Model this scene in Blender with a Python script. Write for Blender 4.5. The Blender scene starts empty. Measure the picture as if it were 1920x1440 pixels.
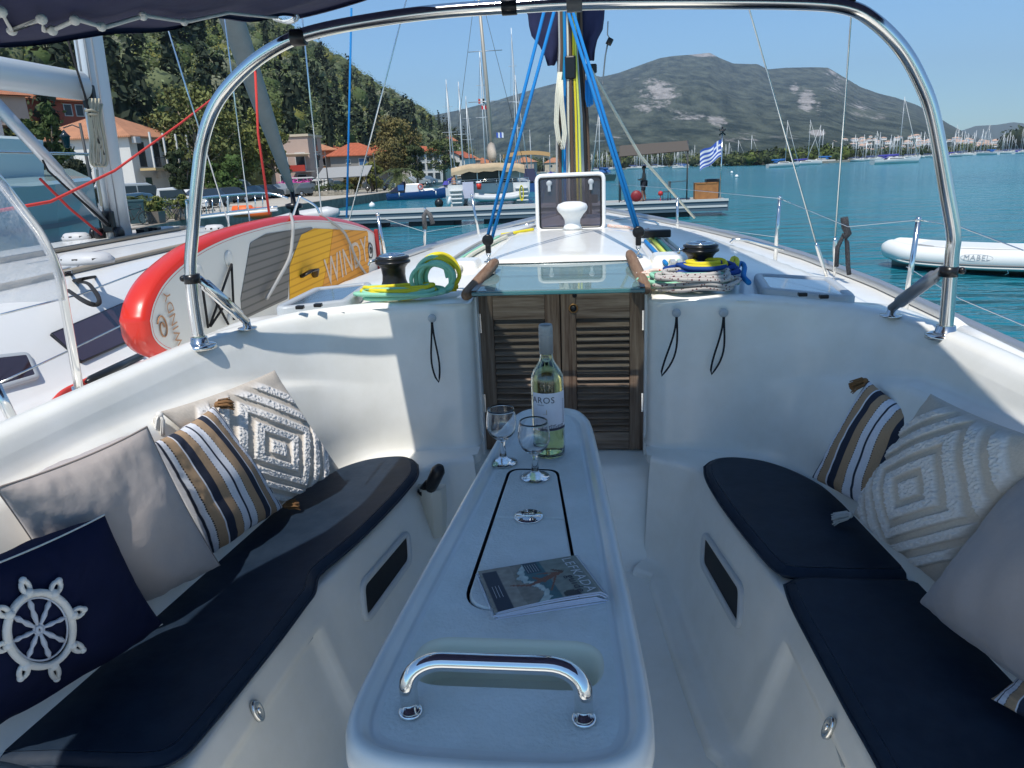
import bpy, bmesh, math, random
import numpy as np
from mathutils import Matrix, Vector, noise
rnd = random.Random(7)
R_ = math.radians
F = 1387.0
# ---------------------------------------------------------------- camera, sky, sun, exposure
def camrot(pitch, roll, yaw):
    f = np.array([0, math.cos(pitch), -math.sin(pitch)]); r = np.array([1., 0, 0]); u = np.cross(r, f)
    c, s = math.cos(roll), math.sin(roll)
    Z = np.array([[math.cos(yaw), -math.sin(yaw), 0], [math.sin(yaw), math.cos(yaw), 0], [0, 0, 1]])
    return Z @ np.column_stack([c*r-s*u, s*r+c*u, -f])
_h = R_(2.5)
IH = np.array([[math.cos(_h), 0, math.sin(_h)], [0, 1, 0], [-math.sin(_h), 0, math.cos(_h)]])
RB = IH @ camrot(R_(17.68), 0, R_(6.2))
OB = np.array([0.1296, 0.0, 2.795])
RW = camrot(math.atan((720-318)/F), R_(2.5), R_(6.2))
def _s(R, px, py, x, y, z):
    d = R @ np.array([(px-960)/F, (720-py)/F, -1.])
    for i, v in enumerate((x, y, z)):
        if v is not None: return OB+d*(v-OB[i])/d[i]
def PB(px, py, x=None, y=None, z=None): return Vector(_s(RB, px, py, x, y, z))   # photo point -> yacht coordinates
def PW(px, py, x=None, y=None, z=None): return Vector(_s(RW, px, py, x, y, z))   # photo point -> world coordinates
BMr = RW @ RB.T                                        # the yacht trims a little bow-up
BM = Matrix.Translation(Vector(OB)) @ Matrix([list(r)+[0] for r in BMr]+[[0, 0, 0, 1]]) @ Matrix.Translation(-Vector(OB))
SC = bpy.context.scene
cam = bpy.data.cameras.new('camera'); co = bpy.data.objects.new('camera', cam); SC.collection.objects.link(co)
cam.sensor_width = 36; cam.lens = F/1920*36; cam.clip_end = 30000; cam.clip_start = 0.05
co.matrix_world = Matrix.Translation(Vector(OB)) @ Matrix([list(r)+[0] for r in RW]+[[0, 0, 0, 1]])
SC.camera = co
SUNV = Vector((-.11, -.50, .86)).normalized()
W = bpy.data.worlds.new('World'); SC.world = W; W.use_nodes = True
nt = W.node_tree; sky = nt.nodes.new('ShaderNodeTexSky'); sky.sky_type = 'NISHITA'; sky.sun_disc = False
sky.sun_elevation = math.asin(SUNV.z); sky.sun_rotation = math.atan2(SUNV.x, SUNV.y)
sky.air_density = 1.0; sky.dust_density = 0.25; sky.ozone_density = 3.0; sky.altitude = 0
bg = nt.nodes['Background']; bg.inputs[1].default_value = 0.125
tint = nt.nodes.new('ShaderNodeMix'); tint.data_type = 'RGBA'; tint.blend_type = 'MULTIPLY'; tint.inputs[0].default_value = 1; tint.inputs[7].default_value = (.52, .75, .88, 1)
nt.links.new(sky.outputs[0], tint.inputs[6]); nt.links.new(tint.outputs[2], bg.inputs[0])
sl = bpy.data.lights.new('sun', 'SUN'); sl.energy = 3.5; sl.angle = R_(0.53); sl.color = (1, .95, .87)
so = bpy.data.objects.new('sun', sl); SC.collection.objects.link(so)
so.rotation_euler = SUNV.to_track_quat('Z', 'Y').to_euler()
vs = SC.view_settings; vs.view_transform = 'Standard'; vs.look = 'None'; vs.exposure = 0.52; vs.gamma = 1; vs.use_curve_mapping = False
SC.cycles.max_bounces = 10; SC.cycles.transparent_max_bounces = 12; SC.cycles.volume_bounces = 0
SC.cycles.caustics_refractive = False; SC.cycles.caustics_reflective = False; SC.cycles.sample_clamp_indirect = 6
SC.cycles.use_denoising = True

# ---------------------------------------------------------------- materials
MATS = {}
def mat(name, col, rough=.5, metal=0., bump=None, var=None, coat=0., trans=0., ior=1.45, attr=None, spec=.5, alpha=1., sss=0, sheen=0):
    if name in MATS: return MATS[name]
    m = bpy.data.materials.new(name); m.use_nodes = True; n = m.node_tree.nodes; l = m.node_tree.links
    b = n['Principled BSDF']; b.inputs['Base Color'].default_value = (*col, 1); b.inputs['Roughness'].default_value = rough
    b.inputs['Metallic'].default_value = metal; b.inputs['Coat Weight'].default_value = coat; b.inputs['Coat Roughness'].default_value = .08
    b.inputs['Transmission Weight'].default_value = trans; b.inputs['IOR'].default_value = ior
    b.inputs['Specular IOR Level'].default_value = spec; b.inputs['Alpha'].default_value = alpha
    b.inputs['Sheen Weight'].default_value = sheen
    src = None; tc = n.new('ShaderNodeTexCoord')
    if attr:
        a = n.new('ShaderNodeAttribute'); a.attribute_name = attr; src = a.outputs['Color']; l.new(src, b.inputs['Base Color'])
    if var:   # (scale, colour2, amount, optional stretch)
        st = var[3] if len(var) > 3 else (1, 1, 1)
        mp = n.new('ShaderNodeMapping'); mp.inputs['Scale'].default_value = st; l.new(tc.outputs['Object'], mp.inputs[0])
        t = n.new('ShaderNodeTexNoise'); t.inputs['Scale'].default_value = var[0]; t.inputs['Detail'].default_value = 6; t.inputs['Roughness'].default_value = .65
        l.new(mp.outputs[0], t.inputs['Vector'])
        cr = n.new('ShaderNodeValToRGB'); cr.color_ramp.elements[0].position = .35; cr.color_ramp.elements[1].position = .68
        l.new(t.outputs[0], cr.inputs[0])
        mu = n.new('ShaderNodeMath'); mu.operation = 'MULTIPLY'; mu.inputs[1].default_value = var[2]; l.new(cr.outputs[0], mu.inputs[0])
        mx = n.new('ShaderNodeMix'); mx.data_type = 'RGBA'; mx.inputs[6].default_value = (*col, 1); mx.inputs[7].default_value = (*var[1], 1)
        if src: l.new(src, mx.inputs[6])
        l.new(mu.outputs[0], mx.inputs[0]); l.new(mx.outputs[2], b.inputs['Base Color'])
    if bump:  # (scale, strength, distance, optional stretch)
        st = bump[3] if len(bump) > 3 else (1, 1, 1)
        mp = n.new('ShaderNodeMapping'); mp.inputs['Scale'].default_value = st; l.new(tc.outputs['Object'], mp.inputs[0])
        t = n.new('ShaderNodeTexNoise'); t.inputs['Scale'].default_value = bump[0]; t.inputs['Detail'].default_value = 4
        l.new(mp.outputs[0], t.inputs['Vector'])
        bp = n.new('ShaderNodeBump'); bp.inputs['Strength'].default_value = bump[1]; bp.inputs['Distance'].default_value = bump[2]
        l.new(t.outputs[0], bp.inputs['Height']); l.new(bp.outputs[0], b.inputs['Normal'])
    MATS[name] = m; return m
GEL = mat('gelcoat', (.85, .84, .79), .28, var=(7, (.70, .68, .60), .42), coat=.35, bump=(2.2, .08, .02))
GELN = mat('gelcoat textured', (.90, .91, .86), .42, bump=(170, .8, .0022), var=(11, (.70, .70, .62), .55))
GELG = mat('moulded grey plastic', (.42, .45, .47), .35)
GELV = mat('cream plastic', (.62, .60, .52), .4)
STEEL = mat('stainless steel', (.74, .73, .70), .13, 1.0, bump=(9, .05, .004, (1, 1, .2)))
CHROME = mat('polished steel', (.80, .79, .76), .045, 1.0)
BLK = mat('black plastic', (.012, .012, .014), .35)
BLKM = mat('black anodised', (.018, .018, .02), .28, .3)
DARK = mat('opening shade', (.008, .008, .009), .6)  # near-black paint standing in for the darkness of unlit openings
NAVYV = mat('navy vinyl', (.008, .018, .036), .5, bump=(9, .35, .012), var=(14, (.020, .034, .058), .7), spec=.28)
NAVYC = mat('navy canvas', (.018, .022, .07), .85, bump=(7, .35, .02), var=(4, (.03, .034, .10), .6))
NAVYP = mat('navy cotton', (.006, .010, .036), .95, bump=(90, .3, .002), var=(9, (.010, .014, .05), .6), spec=.2)
BEIGE = mat('beige cotton', (.50, .44, .41), .75, bump=(14, .35, .012), var=(9, (.44, .38, .35), .5), sheen=.2)
CREAMF = mat('cream cotton tufts', (.72, .68, .62), .95, attr='Col', bump=(420, .6, .0025))
STRIPE = mat('woven stripes', (.5, .5, .5), .9, attr='Col', bump=(420, .35, .0015))
TASB = mat('brown tassel thread', (.23, .12, .05), .9); TASW = mat('white tassel thread', (.7, .68, .64), .9)
CORDW = mat('white cord', (.75, .74, .70), .85, bump=(300, .6, .003))
TEAK = mat('weathered teak', (.075, .040, .024), .75, var=(70, (.25, .185, .135), .95, (1, 1, .05)), bump=(160, .6, .002, (1, 1, .03)))
TEAKH = mat('weathered teak across', (.090, .056, .036), .75, var=(70, (.28, .22, .17), .95, (.05, 1, 1)), bump=(160, .6, .002, (.03, 1, 1)))
TEAKR = mat('teak rail', (.16, .082, .042), .7, var=(60, (.30, .20, .13), .95, (1, .05, 1)), bump=(150, .5, .002, (1, .04, 1)))
WINE = mat('white wine', (.90, .84, .42), 0.0, trans=1., ior=1.36)
ACR = mat('smoked acrylic', (.24, .21, .25), .03, trans=.82, ior=1.3)
def tinted(name, tr, ior=1.55, milk=None):
    m = bpy.data.materials.new(name); m.use_nodes = True; n = m.node_tree.nodes; l = m.node_tree.links; n.remove(n['Principled BSDF'])
    t = n.new('ShaderNodeBsdfTransparent'); t.inputs[0].default_value = (*tr, 1); g = n.new('ShaderNodeBsdfGlossy'); g.inputs['Roughness'].default_value = .01; lw = n.new('ShaderNodeLayerWeight'); lw.inputs[0].default_value = .5; pw = n.new('ShaderNodeMath'); pw.operation = 'POWER'; pw.inputs[1].default_value = 4; l.new(lw.outputs['Facing'], pw.inputs[0])
    f = n.new('ShaderNodeMapRange'); f.inputs[3].default_value = ((ior-1)/(ior+1))**2; f.inputs[4].default_value = .85; l.new(pw.outputs[0], f.inputs[0])
    mx = n.new('ShaderNodeMixShader'); l.new(f.outputs[0], mx.inputs[0]); l.new(t.outputs[0], mx.inputs[1]); l.new(g.outputs[0], mx.inputs[2]); last = mx
    if milk:
        d = n.new('ShaderNodeBsdfDiffuse'); d.inputs[0].default_value = (*milk, 1); m2 = n.new('ShaderNodeMixShader'); m2.inputs[0].default_value = .30; l.new(mx.outputs[0], m2.inputs[1]); l.new(d.outputs[0], m2.inputs[2]); last = m2
    l.new(last.outputs[0], n['Material Output'].inputs[0]); return m
GLASSM = mat('clear glass', (1, 1, 1), 0.0, trans=1., ior=1.42, coat=.6)
HGL = tinted('hatch glass', (.84, .90, .88), 2.0, (.30, .46, .48))
PORT = mat('dark portlight', (.035, .022, .028), .06, coat=1.)
ROPES = {k: mat(k+' rope', c, .85, bump=(500, .5, .003)) for k, c in dict(blue=(.006, .19, .50), teal=(.006, .26, .42), yellow=(.72, .60, .03), green=(.28, .60, .42), cream=(.66, .64, .52), grey=(.36, .36, .35), brown=(.10, .065, .045), navy=(.008, .05, .24), red=(.62, .05, .04), black=(.015, .015, .016), lime=(.62, .68, .12)).items()}
def fleck(name, c, c2, sc=230):
    m = mat(name, c, .85); n = m.node_tree.nodes; l = m.node_tree.links
    tc = n.new('ShaderNodeTexCoord'); v = n.new('ShaderNodeTexVoronoi'); v.inputs['Scale'].default_value = sc
    l.new(tc.outputs['Object'], v.inputs['Vector'])
    lt = n.new('ShaderNodeMath'); lt.operation = 'LESS_THAN'; lt.inputs[1].default_value = .27; l.new(v.outputs['Distance'], lt.inputs[0])
    mx = n.new('ShaderNodeMix'); mx.data_type = 'RGBA'; mx.inputs[6].default_value = (*c, 1); mx.inputs[7].default_value = (*c2, 1)
    l.new(lt.outputs[0], mx.inputs[0]); l.new(mx.outputs[2], n['Principled BSDF'].inputs['Base Color']); return m
ROPES['flecked'] = fleck('flecked white rope', (.46, .43, .40), (.10, .02, .03), 90)
ROPES['redfleck'] = fleck('red flecked rope', (.70, .58, .50), (.5, .06, .03), 110)
WHITE = mat('white paint', (.78, .78, .76), .4); ALU = mat('aluminium', (.52, .53, .54), .38, .75); ALUW = mat('painted spar', (.56, .59, .60), .35, .2)
# ---------------------------------------------------------------- mesh collector
def lerp(a, b, t): return a+(b-a)*t
def interp(x, xs, ys): return float(np.interp(x, xs, ys))
def sm(a, b, x):
    t = min(1, max(0, (x-a)/(b-a))); return t*t*(3-2*t)
def catmull(pts, n):
    pts = [Vector(p) for p in pts]; P = [pts[0]*2-pts[1]]+pts+[pts[-1]*2-pts[-2]]; out = []; seg = len(pts)-1
    for i in range(n):
        u = i/(n-1)*seg; k = min(int(u), seg-1); t = u-k; a, b, c, d = P[k:k+4]
        out.append(.5*((2*b)+(c-a)*t+(2*a-5*b+4*c-d)*t*t+(3*b-a-3*c+d)*t**3))
    return out
ORG = {}
class M:
    def __init__(s): s.v = []; s.f = []; s.mi = []; s.sm = []; s.col = None; s.uv = None
    def add(s, vs, fs, mi=0, smooth=True):
        o = len(s.v); s.v += [tuple(v) for v in vs]
        for f in fs: s.f.append([i+o for i in f]); s.mi.append(mi); s.sm.append(smooth)
        return s
    def box(s, c, d, rz=0, mi=0, mat4=None, taper=0):
        x, y, z = d[0]/2, d[1]/2, d[2]/2; k = 1-taper
        vs = [Vector(p) for p in ((-x, -y, -z), (x, -y, -z), (x, y, -z), (-x, y, -z), (-x*k, -y*k, z), (x*k, -y*k, z), (x*k, y*k, z), (-x*k, y*k, z))]
        m = (Matrix.Translation(Vector(c)) @ Matrix.Rotation(rz, 4, 'Z')) if mat4 is None else Matrix.Translation(Vector(c)) @ mat4
        return s.add([m @ v for v in vs], [(0, 3, 2, 1), (4, 5, 6, 7), (0, 1, 5, 4), (1, 2, 6, 5), (2, 3, 7, 6), (3, 0, 4, 7)], mi, False)
    def tube(s, pts, r, n=8, closed=False, mi=0, flat=None):
        pts = [Vector(p) for p in pts]; N = len(pts); rr = r if isinstance(r, (list, tuple)) else [r]*N
        vs = []; up = None
        for i in range(N):
            a = pts[(i-1) % N] if (closed or i > 0) else pts[i]; b = pts[(i+1) % N] if (closed or i < N-1) else pts[i]
            t = (b-a)
            t = t.normalized() if t.length > 1e-9 else Vector((0, 0, 1))
            if up is None: up = Vector((0, 0, 1)) if abs(t.z) < .9 else Vector((0, 1, 0))
            u = up-t*up.dot(t)
            u = u.normalized() if u.length > 1e-6 else t.orthogonal().normalized()
            w = t.cross(u); up = u
            for k in range(n):
                an = 2*math.pi*k/n; vs.append(pts[i]+u*(math.cos(an)*rr[i]*(flat or 1))+w*(math.sin(an)*rr[i]))
        fs = []
        for i in range(N if closed else N-1):
            j = (i+1) % N
            for k in range(n): fs.append((i*n+k, i*n+(k+1) % n, j*n+(k+1) % n, j*n+k))
        if not closed: fs += [tuple(range(n))[::-1], tuple((N-1)*n+k for k in range(n))]
        return s.add(vs, fs, mi)
    def lathe(s, prof, c=(0, 0, 0), n=24, mi=0, mat4=None, cap=True):
        vs = []; c = Vector(c); q = mat4 or Matrix.Identity(4)
        for r, z in prof:
            for k in range(n):
                a = 2*math.pi*k/n; vs.append(c+q @ Vector((r*math.cos(a), r*math.sin(a), z)))
        fs = [(i*n+k, i*n+(k+1) % n, (i+1)*n+(k+1) % n, (i+1)*n+k) for i in range(len(prof)-1) for k in range(n)]
        if cap:
            if prof[0][0] > 1e-5: fs.append(tuple(range(n))[::-1])
            if prof[-1][0] > 1e-5: fs.append(tuple((len(prof)-1)*n+k for k in range(n)))
        return s.add(vs, fs, mi)
    def loft(s, rows, closed=False, mi=0, smooth=True, caps=False):
        n = len(rows[0]); vs = [p for r in rows for p in r]; fs = []
        for i in range(len(rows)-1):
            for k in range(n if closed else n-1):
                fs.append((i*n+k, i*n+(k+1) % n, (i+1)*n+(k+1) % n, (i+1)*n+k))
        if caps: fs += [tuple(range(n))[::-1], tuple((len(rows)-1)*n+k for k in range(n))]
        return s.add(vs, fs, mi, smooth)
    def prism(s, poly, z0, z1, mi=0, mp=None, smooth=False):
        n = len(poly); mp = mp or (lambda x, y, z: (x, y, z))
        vs = [mp(p[0], p[1], z0) for p in poly]+[mp(p[0], p[1], z1) for p in poly]
        return s.add(vs, [tuple(range(n))[::-1], tuple(range(n, 2*n))]+[(i, (i+1) % n, n+(i+1) % n, n+i) for i in range(n)], mi, smooth)
    def ball(s, c, r, n=12, mi=0, sc=(1, 1, 1)):
        pr = [(max(1e-6, math.sin(math.pi*i/n))*r, -math.cos(math.pi*i/n)*r) for i in range(n+1)]
        return s.lathe(pr, c, n*2, mi, Matrix.Diagonal((*sc, 1)))
    def build(s, name, mats, parent=None, org=(0, 0, 0), bevel=0, sub=0, frame=None, label=None, cat=None, group=None, kind=None, bseg=2, sharp=None):
        me = bpy.data.meshes.new(name); o_ = ORG.get(parent.name, Vector((0, 0, 0))) if parent else Vector(org)
        v = np.array(s.v, dtype=float)-np.array(o_)
        me.from_pydata(v.tolist(), [], s.f)
        for m in (mats if isinstance(mats, (list, tuple)) else [mats]): me.materials.append(m)
        me.polygons.foreach_set('material_index', s.mi); me.polygons.foreach_set('use_smooth', s.sm)
        if s.col is not None:
            ca = me.color_attributes.new('Col', 'FLOAT_COLOR', 'POINT'); ca.data.foreach_set('color', np.array(s.col, dtype=float).ravel())
        me.update()
        if sharp: me.set_sharp_from_angle(angle=R_(sharp))
        ob = bpy.data.objects.new(name, me); SC.collection.objects.link(ob)
        if bevel:
            b = ob.modifiers.new('b', 'BEVEL'); b.width = bevel; b.segments = bseg; b.limit_method = 'ANGLE'; b.angle_limit = R_(40)
        if sub:
            b = ob.modifiers.new('s', 'SUBSURF'); b.levels = sub; b.render_levels = sub
        ORG[ob.name] = Vector(o_)
        if parent: ob.parent = parent
        else: ob.matrix_world = (BM if frame == 'B' else Matrix.Identity(4)) @ Matrix.Translation(Vector(org))
        tag(ob, label, cat, group, kind); return ob
def tag(o, label=None, cat=None, group=None, kind=None):
    if label: o['label'] = label
    if cat: o['category'] = cat
    if group: o['group'] = group
    if kind: o['kind'] = kind
    return o
def thing(name, label, cat, loc=(0, 0, 0), rz=0, group=None, frame=None, sc=1):
    o = bpy.data.objects.new(name, None); SC.collection.objects.link(o); o.empty_display_size = .1
    o.matrix_world = (BM if frame == 'B' else Matrix.Identity(4)) @ Matrix.Translation(Vector(loc)) @ Matrix.Rotation(rz, 4, 'Z') @ Matrix.Scale(sc, 4)
    ORG[o.name] = Vector(loc) if frame == 'B' else Vector((0, 0, 0)); return tag(o, label, cat, group)
def dup(root, loc, rz=0, label=None, group=None, sc=1, sxyz=None):
    r = root.copy(); SC.collection.objects.link(r)
    r.matrix_world = Matrix.Translation(Vector(loc)) @ Matrix.Rotation(rz, 4, 'Z') @ (Matrix.Diagonal((*sxyz, 1)) if sxyz else Matrix.Scale(sc, 4))
    if label: r['label'] = label
    if group: r['group'] = group
    for ch in list(root.children):
        c = ch.copy(); SC.collection.objects.link(c); c.parent = r
        for g in list(ch.children):
            d = g.copy(); SC.collection.objects.link(d); d.parent = c
    return r
def text_geo(s, size=1., spacing=1.):
    cu = bpy.data.curves.new('t', 'FONT'); cu.body = s; cu.size = size; cu.space_character = spacing; cu.align_x = 'CENTER'; cu.align_y = 'CENTER'; cu.resolution_u = 3
    ob = bpy.data.objects.new('t', cu); SC.collection.objects.link(ob)
    me = ob.evaluated_get(bpy.context.evaluated_depsgraph_get()).to_mesh()
    vs = [tuple(v.co) for v in me.vertices]; fs = [tuple(p.vertices) for p in me.polygons]
    ob.to_mesh_clear(); bpy.data.objects.remove(ob); bpy.data.curves.remove(cu); return vs, fs
def add_text(m, s, size, fn, mi=0, spacing=1.):
    vs, fs = text_geo(s, size, spacing); m.add([fn(v[0], v[1]) for v in vs], fs, mi, False)
def fill_region(m, outer, holes, fz, mi=0, smooth=False):
    """triangulated sheet with holes; fz maps (x,y)->3D"""
    bm = bmesh.new(); es = []
    for lp in [outer]+holes:
        vs = [bm.verts.new((p[0], p[1], 0)) for p in lp]
        es += [bm.edges.new((vs[i], vs[(i+1) % len(vs)])) for i in range(len(vs))]
    bmesh.ops.triangle_fill(bm, edges=es, use_beauty=True); bm.normal_update()
    bm.verts.index_update()
    fs = []
    for f in bm.faces:
        idx = [v.index for v in f.verts]
        if f.normal.z < 0: idx = idx[::-1]
        fs.append(idx)
    m.add([fz(v.co.x, v.co.y) for v in bm.verts], fs, mi, smooth); bm.free()
def offset_poly(poly, d):
    """offset closed ccw polygon inward by d"""
    n = len(poly); out = []
    for i in range(n):
        a = Vector(poly[i-1][:2]); b = Vector(poly[i][:2]); c = Vector(poly[(i+1) % n][:2])
        t1 = (b-a).normalized(); t2 = (c-b).normalized(); t = (t1+t2).normalized(); nn = Vector((-t.y, t.x))
        k = max(.5, nn.dot(Vector((-t1.y, t1.x)))); out.append((b.x+nn.x*d/k, b.y+nn.y*d/k))
    return out
def round_poly(pts, n=6):
    """pts: (x,y,r)"""
    out = []; N = len(pts)
    for i in range(N):
        p = Vector(pts[i][:2]); a = Vector(pts[i-1][:2]); b = Vector(pts[(i+1) % N][:2]); r = pts[i][2]
        u = (a-p).normalized(); w = (b-p).normalized(); ang = u.angle(w); L = min(r/math.tan(ang/2), (a-p).length*.49, (b-p).length*.49)
        s = p+u*L; e = p+w*L
        for k in range(n+1):
            t = k/n; out.append(tuple((s*(1-t)**2+p*(2*t*(1-t))+e*t*t)))
    return out
# ================================================================ OUR YACHT (yacht coordinates: x starboard, y forward, z up)
Y = thing('sailing_yacht', 'white sailing yacht whose cockpit with folding table and louvred doors fills the foreground', 'yacht', (0, 0, 0), frame='B')
B = 'B'
RIM = [(.296, 2.66), (.297, 2.50), (.305, 2.45), (.34, 2.428), (.40, 2.42), (.52, 2.40), (.64, 2.37), (.74, 2.32), (.82, 2.25), (.88, 2.16), (.93, 2.04), (.96, 1.90), (.975, 1.75), (.99, 1.5), (1.005, 1.2), (1.02, .9), (1.04, .5), (1.05, 0), (1.05, -.8), (1.05, -1.9), (1.03, -3)]
BAS = [(.296, 2.66), (.297, 2.50), (.303, 2.445), (.335, 2.415), (.39, 2.405), (.48, 2.39), (.58, 2.36), (.66, 2.31), (.715, 2.24), (.755, 2.14), (.782, 2.02), (.80, 1.88), (.818, 1.72), (.850, 1.45), (.885, 1.15), (.92, .85), (.945, .45), (.95, 0), (.95, -.8), (.95, -1.9), (.93, -3)]
NS = 170
rim = catmull([(x, y, 0) for x, y in RIM], NS); bas = catmull([(x, y, 0) for x, y in BAS], NS)
def inw(c, i):
    t = (c[min(i+1, NS-1)]-c[max(i-1, 0)]).normalized(); return Vector((t.y, -t.x, 0)) if True else None
shell = M()
def ledge_z(y): return interp(y, [-1, .5, 1.35, 1.84, 2.2, 2.35], [2.235, 2.235, 2.235, 2.205, 2.11, 2.06])
def ledge_a(y): return .030*sm(2.34, 1.9, y)*lerp(.35, 1, sm(.6, 1.5, y))
def wall_side(sx):
    rows = []
    for i in range(NS):
        b, r = bas[i], rim[i]; nb = inw(bas, i); nr = inw(rim, i)
        if i and nb.length < .1: nb = pn
        pn = nb; row = []
        lz = ledge_z(b.y) if b.y < 2.4 else 2.1; am = ledge_a(b.y)
        corner = sm(2.40, 2.30, b.y)
        zs = [(1.797, .055), (1.799, .035), (1.806, .018), (1.822, .006), (1.85, 0)]
        for z, o in zs: row.append(b+nb*o*(corner*.85+.15)+Vector((0, 0, z)))
        zz = list(np.linspace(1.88, lz-.03, 7))+[lz-.014, lz-.004, lz+.004, lz+.014]+list(np.linspace(lz+.035, 2.285, 7))
        for z in zz:
            w = (z-1.8)/.52; p = b.lerp(r, w**1.25); n = nb.lerp(nr, w)
            s = 1-sm(lz-.012, lz+.012, z); bulge = .012*math.sin(math.pi*min(1, max(0, (z-1.85)/(lz-1.85))))*corner
            row.append(p+n*(am*s*min(1, (z-1.85)/.1)+bulge*0.8)+Vector((0, 0, z)))
        for z, o in ((2.30, .003), (2.312, -.002), (2.3205, -.011), (2.3255, -.026), (2.3265, -.042), (2.3245, -.058), (2.314, -.070)): row.append(r+nr*o+Vector((0, 0, z)))
        rows.append([Vector((p.x*sx, p.y, p.z)) for p in row])
    if sx > 0: rows = [r[::-1] for r in rows]
    shell.loft(rows)
    # wall under seat level beside the steps
    k = [i for i in range(NS) if bas[i].x < .53 and bas[i].y > 2.3]
    lo = [[Vector((bas[i].x*sx, bas[i].y, z)) for z in (1.39, 1.6, 1.80)] for i in k]
    shell.loft(lo if sx < 0 else [r[::-1] for r in lo])
for sx in (-1, 1): wall_side(sx)
RT = [(.300, 2.33), (.345, 2.30), (.39, 2.28), (.43, 2.24), (.455, 2.17), (.462, 2.05), (.482, 1.9), (.510, 1.72), (.535, 1.58), (.552, 1.5), (.556, 1.4), (.567, 1.2), (.578, .95), (.588, .5), (.595, 0), (.6, -.8), (.6, -2), (.6, -3)]
RBt = [(.280, 2.30), (.31, 2.28), (.335, 2.255), (.348, 2.22), (.358, 2.15), (.372, 2.02), (.388, 1.87), (.408, 1.7), (.425, 1.57), (.435, 1.5), (.445, 1.4), (.462, 1.2), (.478, .95), (.495, .5), (.5, 0), (.5, -.8), (.5, -2), (.5, -3)]
NR = 140; rt = catmull([(x, y, 0) for x, y in RT], NR); rb = catmull([(x, y, 0) for x, y in RBt], NR)
def riser_pt(i, z):
    w = (1.8-z)/.4; p = rt[i].lerp(rb[i], w); rec = sm(1.46, 1.42, p.y)*sm(1.735, 1.722, z)*.022
    return p+Vector((rec, 0, z))
def riser(sx):
    rows = []
    for i in range(NR):
        row = []
        t = (rt[min(i+1, NR-1)]-rt[max(i-1, 0)]).normalized(); n = Vector((-t.y, t.x, 0))
        if n.x > 0: n = -n
        for o, z in ((-.05, 1.80), (-.022, 1.80), (-.010, 1.797), (-.003, 1.790), (0, 1.776)): row.append(rt[i]-n*(-o)*1+Vector((0, 0, z)) if False else rt[i]+n*o+Vector((0, 0, z)))
        for z in (1.75, 1.736, 1.729, 1.722, 1.70, 1.62, 1.54, 1.48, 1.455): row.append(riser_pt(i, z))
        q = riser_pt(i, 1.44)
        for o, z in ((.004, 1.44), (.012, 1.431), (.03, 1.4275), (.055, 1.4265), (.066, 1.423), (.072, 1.412), (.075, 1.397)): row.append(Vector((q.x, q.y, z))+n*o)
        rows.append([Vector((p.x*sx, p.y, p.z)) for p in row])
    shell.loft(rows if sx > 0 else [r[::-1] for r in rows])
    # seat top between the riser edge and the wall foot
    seat = []
    for k in range(NR):
        i = int(k/(NR-1)*(NS-1)) if False else None
    ys = list(np.linspace(-3, 2.42, 80))
    ex = [abs(v.x) for v in rt][::-1]; ey = [v.y for v in rt][::-1]
    for y in ys:
        x0 = interp(y, ey, ex) if y < 2.33 else .29
        seat.append([(sx*lerp(x0+.045 if y < 2.30 else x0, 1.0, t), y, 1.7985) for t in (0, .3, .6, 1)])
    shell.loft(seat if sx < 0 else [r[::-1] for r in seat])
for sx in (-1, 1): riser(sx)
shell.loft([[(x, y, 1.40) for y in (-3, .5, 1.5, 2.34)] for x in (-.56, 0, .56)][::-1])
st = [(2.255, 1.398), (2.27, 1.402), (2.285, 1.42), (2.31, 1.48), (2.36, 1.62), (2.385, 1.69), (2.405, 1.715), (2.435, 1.727), (2.66, 1.729)]
shell.loft([[(x, y+(.0 if abs(x) < .25 else -.0), z) for y, z in st] for x in (-.42, -.2, .2, .42)][::-1])
shell.build('cockpit_moulding', GEL, Y)
# ---- deck and coachroof
GY = [-3, 1, 2, 4, 5, 6, 7, 8, 9, 9.8]; GX = [1.40, 1.56, 1.60, 1.58, 1.50, 1.33, 1.08, .74, .36, .04]
def gun(y): return interp(y, GY, GX)
def crest(y): return interp(y, [-.8, 1.0, 1.9, 2.2, 2.4, 3.0, 3.5, 4, 4.4, 4.8, 5.5, 6.5, 7.5], [1.13, 1.11, 1.06, 1.04, 1.01, .96, .87, .77, .66, .56, .44, .3, .1])
def deckz(x, y):
    a = abs(x); c = crest(y); tp = interp(y, [-1, 2.45, 2.8, 4.5, 6, 7.6], [2.318, 2.318, 2.352, 2.372, 2.30, 2.07])
    sd = 2.06+.0*y; z = tp-(.055*(a/c)**3 if y > 2.45 else .05*sm(2.2, 2.6, y)*(a/c)**3)
    dz = sm(c-.03, c+.15, a); return lerp(z, sd-.02*max(0, a-c), dz)
dk = M(); ny = 320; nx = 141; vs = []
ysd = list(np.linspace(-3, 9.8, ny))
usd = np.linspace(-1, 1, nx)
for y in ysd:
    g = gun(y)
    for u in usd: vs.append((u*g, y, deckz(u*g, y)))
rimx = [v.x for v in rim][::-1]; rimy = [v.y for v in rim][::-1]
def inside(x, y):
    a = abs(x)
    if y > 2.42: return a < .29 and y < 2.98
    k = max((v.x for v in rim if abs(v.y-y) < .05 and v.x > .35), default=0)
    return a < interp(y, [-3, 0, .9, 1.5, 1.75, 1.9, 2.04, 2.16, 2.25, 2.32, 2.37, 2.40, 2.42], [1.05, 1.05, 1.02, .99, .975, .96, .93, .88, .82, .74, .64, .52, .36])+.03
fs = []
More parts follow.
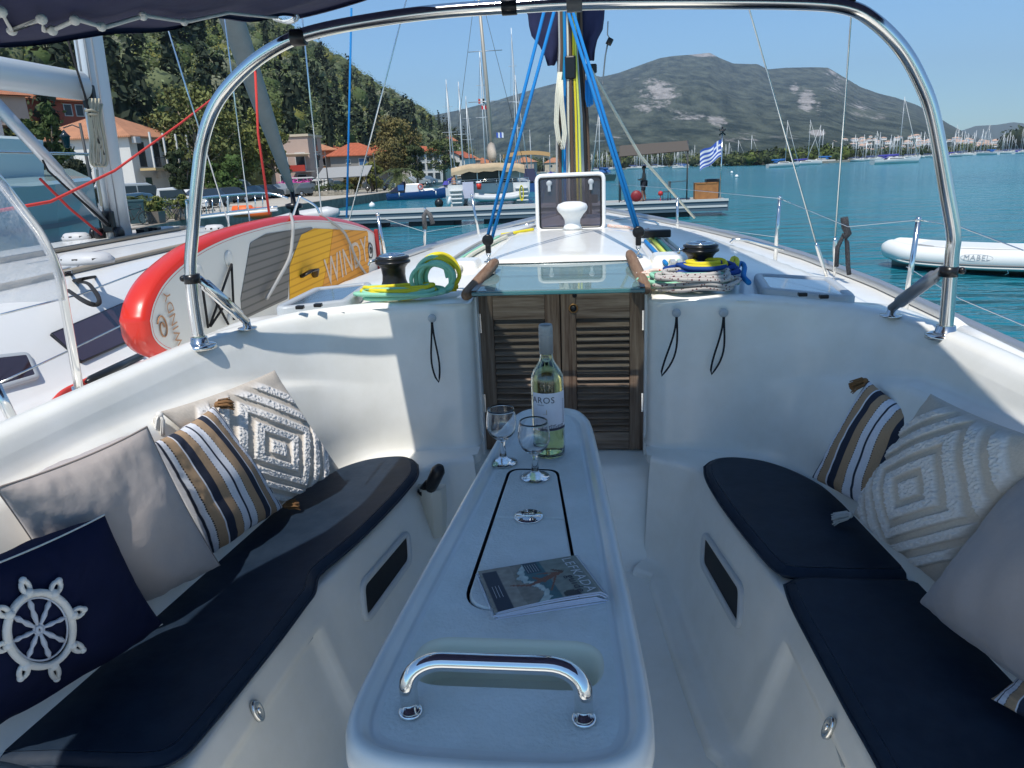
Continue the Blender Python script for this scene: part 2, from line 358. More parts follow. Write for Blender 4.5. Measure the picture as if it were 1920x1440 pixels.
for j in range(ny-1):
    for i in range(nx-1):
        q = [j*nx+i, j*nx+i+1, (j+1)*nx+i+1, (j+1)*nx+i]
        cx = sum(vs[k][0] for k in q)/4; cy = sum(vs[k][1] for k in q)/4
        if not inside(cx, cy): fs.append(q)
dk.add(vs, fs)
for sx in (-1, 1):
    rows = [[(sx*gun(y)*k, y, z) for k, z in ((1, deckz(gun(y), y)), (1.012, deckz(gun(y), y)-.03), (1.0, 1.5), (.94, .7), (.8, -.1))] for y in ysd[::6]]
    dk.loft(rows if sx < 0 else [r[::-1] for r in rows])
dk.build('deck', GEL, Y)
m = M(); m.box((0, -3.06, 1.2), (2.84, .12, 2.2), taper=.04); m.build('transom', GEL, Y, bevel=.03)
for sx in (-1, 1):
    m = M(); m.tube([(sx*(gun(y)-.02), y, deckz(gun(y), y)+.022) for y in np.linspace(-3, 9.6, 70)], .022, 6, flat=1.3); m.build('toe_rail', ALU, Y)
# sliding hatch garage, pads, grab rails
m = M()
def garage(y): return interp(y, [2.98, 4.15], [.335, .30])
prof = lambda y, dz: [(-garage(y)-.012, deckz(.33, y)-.01), (-garage(y), deckz(.33, y)+dz*.75), (-garage(y)+.02, 2.352+dz), (0, 2.372+dz), (garage(y)-.02, 2.352+dz), (garage(y), deckz(.33, y)+dz*.75), (garage(y)+.012, deckz(.33, y)-.01)]
rows = []
for y, dz in ((2.955, -.02), (2.958, .012), (2.975, .026), (3.05, .028), (3.6, .028), (4.10, .024), (4.14, .01), (4.16, -.03)):
    rows.append([(x, y, z) for x, z in prof(y, dz)])
m.loft(rows[::-1]); m.build('hatch_garage', GEL, Y, sub=1)
for (x0, x1) in ((-.47, -.345), (.335, .50)):
    m = M(); m.box(((x0+x1)/2, 3.02, 2.345), (x1-x0, .17, .075), taper=.15); m.build('deck_pad', GEL, Y, bevel=.02, bseg=3)
for sx, a, b in ((-1, PB(872, 556, z=2.345), PB(930, 490, z=2.40)), (1, PB(1212, 545, z=2.35), PB(1180, 474, z=2.40))):
    m = M(); d = (b-a); pts = [a, a+d*.04, a+d*.1, a+d*.5, a+d*.9, a+d*.97, b]; m.tube(pts, [.013, .019, .021, .021, .020, .016, .007], 12); m.build('grab_rail', TEAKR, Y)
m = M(); m.box((0, 2.665, 2.362), (.56, .60, .010)); g = m.build('sliding_hatch', HGL, Y, bevel=.003)
m = M()
for xx in (-.272, .272): m.box((xx, 2.665, 2.358), (.016, .60, .022))
m.box((0, 2.96, 2.360), (.54, .02, .02)); m.build('hatch_track', BLKM, g)
m = M(); m.box((0, 2.366, 2.357), (.56, .008, .013)); m.build('hatch_lip', mat('green glass edge', (.05, .17, .18), .1, coat=1), g, bevel=.003)
# ---- louvred doors
def door(x0, x1, lock):
    d = M(); yc = 2.56; zb, zt = 1.733, 2.338; sw = .052
    d.box(((x0+sw/2), yc, (zb+zt)/2), (sw, .024, zt-zb)); d.box((x1-sw/2, yc, (zb+zt)/2), (sw, .024, zt-zb))
    o = d.build('louvred_door', TEAK, Y, bevel=.002)
    d = M(); d.box(((x0+x1)/2, yc, zt-.055), (x1-x0-2*sw-.001, .021, .11)); d.build('top_rail', TEAKH, o, bevel=.002); d = M(); d.box(((x0+x1)/2, yc, zb+.035), (x1-x0-2*sw-.001, .021, .07)); d.build('bottom_rail', TEAKH, o, bevel=.002)
    d = M(); n = 17; z0, z1 = zb+.075, zt-.118
    for i in range(n):
        z = z0+(z1-z0)*(i+.5)/n; d.box(((x0+x1)/2, yc+.002, z), (x1-x0-2*sw-.002, .040, .0075), mat4=Matrix.Rotation(R_(34), 4, 'X'))
    d.build('slats', TEAKH, o, bevel=.0015)
    xh = x0 if x0 < -.1 else x1
    for z in (1.92, 2.22):
        d = M(); d.box((xh+(.004 if xh < 0 else -.004), yc-.016, z), (.012, .008, .07)); d.build('hinge', STEEL, o)
    if lock:
        T = Matrix.Rotation(R_(90), 4, 'X')
        d = M(); d.lathe([(.017, -.001), (.017, .004), (.012, .006), (.012, .003), (0.0001, .003)], (.045, yc-.0105, zt-.072), 20, mat4=T); d.build('lock', mat('brass', (.35, .18, .07), .4, .8), o)
        d = M(); d.lathe([(.0105, 0), (.0105, .008), (.0001, .009)], (.045, yc-.0125, zt-.072), 14, mat4=T); d.lathe([(.008, 0), (.008, .0035), (.0001, .004)], (.05, yc-.0105, zt-.026), 12, mat4=T); d.build('keyhole', BLK, o)
door(-.292, -.003, False); door(.001, .292, True)
m = M(); m.box((0, 2.70, 2.05), (.62, .02, .62)); m.build('cabin_shade_panel', DARK, Y)  # flat black panel painted as the cabin's darkness; no interior is built
for sx in (-1, 1):
    m = M(); m.box((sx*.2935, 2.53, 2.04), (.009, .05, .62)); m.build('door_jamb', WHITE, Y, bevel=.002)
# ---- table
TH = [(0, .655), (.10, .659), (.158, .676), (.187, .712), (.196, .78), (.186, .95), (.166, 1.2), (.141, 1.5), (.118, 1.76), (.106, 1.83), (.083, 1.885), (.045, 1.91), (0, 1.915)]
half = catmull([(x, y, 0) for x, y in TH], 60); outl = [(v.x, v.y) for v in half]+[(-v.x, v.y) for v in half[1:-1]][::-1]
tb = M(); rowd = [(.05, 1.985), (.03, 2.0), (.014, 2.02), (.004, 2.055), (0, 2.085), (.0015, 2.108), (.006, 2.121), (.012, 2.126), (.018, 2.1265), (.024, 2.123), (.029, 2.117), (.033, 2.1145), (.038, 2.116), (.044, 2.1165)]
rws = [[(x, y, z) for x, y in offset_poly(outl, d)] for d, z in rowd]
tb.loft(rws, closed=True)
o2 = [(x, y) for x, y in offset_poly(outl, .044)]
a, b_, c_, d_ = [PB(*p, z=2.12) for p in ((957, 877), (1043, 879), (1089, 1137), (868, 1140))]
lid = round_poly([(d_.x, d_.y, .055), (c_.x, c_.y, .055), (b_.x, b_.y, .028), (a.x, a.y, .028)], 8)
gap = offset_poly(lid, -.0048)
slot = round_poly([(-.134, .808, .05), (.134, .808, .05), (.134, .912, .05), (-.134, .912, .05)], 8)
def ftop(x, y): return (x, y, 2.1165)
fill_region(tb, o2, [gap, slot], ftop, mi=1)
tb.loft([[(x, y, z) for x, y in offset_poly(gap, d)] for d, z in ((0, 2.1165), (.001, 2.110), (.001, 2.09))], closed=True, mi=2)
tb.prism(offset_poly(gap, .0005), 2.085, 2.089, mi=2)
tb.loft([[(x, y, z) for x, y in offset_poly(slot, d)] for d, z in ((0, 2.1165), (-.0, 2.1165), (.004, 2.112), (.007, 2.105), (.008, 2.05))], closed=True, mi=3)
tb.prism(offset_poly(slot, .0075), 2.045, 2.051, mi=3)
T = tb.build('cockpit_table', [GEL, GELN, DARK, mat('cream moulding', (.80, .78, .64), .4)], Y)
spl = PB(992, 969, z=2.12).y
def lidpart(y0, y1, nm):
    pts = [p for p in lid]; out = []
    for i in range(len(pts)):
        p, q = pts[i], pts[(i+1) % len(pts)]
        if y0 <= p[1] <= y1: out.append(p)
        for yy in (y0, y1):
            if (p[1]-yy)*(q[1]-yy) < 0: t = (yy-p[1])/(q[1]-p[1]); out.append((lerp(p[0], q[0], t), yy))
    cx = sum(p[0] for p in out)/len(out); cy = sum(p[1] for p in out)/len(out); out.sort(key=lambda p: math.atan2(p[1]-cy, p[0]-cx))
    m = M(); m.loft([[(x, y, z) for x, y in offset_poly(out, d)] for d, z in ((0, 2.09), (0, 2.112), (.0015, 2.1155), (.004, 2.1172))], closed=True); i_ = offset_poly(out, .004)
    fill_region(m, i_, [], lambda x, y: (x, y, 2.1172)); m.build(nm, GELN, T)
lidpart(-9, spl-.001, 'lid'); lidpart(spl+.001, 9, 'lid')
hc = PB(991, 967, z=2.12); m = M(); m.lathe([(.0285, 2.1172), (.0285, 2.1192), (.0275, 2.1202), (.0001, 2.1202)], (hc.x, hc.y, 0), 28)
m.tube([(hc.x-.024, hc.y, 2.1212), (hc.x+.024, hc.y, 2.1212)], .0028, 8)
h = m.build('hinge', CHROME, T)
m = M()
for dx, dy in ((-.013, .014), (.013, .014), (-.013, -.014), (.013, -.014)): m.lathe([(.0032, 2.1195), (.0032, 2.1208), (.001, 2.1208)], (hc.x+dx, hc.y+dy, 0), 10)
for dx in (-.012, 0, .012): m.box((hc.x+dx, hc.y, 2.1238), (.0012, .006, .001))
m.build('screws', BLKM, h)
ha = PB(770, 1336, z=2.1165); hb = PB(1095, 1350, z=2.1165); hz = .070
u = (hb-ha); pth = [ha, ha+Vector((0, 0, .035))]
for k in range(9):
    an = k/8*math.pi/2; pth.append(ha+u.normalized()*(.045*(1-math.cos(an)))+Vector((0, .012*math.sin(an), .040+(hz-.040)*math.sin(an))))
pth += [ha.lerp(hb, t)+Vector((0, .012, hz)) for t in (.3, .4, .5, .6, .7)]
for k in range(9):
    an = (1-k/8)*math.pi/2; pth.append(hb-u.normalized()*(.045*(1-math.cos(an)))+Vector((0, .012*math.sin(an), .040+(hz-.040)*math.sin(an))))
pth += [hb+Vector((0, 0, .035)), hb]
m = M(); m.tube(pth, .0118, 20); hd = m.build('handle', CHROME, T)
for q in (ha, hb):
    m = M(); m.lathe([(.0158, -.0005), (.0158, .002), (.0148, .0045), (.0122, .005)], q, 24); m.build('handle_foot', CHROME, hd)
m = M(); m.loft([[(x*k, lerp(1.28, y, k2), z) for x, y in outl] for k, k2, z in ((.42, .80, 1.39), (.5, .84, 1.55), (.62, .88, 1.9), (.8, .93, 1.99))], closed=True); m.build('pedestal', GEL, T)
# ---- lockers, openings and vents in the cockpit sides
def on_riser(px, py, sx, off=.0):
    def q_at(y, z):
        pts = [rt[k].lerp(rb[k], (1.8-z)/.4) for k in range(20, NR)]
        return interp(y, [p.y for p in pts][::-1], [p.x for p in pts][::-1])
    lo, hi = 1.41, 1.795
    f = lambda z: (lambda p: sx*p.x-q_at(p.y, z))(PB(px, py, z=z))
    flo, fhi = f(lo), f(hi)
    for _ in range(24):
        md = (lo+hi)/2
        if (f(md) > 0) == (flo > 0): lo = md
        else: hi = md
    p = PB(px, py, z=(lo+hi)/2); return Vector((sx*(q_at(p.y, p.z)-off), p.y, p.z))
def panel(pxs, sx, wfr, nm, matf, mati, rr):
    c = [on_riser(x, y, sx, .004) for x, y in pxs]
    o = c[0]; ex = (c[1]-c[0]).normalized(); n = ex.cross(c[3]-c[0]).normalized()
    if n.x*sx > 0: n = -n
    ey = n.cross(ex); loc = [((p-o).dot(ex), (p-o).dot(ey)) for p in c]
    ar = sum(loc[i-1][0]*loc[i][1]-loc[i][0]*loc[i-1][1] for i in range(4))
    if ar < 0: loc = loc[::-1]
    ou = round_poly([(x, y, rr) for x, y in loc], 7); mp = lambda x, y, z: o+ex*x+ey*y+n*z
    m = M(); rows = [[mp(x, y, z) for x, y in offset_poly(ou, d)] for d, z in ((0, -.004), (0, .004), (.003, .0075), (wfr-.004, .006), (wfr, .003), (wfr, -.002))]
    m.loft(rows, closed=True); f = m.build(nm, matf, Y)
    m = M(); m.prism(offset_poly(ou, wfr-.001), -.002, .0005, mp=mp); m.build('pane', mati, f); return f
for sx, q in ((1, [(1322, 988), (1396, 1098), (1392, 1196), (1318, 1062)]), (-1, [(764, 986), (672, 1092), (680, 1180), (768, 1056)])):
    panel(q, sx, .019, 'opening_light', mat('pale frame', (.60, .62, .62), .35), mat('black inset pane', (.004, .004, .006), .45, spec=.3), .048)
for sx, px in ((1, (1556, 1365)), (-1, (481, 1333))):
    c = on_riser(*px, sx, .002); m = M()
    nrm = Vector((-sx*.93, 0, .3)).normalized(); q4 = nrm.to_track_quat('Z', 'Y').to_matrix().to_4x4() @ Matrix.Diagonal((.72, 1.25, 1, 1))
    m.lathe([(.020, -.004), (.020, .003), (.018, .005), (.012, .005), (.010, .001), (.0001, .001)], c, 24, mat4=q4); lk = m.build('locker_latch', STEEL, Y)
    m = M(); m.lathe([(.006, 0), (.006, .007), (.0001, .008)], c, 12, mat4=q4); m.build('latch_ring', CHROME, lk)
for sx, ps in ((1, ((1437, 1161), (1453, 1186), (1490, 1255), (1524, 1319), (1549, 1400), (1560, 1438))), (-1, ((625, 1158), (606, 1188), (560, 1245), (520, 1290), (478, 1345), (440, 1420)))):
    m = M(); m.tube(catmull([on_riser(*p, sx, -.020) for p in ps], 40), .0035, 6); m.build('locker_seam', GELG, Y)
for sx in (-1, 1):
    m = M(); m.box((sx*.3395, 2.36, 1.70), (.006, .09, .12), rz=sx*-.35)
    for k in range(9): m.box((sx*.3355, 2.359, 1.655+k*.0115), (.004, .074, .004), rz=sx*-.35)
    m.build('vent_grille', GELV, Y, bevel=.001)
# winch handle pocket with its handle
c = PB(808, 990, y=2.10)
m = M(); pr = [(-.048, 0), (-.03, -.03), (.01, -.045), (.04, -.03), (.048, 0)]
m.loft([[(c.x+x*k, 2.145+y*k, z) for x, y in pr]+[(c.x+.048*k, 2.16, z), (c.x-.048*k, 2.16, z)] for k, z in ((.75, 1.60), (.95, 1.70), (1, 1.775))], closed=True, caps=True)
m.build('handle_pocket', GELV, Y, bevel=.003)
w = thing('winch_handle', 'black winch handle stuck in the cream pocket left of the table', 'winch handle', (c.x, 2.13, 1.75), frame=B)
m = M(); m.tube([(c.x-.03, 2.13, 1.755), (c.x, 2.13, 1.785), (c.x+.015, 2.125, 1.79)], [.017, .02, .016], 10); m.build('arm', BLKM, w)
m = M(); m.tube([(c.x+.005, 2.115, 1.775), (c.x+.015, 2.11, 1.80), (c.x+.04, 2.10, 1.85), (c.x+.047, 2.098, 1.865)], [.016, .021, .022, .012], 12); m.build('grip', BLK, w)
# drain patch on the sole
c = PB(1330, 1370, z=1.403); m = M(); m.lathe([(.022, 1.401), (.02, 1.4045), (.0001, 1.405)], (c.x, c.y, 0), 18, mat4=Matrix.Diagonal((.9, 1.7, 1, 1))); m.build('sole_mark', mat('worn patch', (.30, .27, .2), .6), Y)
# buttons with cord loops on the bulkhead
def cord(px, tip, sx):
    p = PB(*px, y=2.385); tz = PB(*tip, y=2.36); m = M()
    m.lathe([(.0145, 0), (.014, .006), (.009, .009), (.0001, .0095)], (p.x, p.y-.005+.0, p.z), 20, mat4=Matrix.Rotation(R_(90), 4, 'X')); b = m.build('button', GELG, Y)
    L = p.z-tz.z; dx = tz.x-p.x; pts = []
    for k in range(25):
        t = k/24*2; s = 1-abs(1-t); side = -1 if t < 1 else 1; w = .012*math.sin(math.pi*min(1, s*.98)**1.6)+.001
        pts.append((p.x+dx*(s**2.2)+side*w, p.y-.014-.006*math.sin(3*s), p.z-.012-L*s))
    m = M(); m.tube(pts, .0032, 8); m.build('cord_loop', ROPES['black'], b)
cord((811, 596), (820, 712), -1); cord((1268, 586), (1240, 700), 1); cord((1356, 586), (1334, 697), 1)
# portlight hatches on the coaming top
def toplight(pix, z, ins, lift=.012, wid=.03):
    c = [PB(*p, z=z) for p in pix]; loc = [(p.x, p.y) for p in c]; ar = sum(loc[i-1][0]*loc[i][1]-loc[i][0]*loc[i-1][1] for i in range(4))
    if ar < 0: loc = loc[::-1]
    ou = round_poly([(x, y, .045) for x, y in loc], 8); m = M()
    m.loft([[(x, y, z+dz) for x, y in offset_poly(ou, d)] for d, dz in ((0, -.02), (0, .012), (.005, .019), (wid-.003, .019), (wid, .012))], closed=True); f = m.build('deck_hatch', GELG, Y)
    m = M(); m.prism(offset_poly(ou, wid-.001), z-.0, z+.0145); m.build('pane', ins, f); return f
f1 = toplight([(506, 590), (655, 573), (704, 536), (590, 548)], 2.325, PORT)
f2 = toplight([(1428, 551), (1614, 571), (1560, 530), (1410, 520)], 2.325, mat('reflecting hatch pane', (.25, .28, .32), .12, coat=1))
for f, ps in ((f1, [(562, 580), (596, 576)]), (f2, [(1505, 556), (1545, 560)])):
    for p in ps:
        q = PB(*p, z=2.342); m = M(); m.box(q+Vector((0, .004, .006)), (.026, .02, .012)); m.build('catch', BLKM, f, bevel=.003)
# ---- winches
def winch(x, y, z, s=1):
    m = M(); m.lathe([(.060, 0), (.060, .012), (.050, .02), (.043, .04), (.041, .06), (.044, .085), (.052, .096), (.058, .10)], (x, y, z), 32); w = m.build('winch', BLK, Y)
    m = M(); m.lathe([(.058, .100), (.063, .103), (.063, .109), (.056, .112), (.060, .118), (.060, .124), (.050, .127)], (x, y, z), 32); m.build('self_tailer_jaw', BLKM, w)
    m = M(); m.lathe([(.050, .126), (.048, .132), (.030, .136), (.016, .134), (.012, .128), (.0001, .128)], (x, y, z), 28)
    m.tube([(x-.05, y-.02, z+.118), (x-.075, y-.03, z+.112), (x-.08, y-.035, z+.10)], .005, 6); m.build('winch_cap', STEEL, w)
zw = 2.352
PWI = PB(752, 560, z=zw); SWI = PB(1330, 540, z=zw)
winch(PB(746, 541, z=2.335).x, 2.60, zw-.02); winch(SWI.x, 2.64, zw-.015)
# ---- hatch standing open, mushroom vent, blocks
hz0, hz1 = 2.352, 2.672; hx0, hx1 = -.212, .178; yh = 4.24
ring = lambda d: offset_poly(round_poly([(hx0, hz0, .045), (hx1, hz0, .045), (hx1, hz1, .045), (hx0, hz1, .045)], 8), d)
mp = lambda x, z, t: (x, yh+t+(z-hz0)*.05, z)
m = M(); m.loft([[mp(x, z, t) for x, z in ring(d)] for d, t in ((.018, .012), (0, .010), (-.001, -.004), (.003, -.012), (.014, -.014), (.020, -.009), (.020, .01), (.018, .012))], closed=True); hh = m.build('open_hatch', WHITE, Y)
m = M(); m.prism(ring(.020), -.004, .004, mp=mp); m.build('smoked_pane', ACR, hh)
m = M(); m.loft([[mp(x, z, t) for x, z in ring(d)] for d, t in ((.019, -.006), (.030, -.0065), (.030, .001))], closed=True); m.build('gasket', BLK, hh)
for xx in (hx0+.08, hx1-.08):
    m = M(); m.lathe([(.016, 0), (.016, .012), (.010, .016), (.0001, .016)], mp(xx, hz1-.052, -.006), 14, mat4=Matrix.Rotation(R_(90), 4, 'X')); m.box(mp(xx, hz1-.075, -.014), (.016, .012, .04)); m.build('hatch_handle', GELG, hh, bevel=.002)
m = M(); m.lathe([(.052, 2.375), (.046, 2.39), (.040, 2.405), (.042, 2.425), (.058, 2.45), (.076, 2.47), (.082, 2.488), (.074, 2.505), (.045, 2.516), (.0001, 2.519)], (.0, 4.02, .015), 32); m.build('mushroom_vent', WHITE, Y)
# ---- mast, boom with sail bag, shrouds, mainsheet
mx, my = -.032, 5.35
m = M(); prf = [(.094*math.cos(t)*(1 if math.cos(t) > 0 else 1), .135*math.sin(t)) for t in np.linspace(0, 2*math.pi, 24, endpoint=False)]
m.loft([[(mx+a, my+b, z) for a, b in prf] for z in (2.33, 3, 4.5, 8, 13.5)], closed=True, caps=True); ms = m.build('mast', ALU, Y)
m = M(); m.tube([(mx-.022, my-.14, 2.5), (mx-.022, my-.14, 8)], .006, 6); m.tube([(mx+.022, my-.14, 2.5), (mx+.022, my-.14, 8)], .006, 6); m.build('mast_groove', ALU, ms)
for z in (2.46, 3.30):
    m = M(); m.box((mx, my-.15, z), (.07, .05, .14)); m.build('mast_block', BLKM, ms, bevel=.01); m = M(); m.box((mx+.13, my, z), (.08, .03, .06)); m.build('mast_cleat', BLKM, ms, bevel=.01)
def lobe(cx, cz, w, h, nm='sail_bag'):
    m = M(); rows = []
    return m
bag = M(); rows = []     # zipped navy sail bag lying along the boom, its front ends hanging either side of the mast
for k, y in enumerate((5.62, 5.60, 5.5, 5.3, 5.05, 4.6, 4.0, 3.2, 2.4, 1.6, .9, .6)):
    s = interp(y, [.6, .9, 4.6, 5.05, 5.62], [.02, .16, .19, .17, .10])*(1 if k else .3); zt = interp(y, [.6, 5.6], [4.75, 4.8]); zb = interp(y, [.6, 5.05, 5.62], [4.22, 4.12, 4.10])
    rows.append([(mx*(y/5.35)+.50*(5.35-min(y, 5.35))/4.6+s*math.cos(t)*(1+.06*math.sin(5*t+y*3)), y, (zb+zt)/2+(zt-zb)/2*math.sin(t)) for t in np.linspace(0, 2*math.pi, 28, endpoint=False)])
bag.loft(rows[::-1], closed=True, caps=True); bg_ = bag.build('sail_bag', NAVYC, ms)
for sx, xo, x1, zb in ((-1, -.075, -.335, 3.33), (1, .075, .255, 3.345)):
    m = M(); rows = []
    for k in range(15):
        t = k/14; z = lerp(4.2, zb, t); wdt = (1-t**2.6*.93); cx = lerp(mx+(xo+x1)/2*.98, mx+xo*1.6, t**1.3)+.012*math.sin(k*1.9)*sx
        hw = abs(x1-xo)/2*wdt*1.32+.012
        rows.append([(cx+hw*math.cos(a)*(1+.05*math.sin(3*a+k)), my-.04+.10*wdt*math.sin(a)+.012*math.sin(4*a+k*.8), z) for a in np.linspace(0, 2*math.pi, 24, endpoint=False)])
    m.loft(rows[::-1], closed=True, caps=True); m.build('bag_flap', NAVYC, ms)
m = M(); m.tube([(mx, my-.14, 4.12), (.25, 3, 4.2), (.5, .7, 4.28)], .075, 14); m.build('boom', ALU, ms)
sheets = M()
for a, b in (((912, 452), (1021, 18)), ((921, 452), (1040, 18)), ((1193, 432), (1064, 18)), ((1199, 434), (1073, 18))):
    p = PB(*a, z=2.50 if a[0] < 1000 else 2.50); p = PB(*a, y=3.0); q = PB(*b, y=3.32); d = q-p
    sheets.tube([p, p.lerp(q, .5), q+d*.14], .0068, 8)
sheets.build('mainsheet', ROPES['blue'], Y)
for px in ((915, 455), (1197, 440)):
    p = PB(*px, y=2.99); m = M(); m.box(p+Vector((0, 0, -.01)), (.022, .018, .065)); m.lathe([(.022, -.008), (.024, 0), (.022, .008)], p+Vector((0, -.002, .01)), 16, mat4=Matrix.Rotation(R_(90), 4, 'X')); k = m.build('sheet_block', BLKM, Y, bevel=.004)
    m = M(); z0 = 2.372
    for i in range(3):
        zz = lerp(z0, p.z-.04, (i+.5)/3); rr = (p.z-.04-z0)/4.6; ang = i*1.57
        m.tube([(p.x+math.cos(a)*.008*math.cos(ang), p.y+math.cos(a)*.008*math.sin(ang), zz+rr*math.sin(a)) for a in np.linspace(0, 2*math.pi, 12, endpoint=False)], .0028, 6, closed=True)
    m.lathe([(.02, z0), (.02, z0+.004), (.0001, z0+.004)], (p.x, p.y, 0), 14); m.build('shackle_chain', STEEL, k)
# halyards down the mast
hl = [('brown', -.075, .012), ('blue', -.045, .009), ('cream', -.02, .008), ('brown', .0, .011), ('yellow', .03, .008), ('lime', .05, .008), ('grey', -.095, .008), ('black', .085, .012), ('brown', .105, .009), ('teal', -.06, .007)]
for nmc, dx, r in hl:
    m = M(); top = mx+dx*.9; m.tube([(mx+dx*1.15, my-.19, 2.37), (mx+dx*1.1, my-.17, 2.6), (mx+dx, my-.165, 3.0), (mx+dx*.7, my-.15, 3.4), (mx+dx*.6, my-.15, 6)], r, 7); m.build('halyard', ROPES[nmc], ms)
m = M()   # hank of white and blue line hanging at the mast
for k in range(3): m.tube([PB(x+k*3, y, y=5.1) for x, y in ((1047, 135), (1042, 180), (1040, 230), (1044, 262), (1052, 280), (1056, 250), (1050, 190), (1048, 150))], .006, 6)
m.build('line_hank', ROPES['cream'], ms)
m = M()
for k in range(2): m.tube([PB(x+k*4, y, y=5.1) for x, y in ((1098, 120), (1104, 160), (1107, 195), (1102, 200), (1099, 185), (1099, 150))], .008, 6)
m.build('line_hank', ROPES['blue'], ms)
m = M(); m.tube([PB(x, y, y=5.0) for x, y in ((1140, 40), (1139, 65), (1143, 72))], .004, 5); m.tube([PB(x, y, y=5.0) for x, y in ((1139, 84), (1135, 105), (1131, 145), (1130, 158))], .005, 5); m.build('hanging_tail', ROPES['grey'], ms)
m = M(); m.tube([PB(1146, 72, y=5.0), PB(1140, 84, y=5.0)], .018, 8); m.build('tail_block', BLKM, ms)
m = M(); m.tube([PB(1105, 126, y=5.2), PB(1200, 292, y=5.9), PB(1302, 408, y=6.8)], .011, 7); m.build('preventer_line', ROPES['cream'], Y)
for a, b, y0, y1, r in (((1404, 14), (1530, 455), 4.36, 4.36, .0045), ((1596, 30), (1566, 445), 4.3, 4.33, .0045)):
    p = PB(*b, y=y1); q = PB(*a, y=y0); d = q-p; m = M(); m.tube([p, q+d*1.5], r, 6); sh = m.build('shroud', STEEL, Y)
    m = M(); e = PB(b[0]+(14 if b[0] < 1550 else -1), b[1]+45, y=y1); m.tube([p, p.lerp(e, .15), p.lerp(e, .5), e, e+(e-p)*.6], [.006, .011, .012, .009, .007], 8); m.build('turnbuckle', STEEL, sh)
m = M(); m.tube([PB(x, y, y=4.1) for x, y in ((1568, 500), (1570, 465), (1582, 440), (1588, 455), (1590, 500), (1592, 515))], .012, 7); m.tube([PB(x, y, y=4.1) for x, y in ((1583, 408), (1585, 425), (1590, 438), (1582, 445))], .020, 8)
m.build('tied_black_rope', fleck('dark braided rope', (.03, .03, .035), (.12, .12, .12), 200), Y)
# port shrouds (thin wires against the hill)
for a, b, y0 in (((315, 55), (432, 430), 6.0), ((423, 50), (468, 412), 7.2), ((568, 45), (603, 400), 8.0), ((762, 0), (655, 412), 6.4)):
    m = M(); p = PB(*b, y=y0); q = PB(*a, y=y0); m.tube([p+(p-q)*.2, q+(q-p)*.5], .006 if y0 < 8 else .0075, 6); m.build('shroud', STEEL, Y)
# deck ropes to the clutches
for nmc, pts, r in (('grey', [(1003, 424), (950, 440), (905, 452), (850, 485), (846, 495)], .008), ('green', [(935, 444), (925, 450), (870, 482), (853, 498)], .009), ('yellow', [(1000, 430), (960, 437), (940, 440)], .008), ('cream', [(950, 443), (930, 452), (880, 480), (858, 510)], .009),
                    ('blue', [(1210, 452), (1225, 468), (1250, 495)], .008), ('lime', [(1215, 440), (1232, 458), (1265, 498)], .009), ('green', [(1222, 440), (1245, 460), (1280, 498)], .009), ('redfleck', [(1215, 430), (1235, 448), (1262, 468), (1292, 497)], .009), ('cream', [(1240, 440), (1265, 462), (1300, 492)], .009),
                    ('redfleck', [(1140, 423), (1180, 427), (1210, 432)], .009), ('blue', [(1135, 433), (1160, 434), (1180, 438)], .006)):
    m = M(); ps = []
    for p in pts:
        q = PB(*p, z=2.36)
        for _ in range(6): q = PB(*p, z=deckz(q.x, q.y)+r+.004)
        ps.append(q)
    m.tube(catmull(ps, 20), r, 8); m.build('running_line', ROPES[nmc], Y)
for px in ((1262, 497), (1275, 499), (1288, 500), (1300, 500)):
    p = PB(*px, z=2.375); m = M(); m.box(p, (.02, .07, .035)); m.build('rope_clutch', mat('light clutch', (.42, .44, .45), .35), Y, bevel=.004)
m = M(); p = PB(1225, 438, z=2.40); m.box(p, (.16, .05, .035)); m.build('deck_organiser', BLKM, Y, bevel=.006)
m = M(); m.tube([PB(x, y, y=4.8) for x, y in ((1143, 420), (1145, 412), (1190, 408), (1228, 416), (1234, 420), (1235, 435))], .007, 6); m.build('mast_guard_rail', STEEL, Y)
m = M(); m.tube([PB(x, y, y=4.8) for x, y in ((925, 440), (935, 432), (985, 422), (1003, 417))], .007, 6); m.build('mast_guard_rail', STEEL, Y)
m = M(); m.tube([PB(x, y, y=3.7) for x, y in ((1370, 456), (1375, 449), (1400, 450), (1470, 468))], .008, 6); m.build('deck_grab_bar', STEEL, Y)
# stanchions and guard wires
def stan(top, foot, y, r=.0100):
    m = M(); a = PB(*foot, y=y); b = PB(*top, y=y); m.tube([a-(b-a)*.3, b], [r*1.2, r], 8); m.ball(b, r*1.25, 6); return m.build('stanchion', STEEL, Y)
for tp, ft, y in (((1462, 371), (1455, 465), 4.6), ((1722, 412), (1700, 560), 3.0), ((1270, 373), (1270, 428), 6.2), ((1100, 335), (1097, 400), 7.9), ((708, 402), (722, 480), 4.6), ((797, 392), (796, 470), 6.1), ((884, 366), (898, 440), 6.6)): stan(tp, ft, y)
m = M(); m.tube([PB(x, y, y=6) for x, y in ((797, 430), (795, 405), (800, 396), (806, 402), (812, 420))], .02, 7); m.build('tied_line', fleck('grey braid', (.09, .09, .09), (.2, .2, .2), 200), Y)
m = M()
for pts in ([(1105, 342), (1270, 354), (1462, 372)], [(1462, 372), (1590, 425), (1722, 412)], [(1100, 400), (1240, 415), (1460, 445)], [(705, 405), (797, 435), (884, 420)], [(1722, 412), (1800, 425), (1920, 470)], [(1700, 500), (1800, 560), (1920, 610)]):
    m.tube([PB(p[0], p[1], y=interp(p[0], [700, 900, 1100, 1270, 1460, 1722, 1920], [4.6, 6.6, 7.9, 6.2, 4.6, 3.0, 2.2])) for p in pts], .0020, 5)
m.build('guard_wires', STEEL, Y)
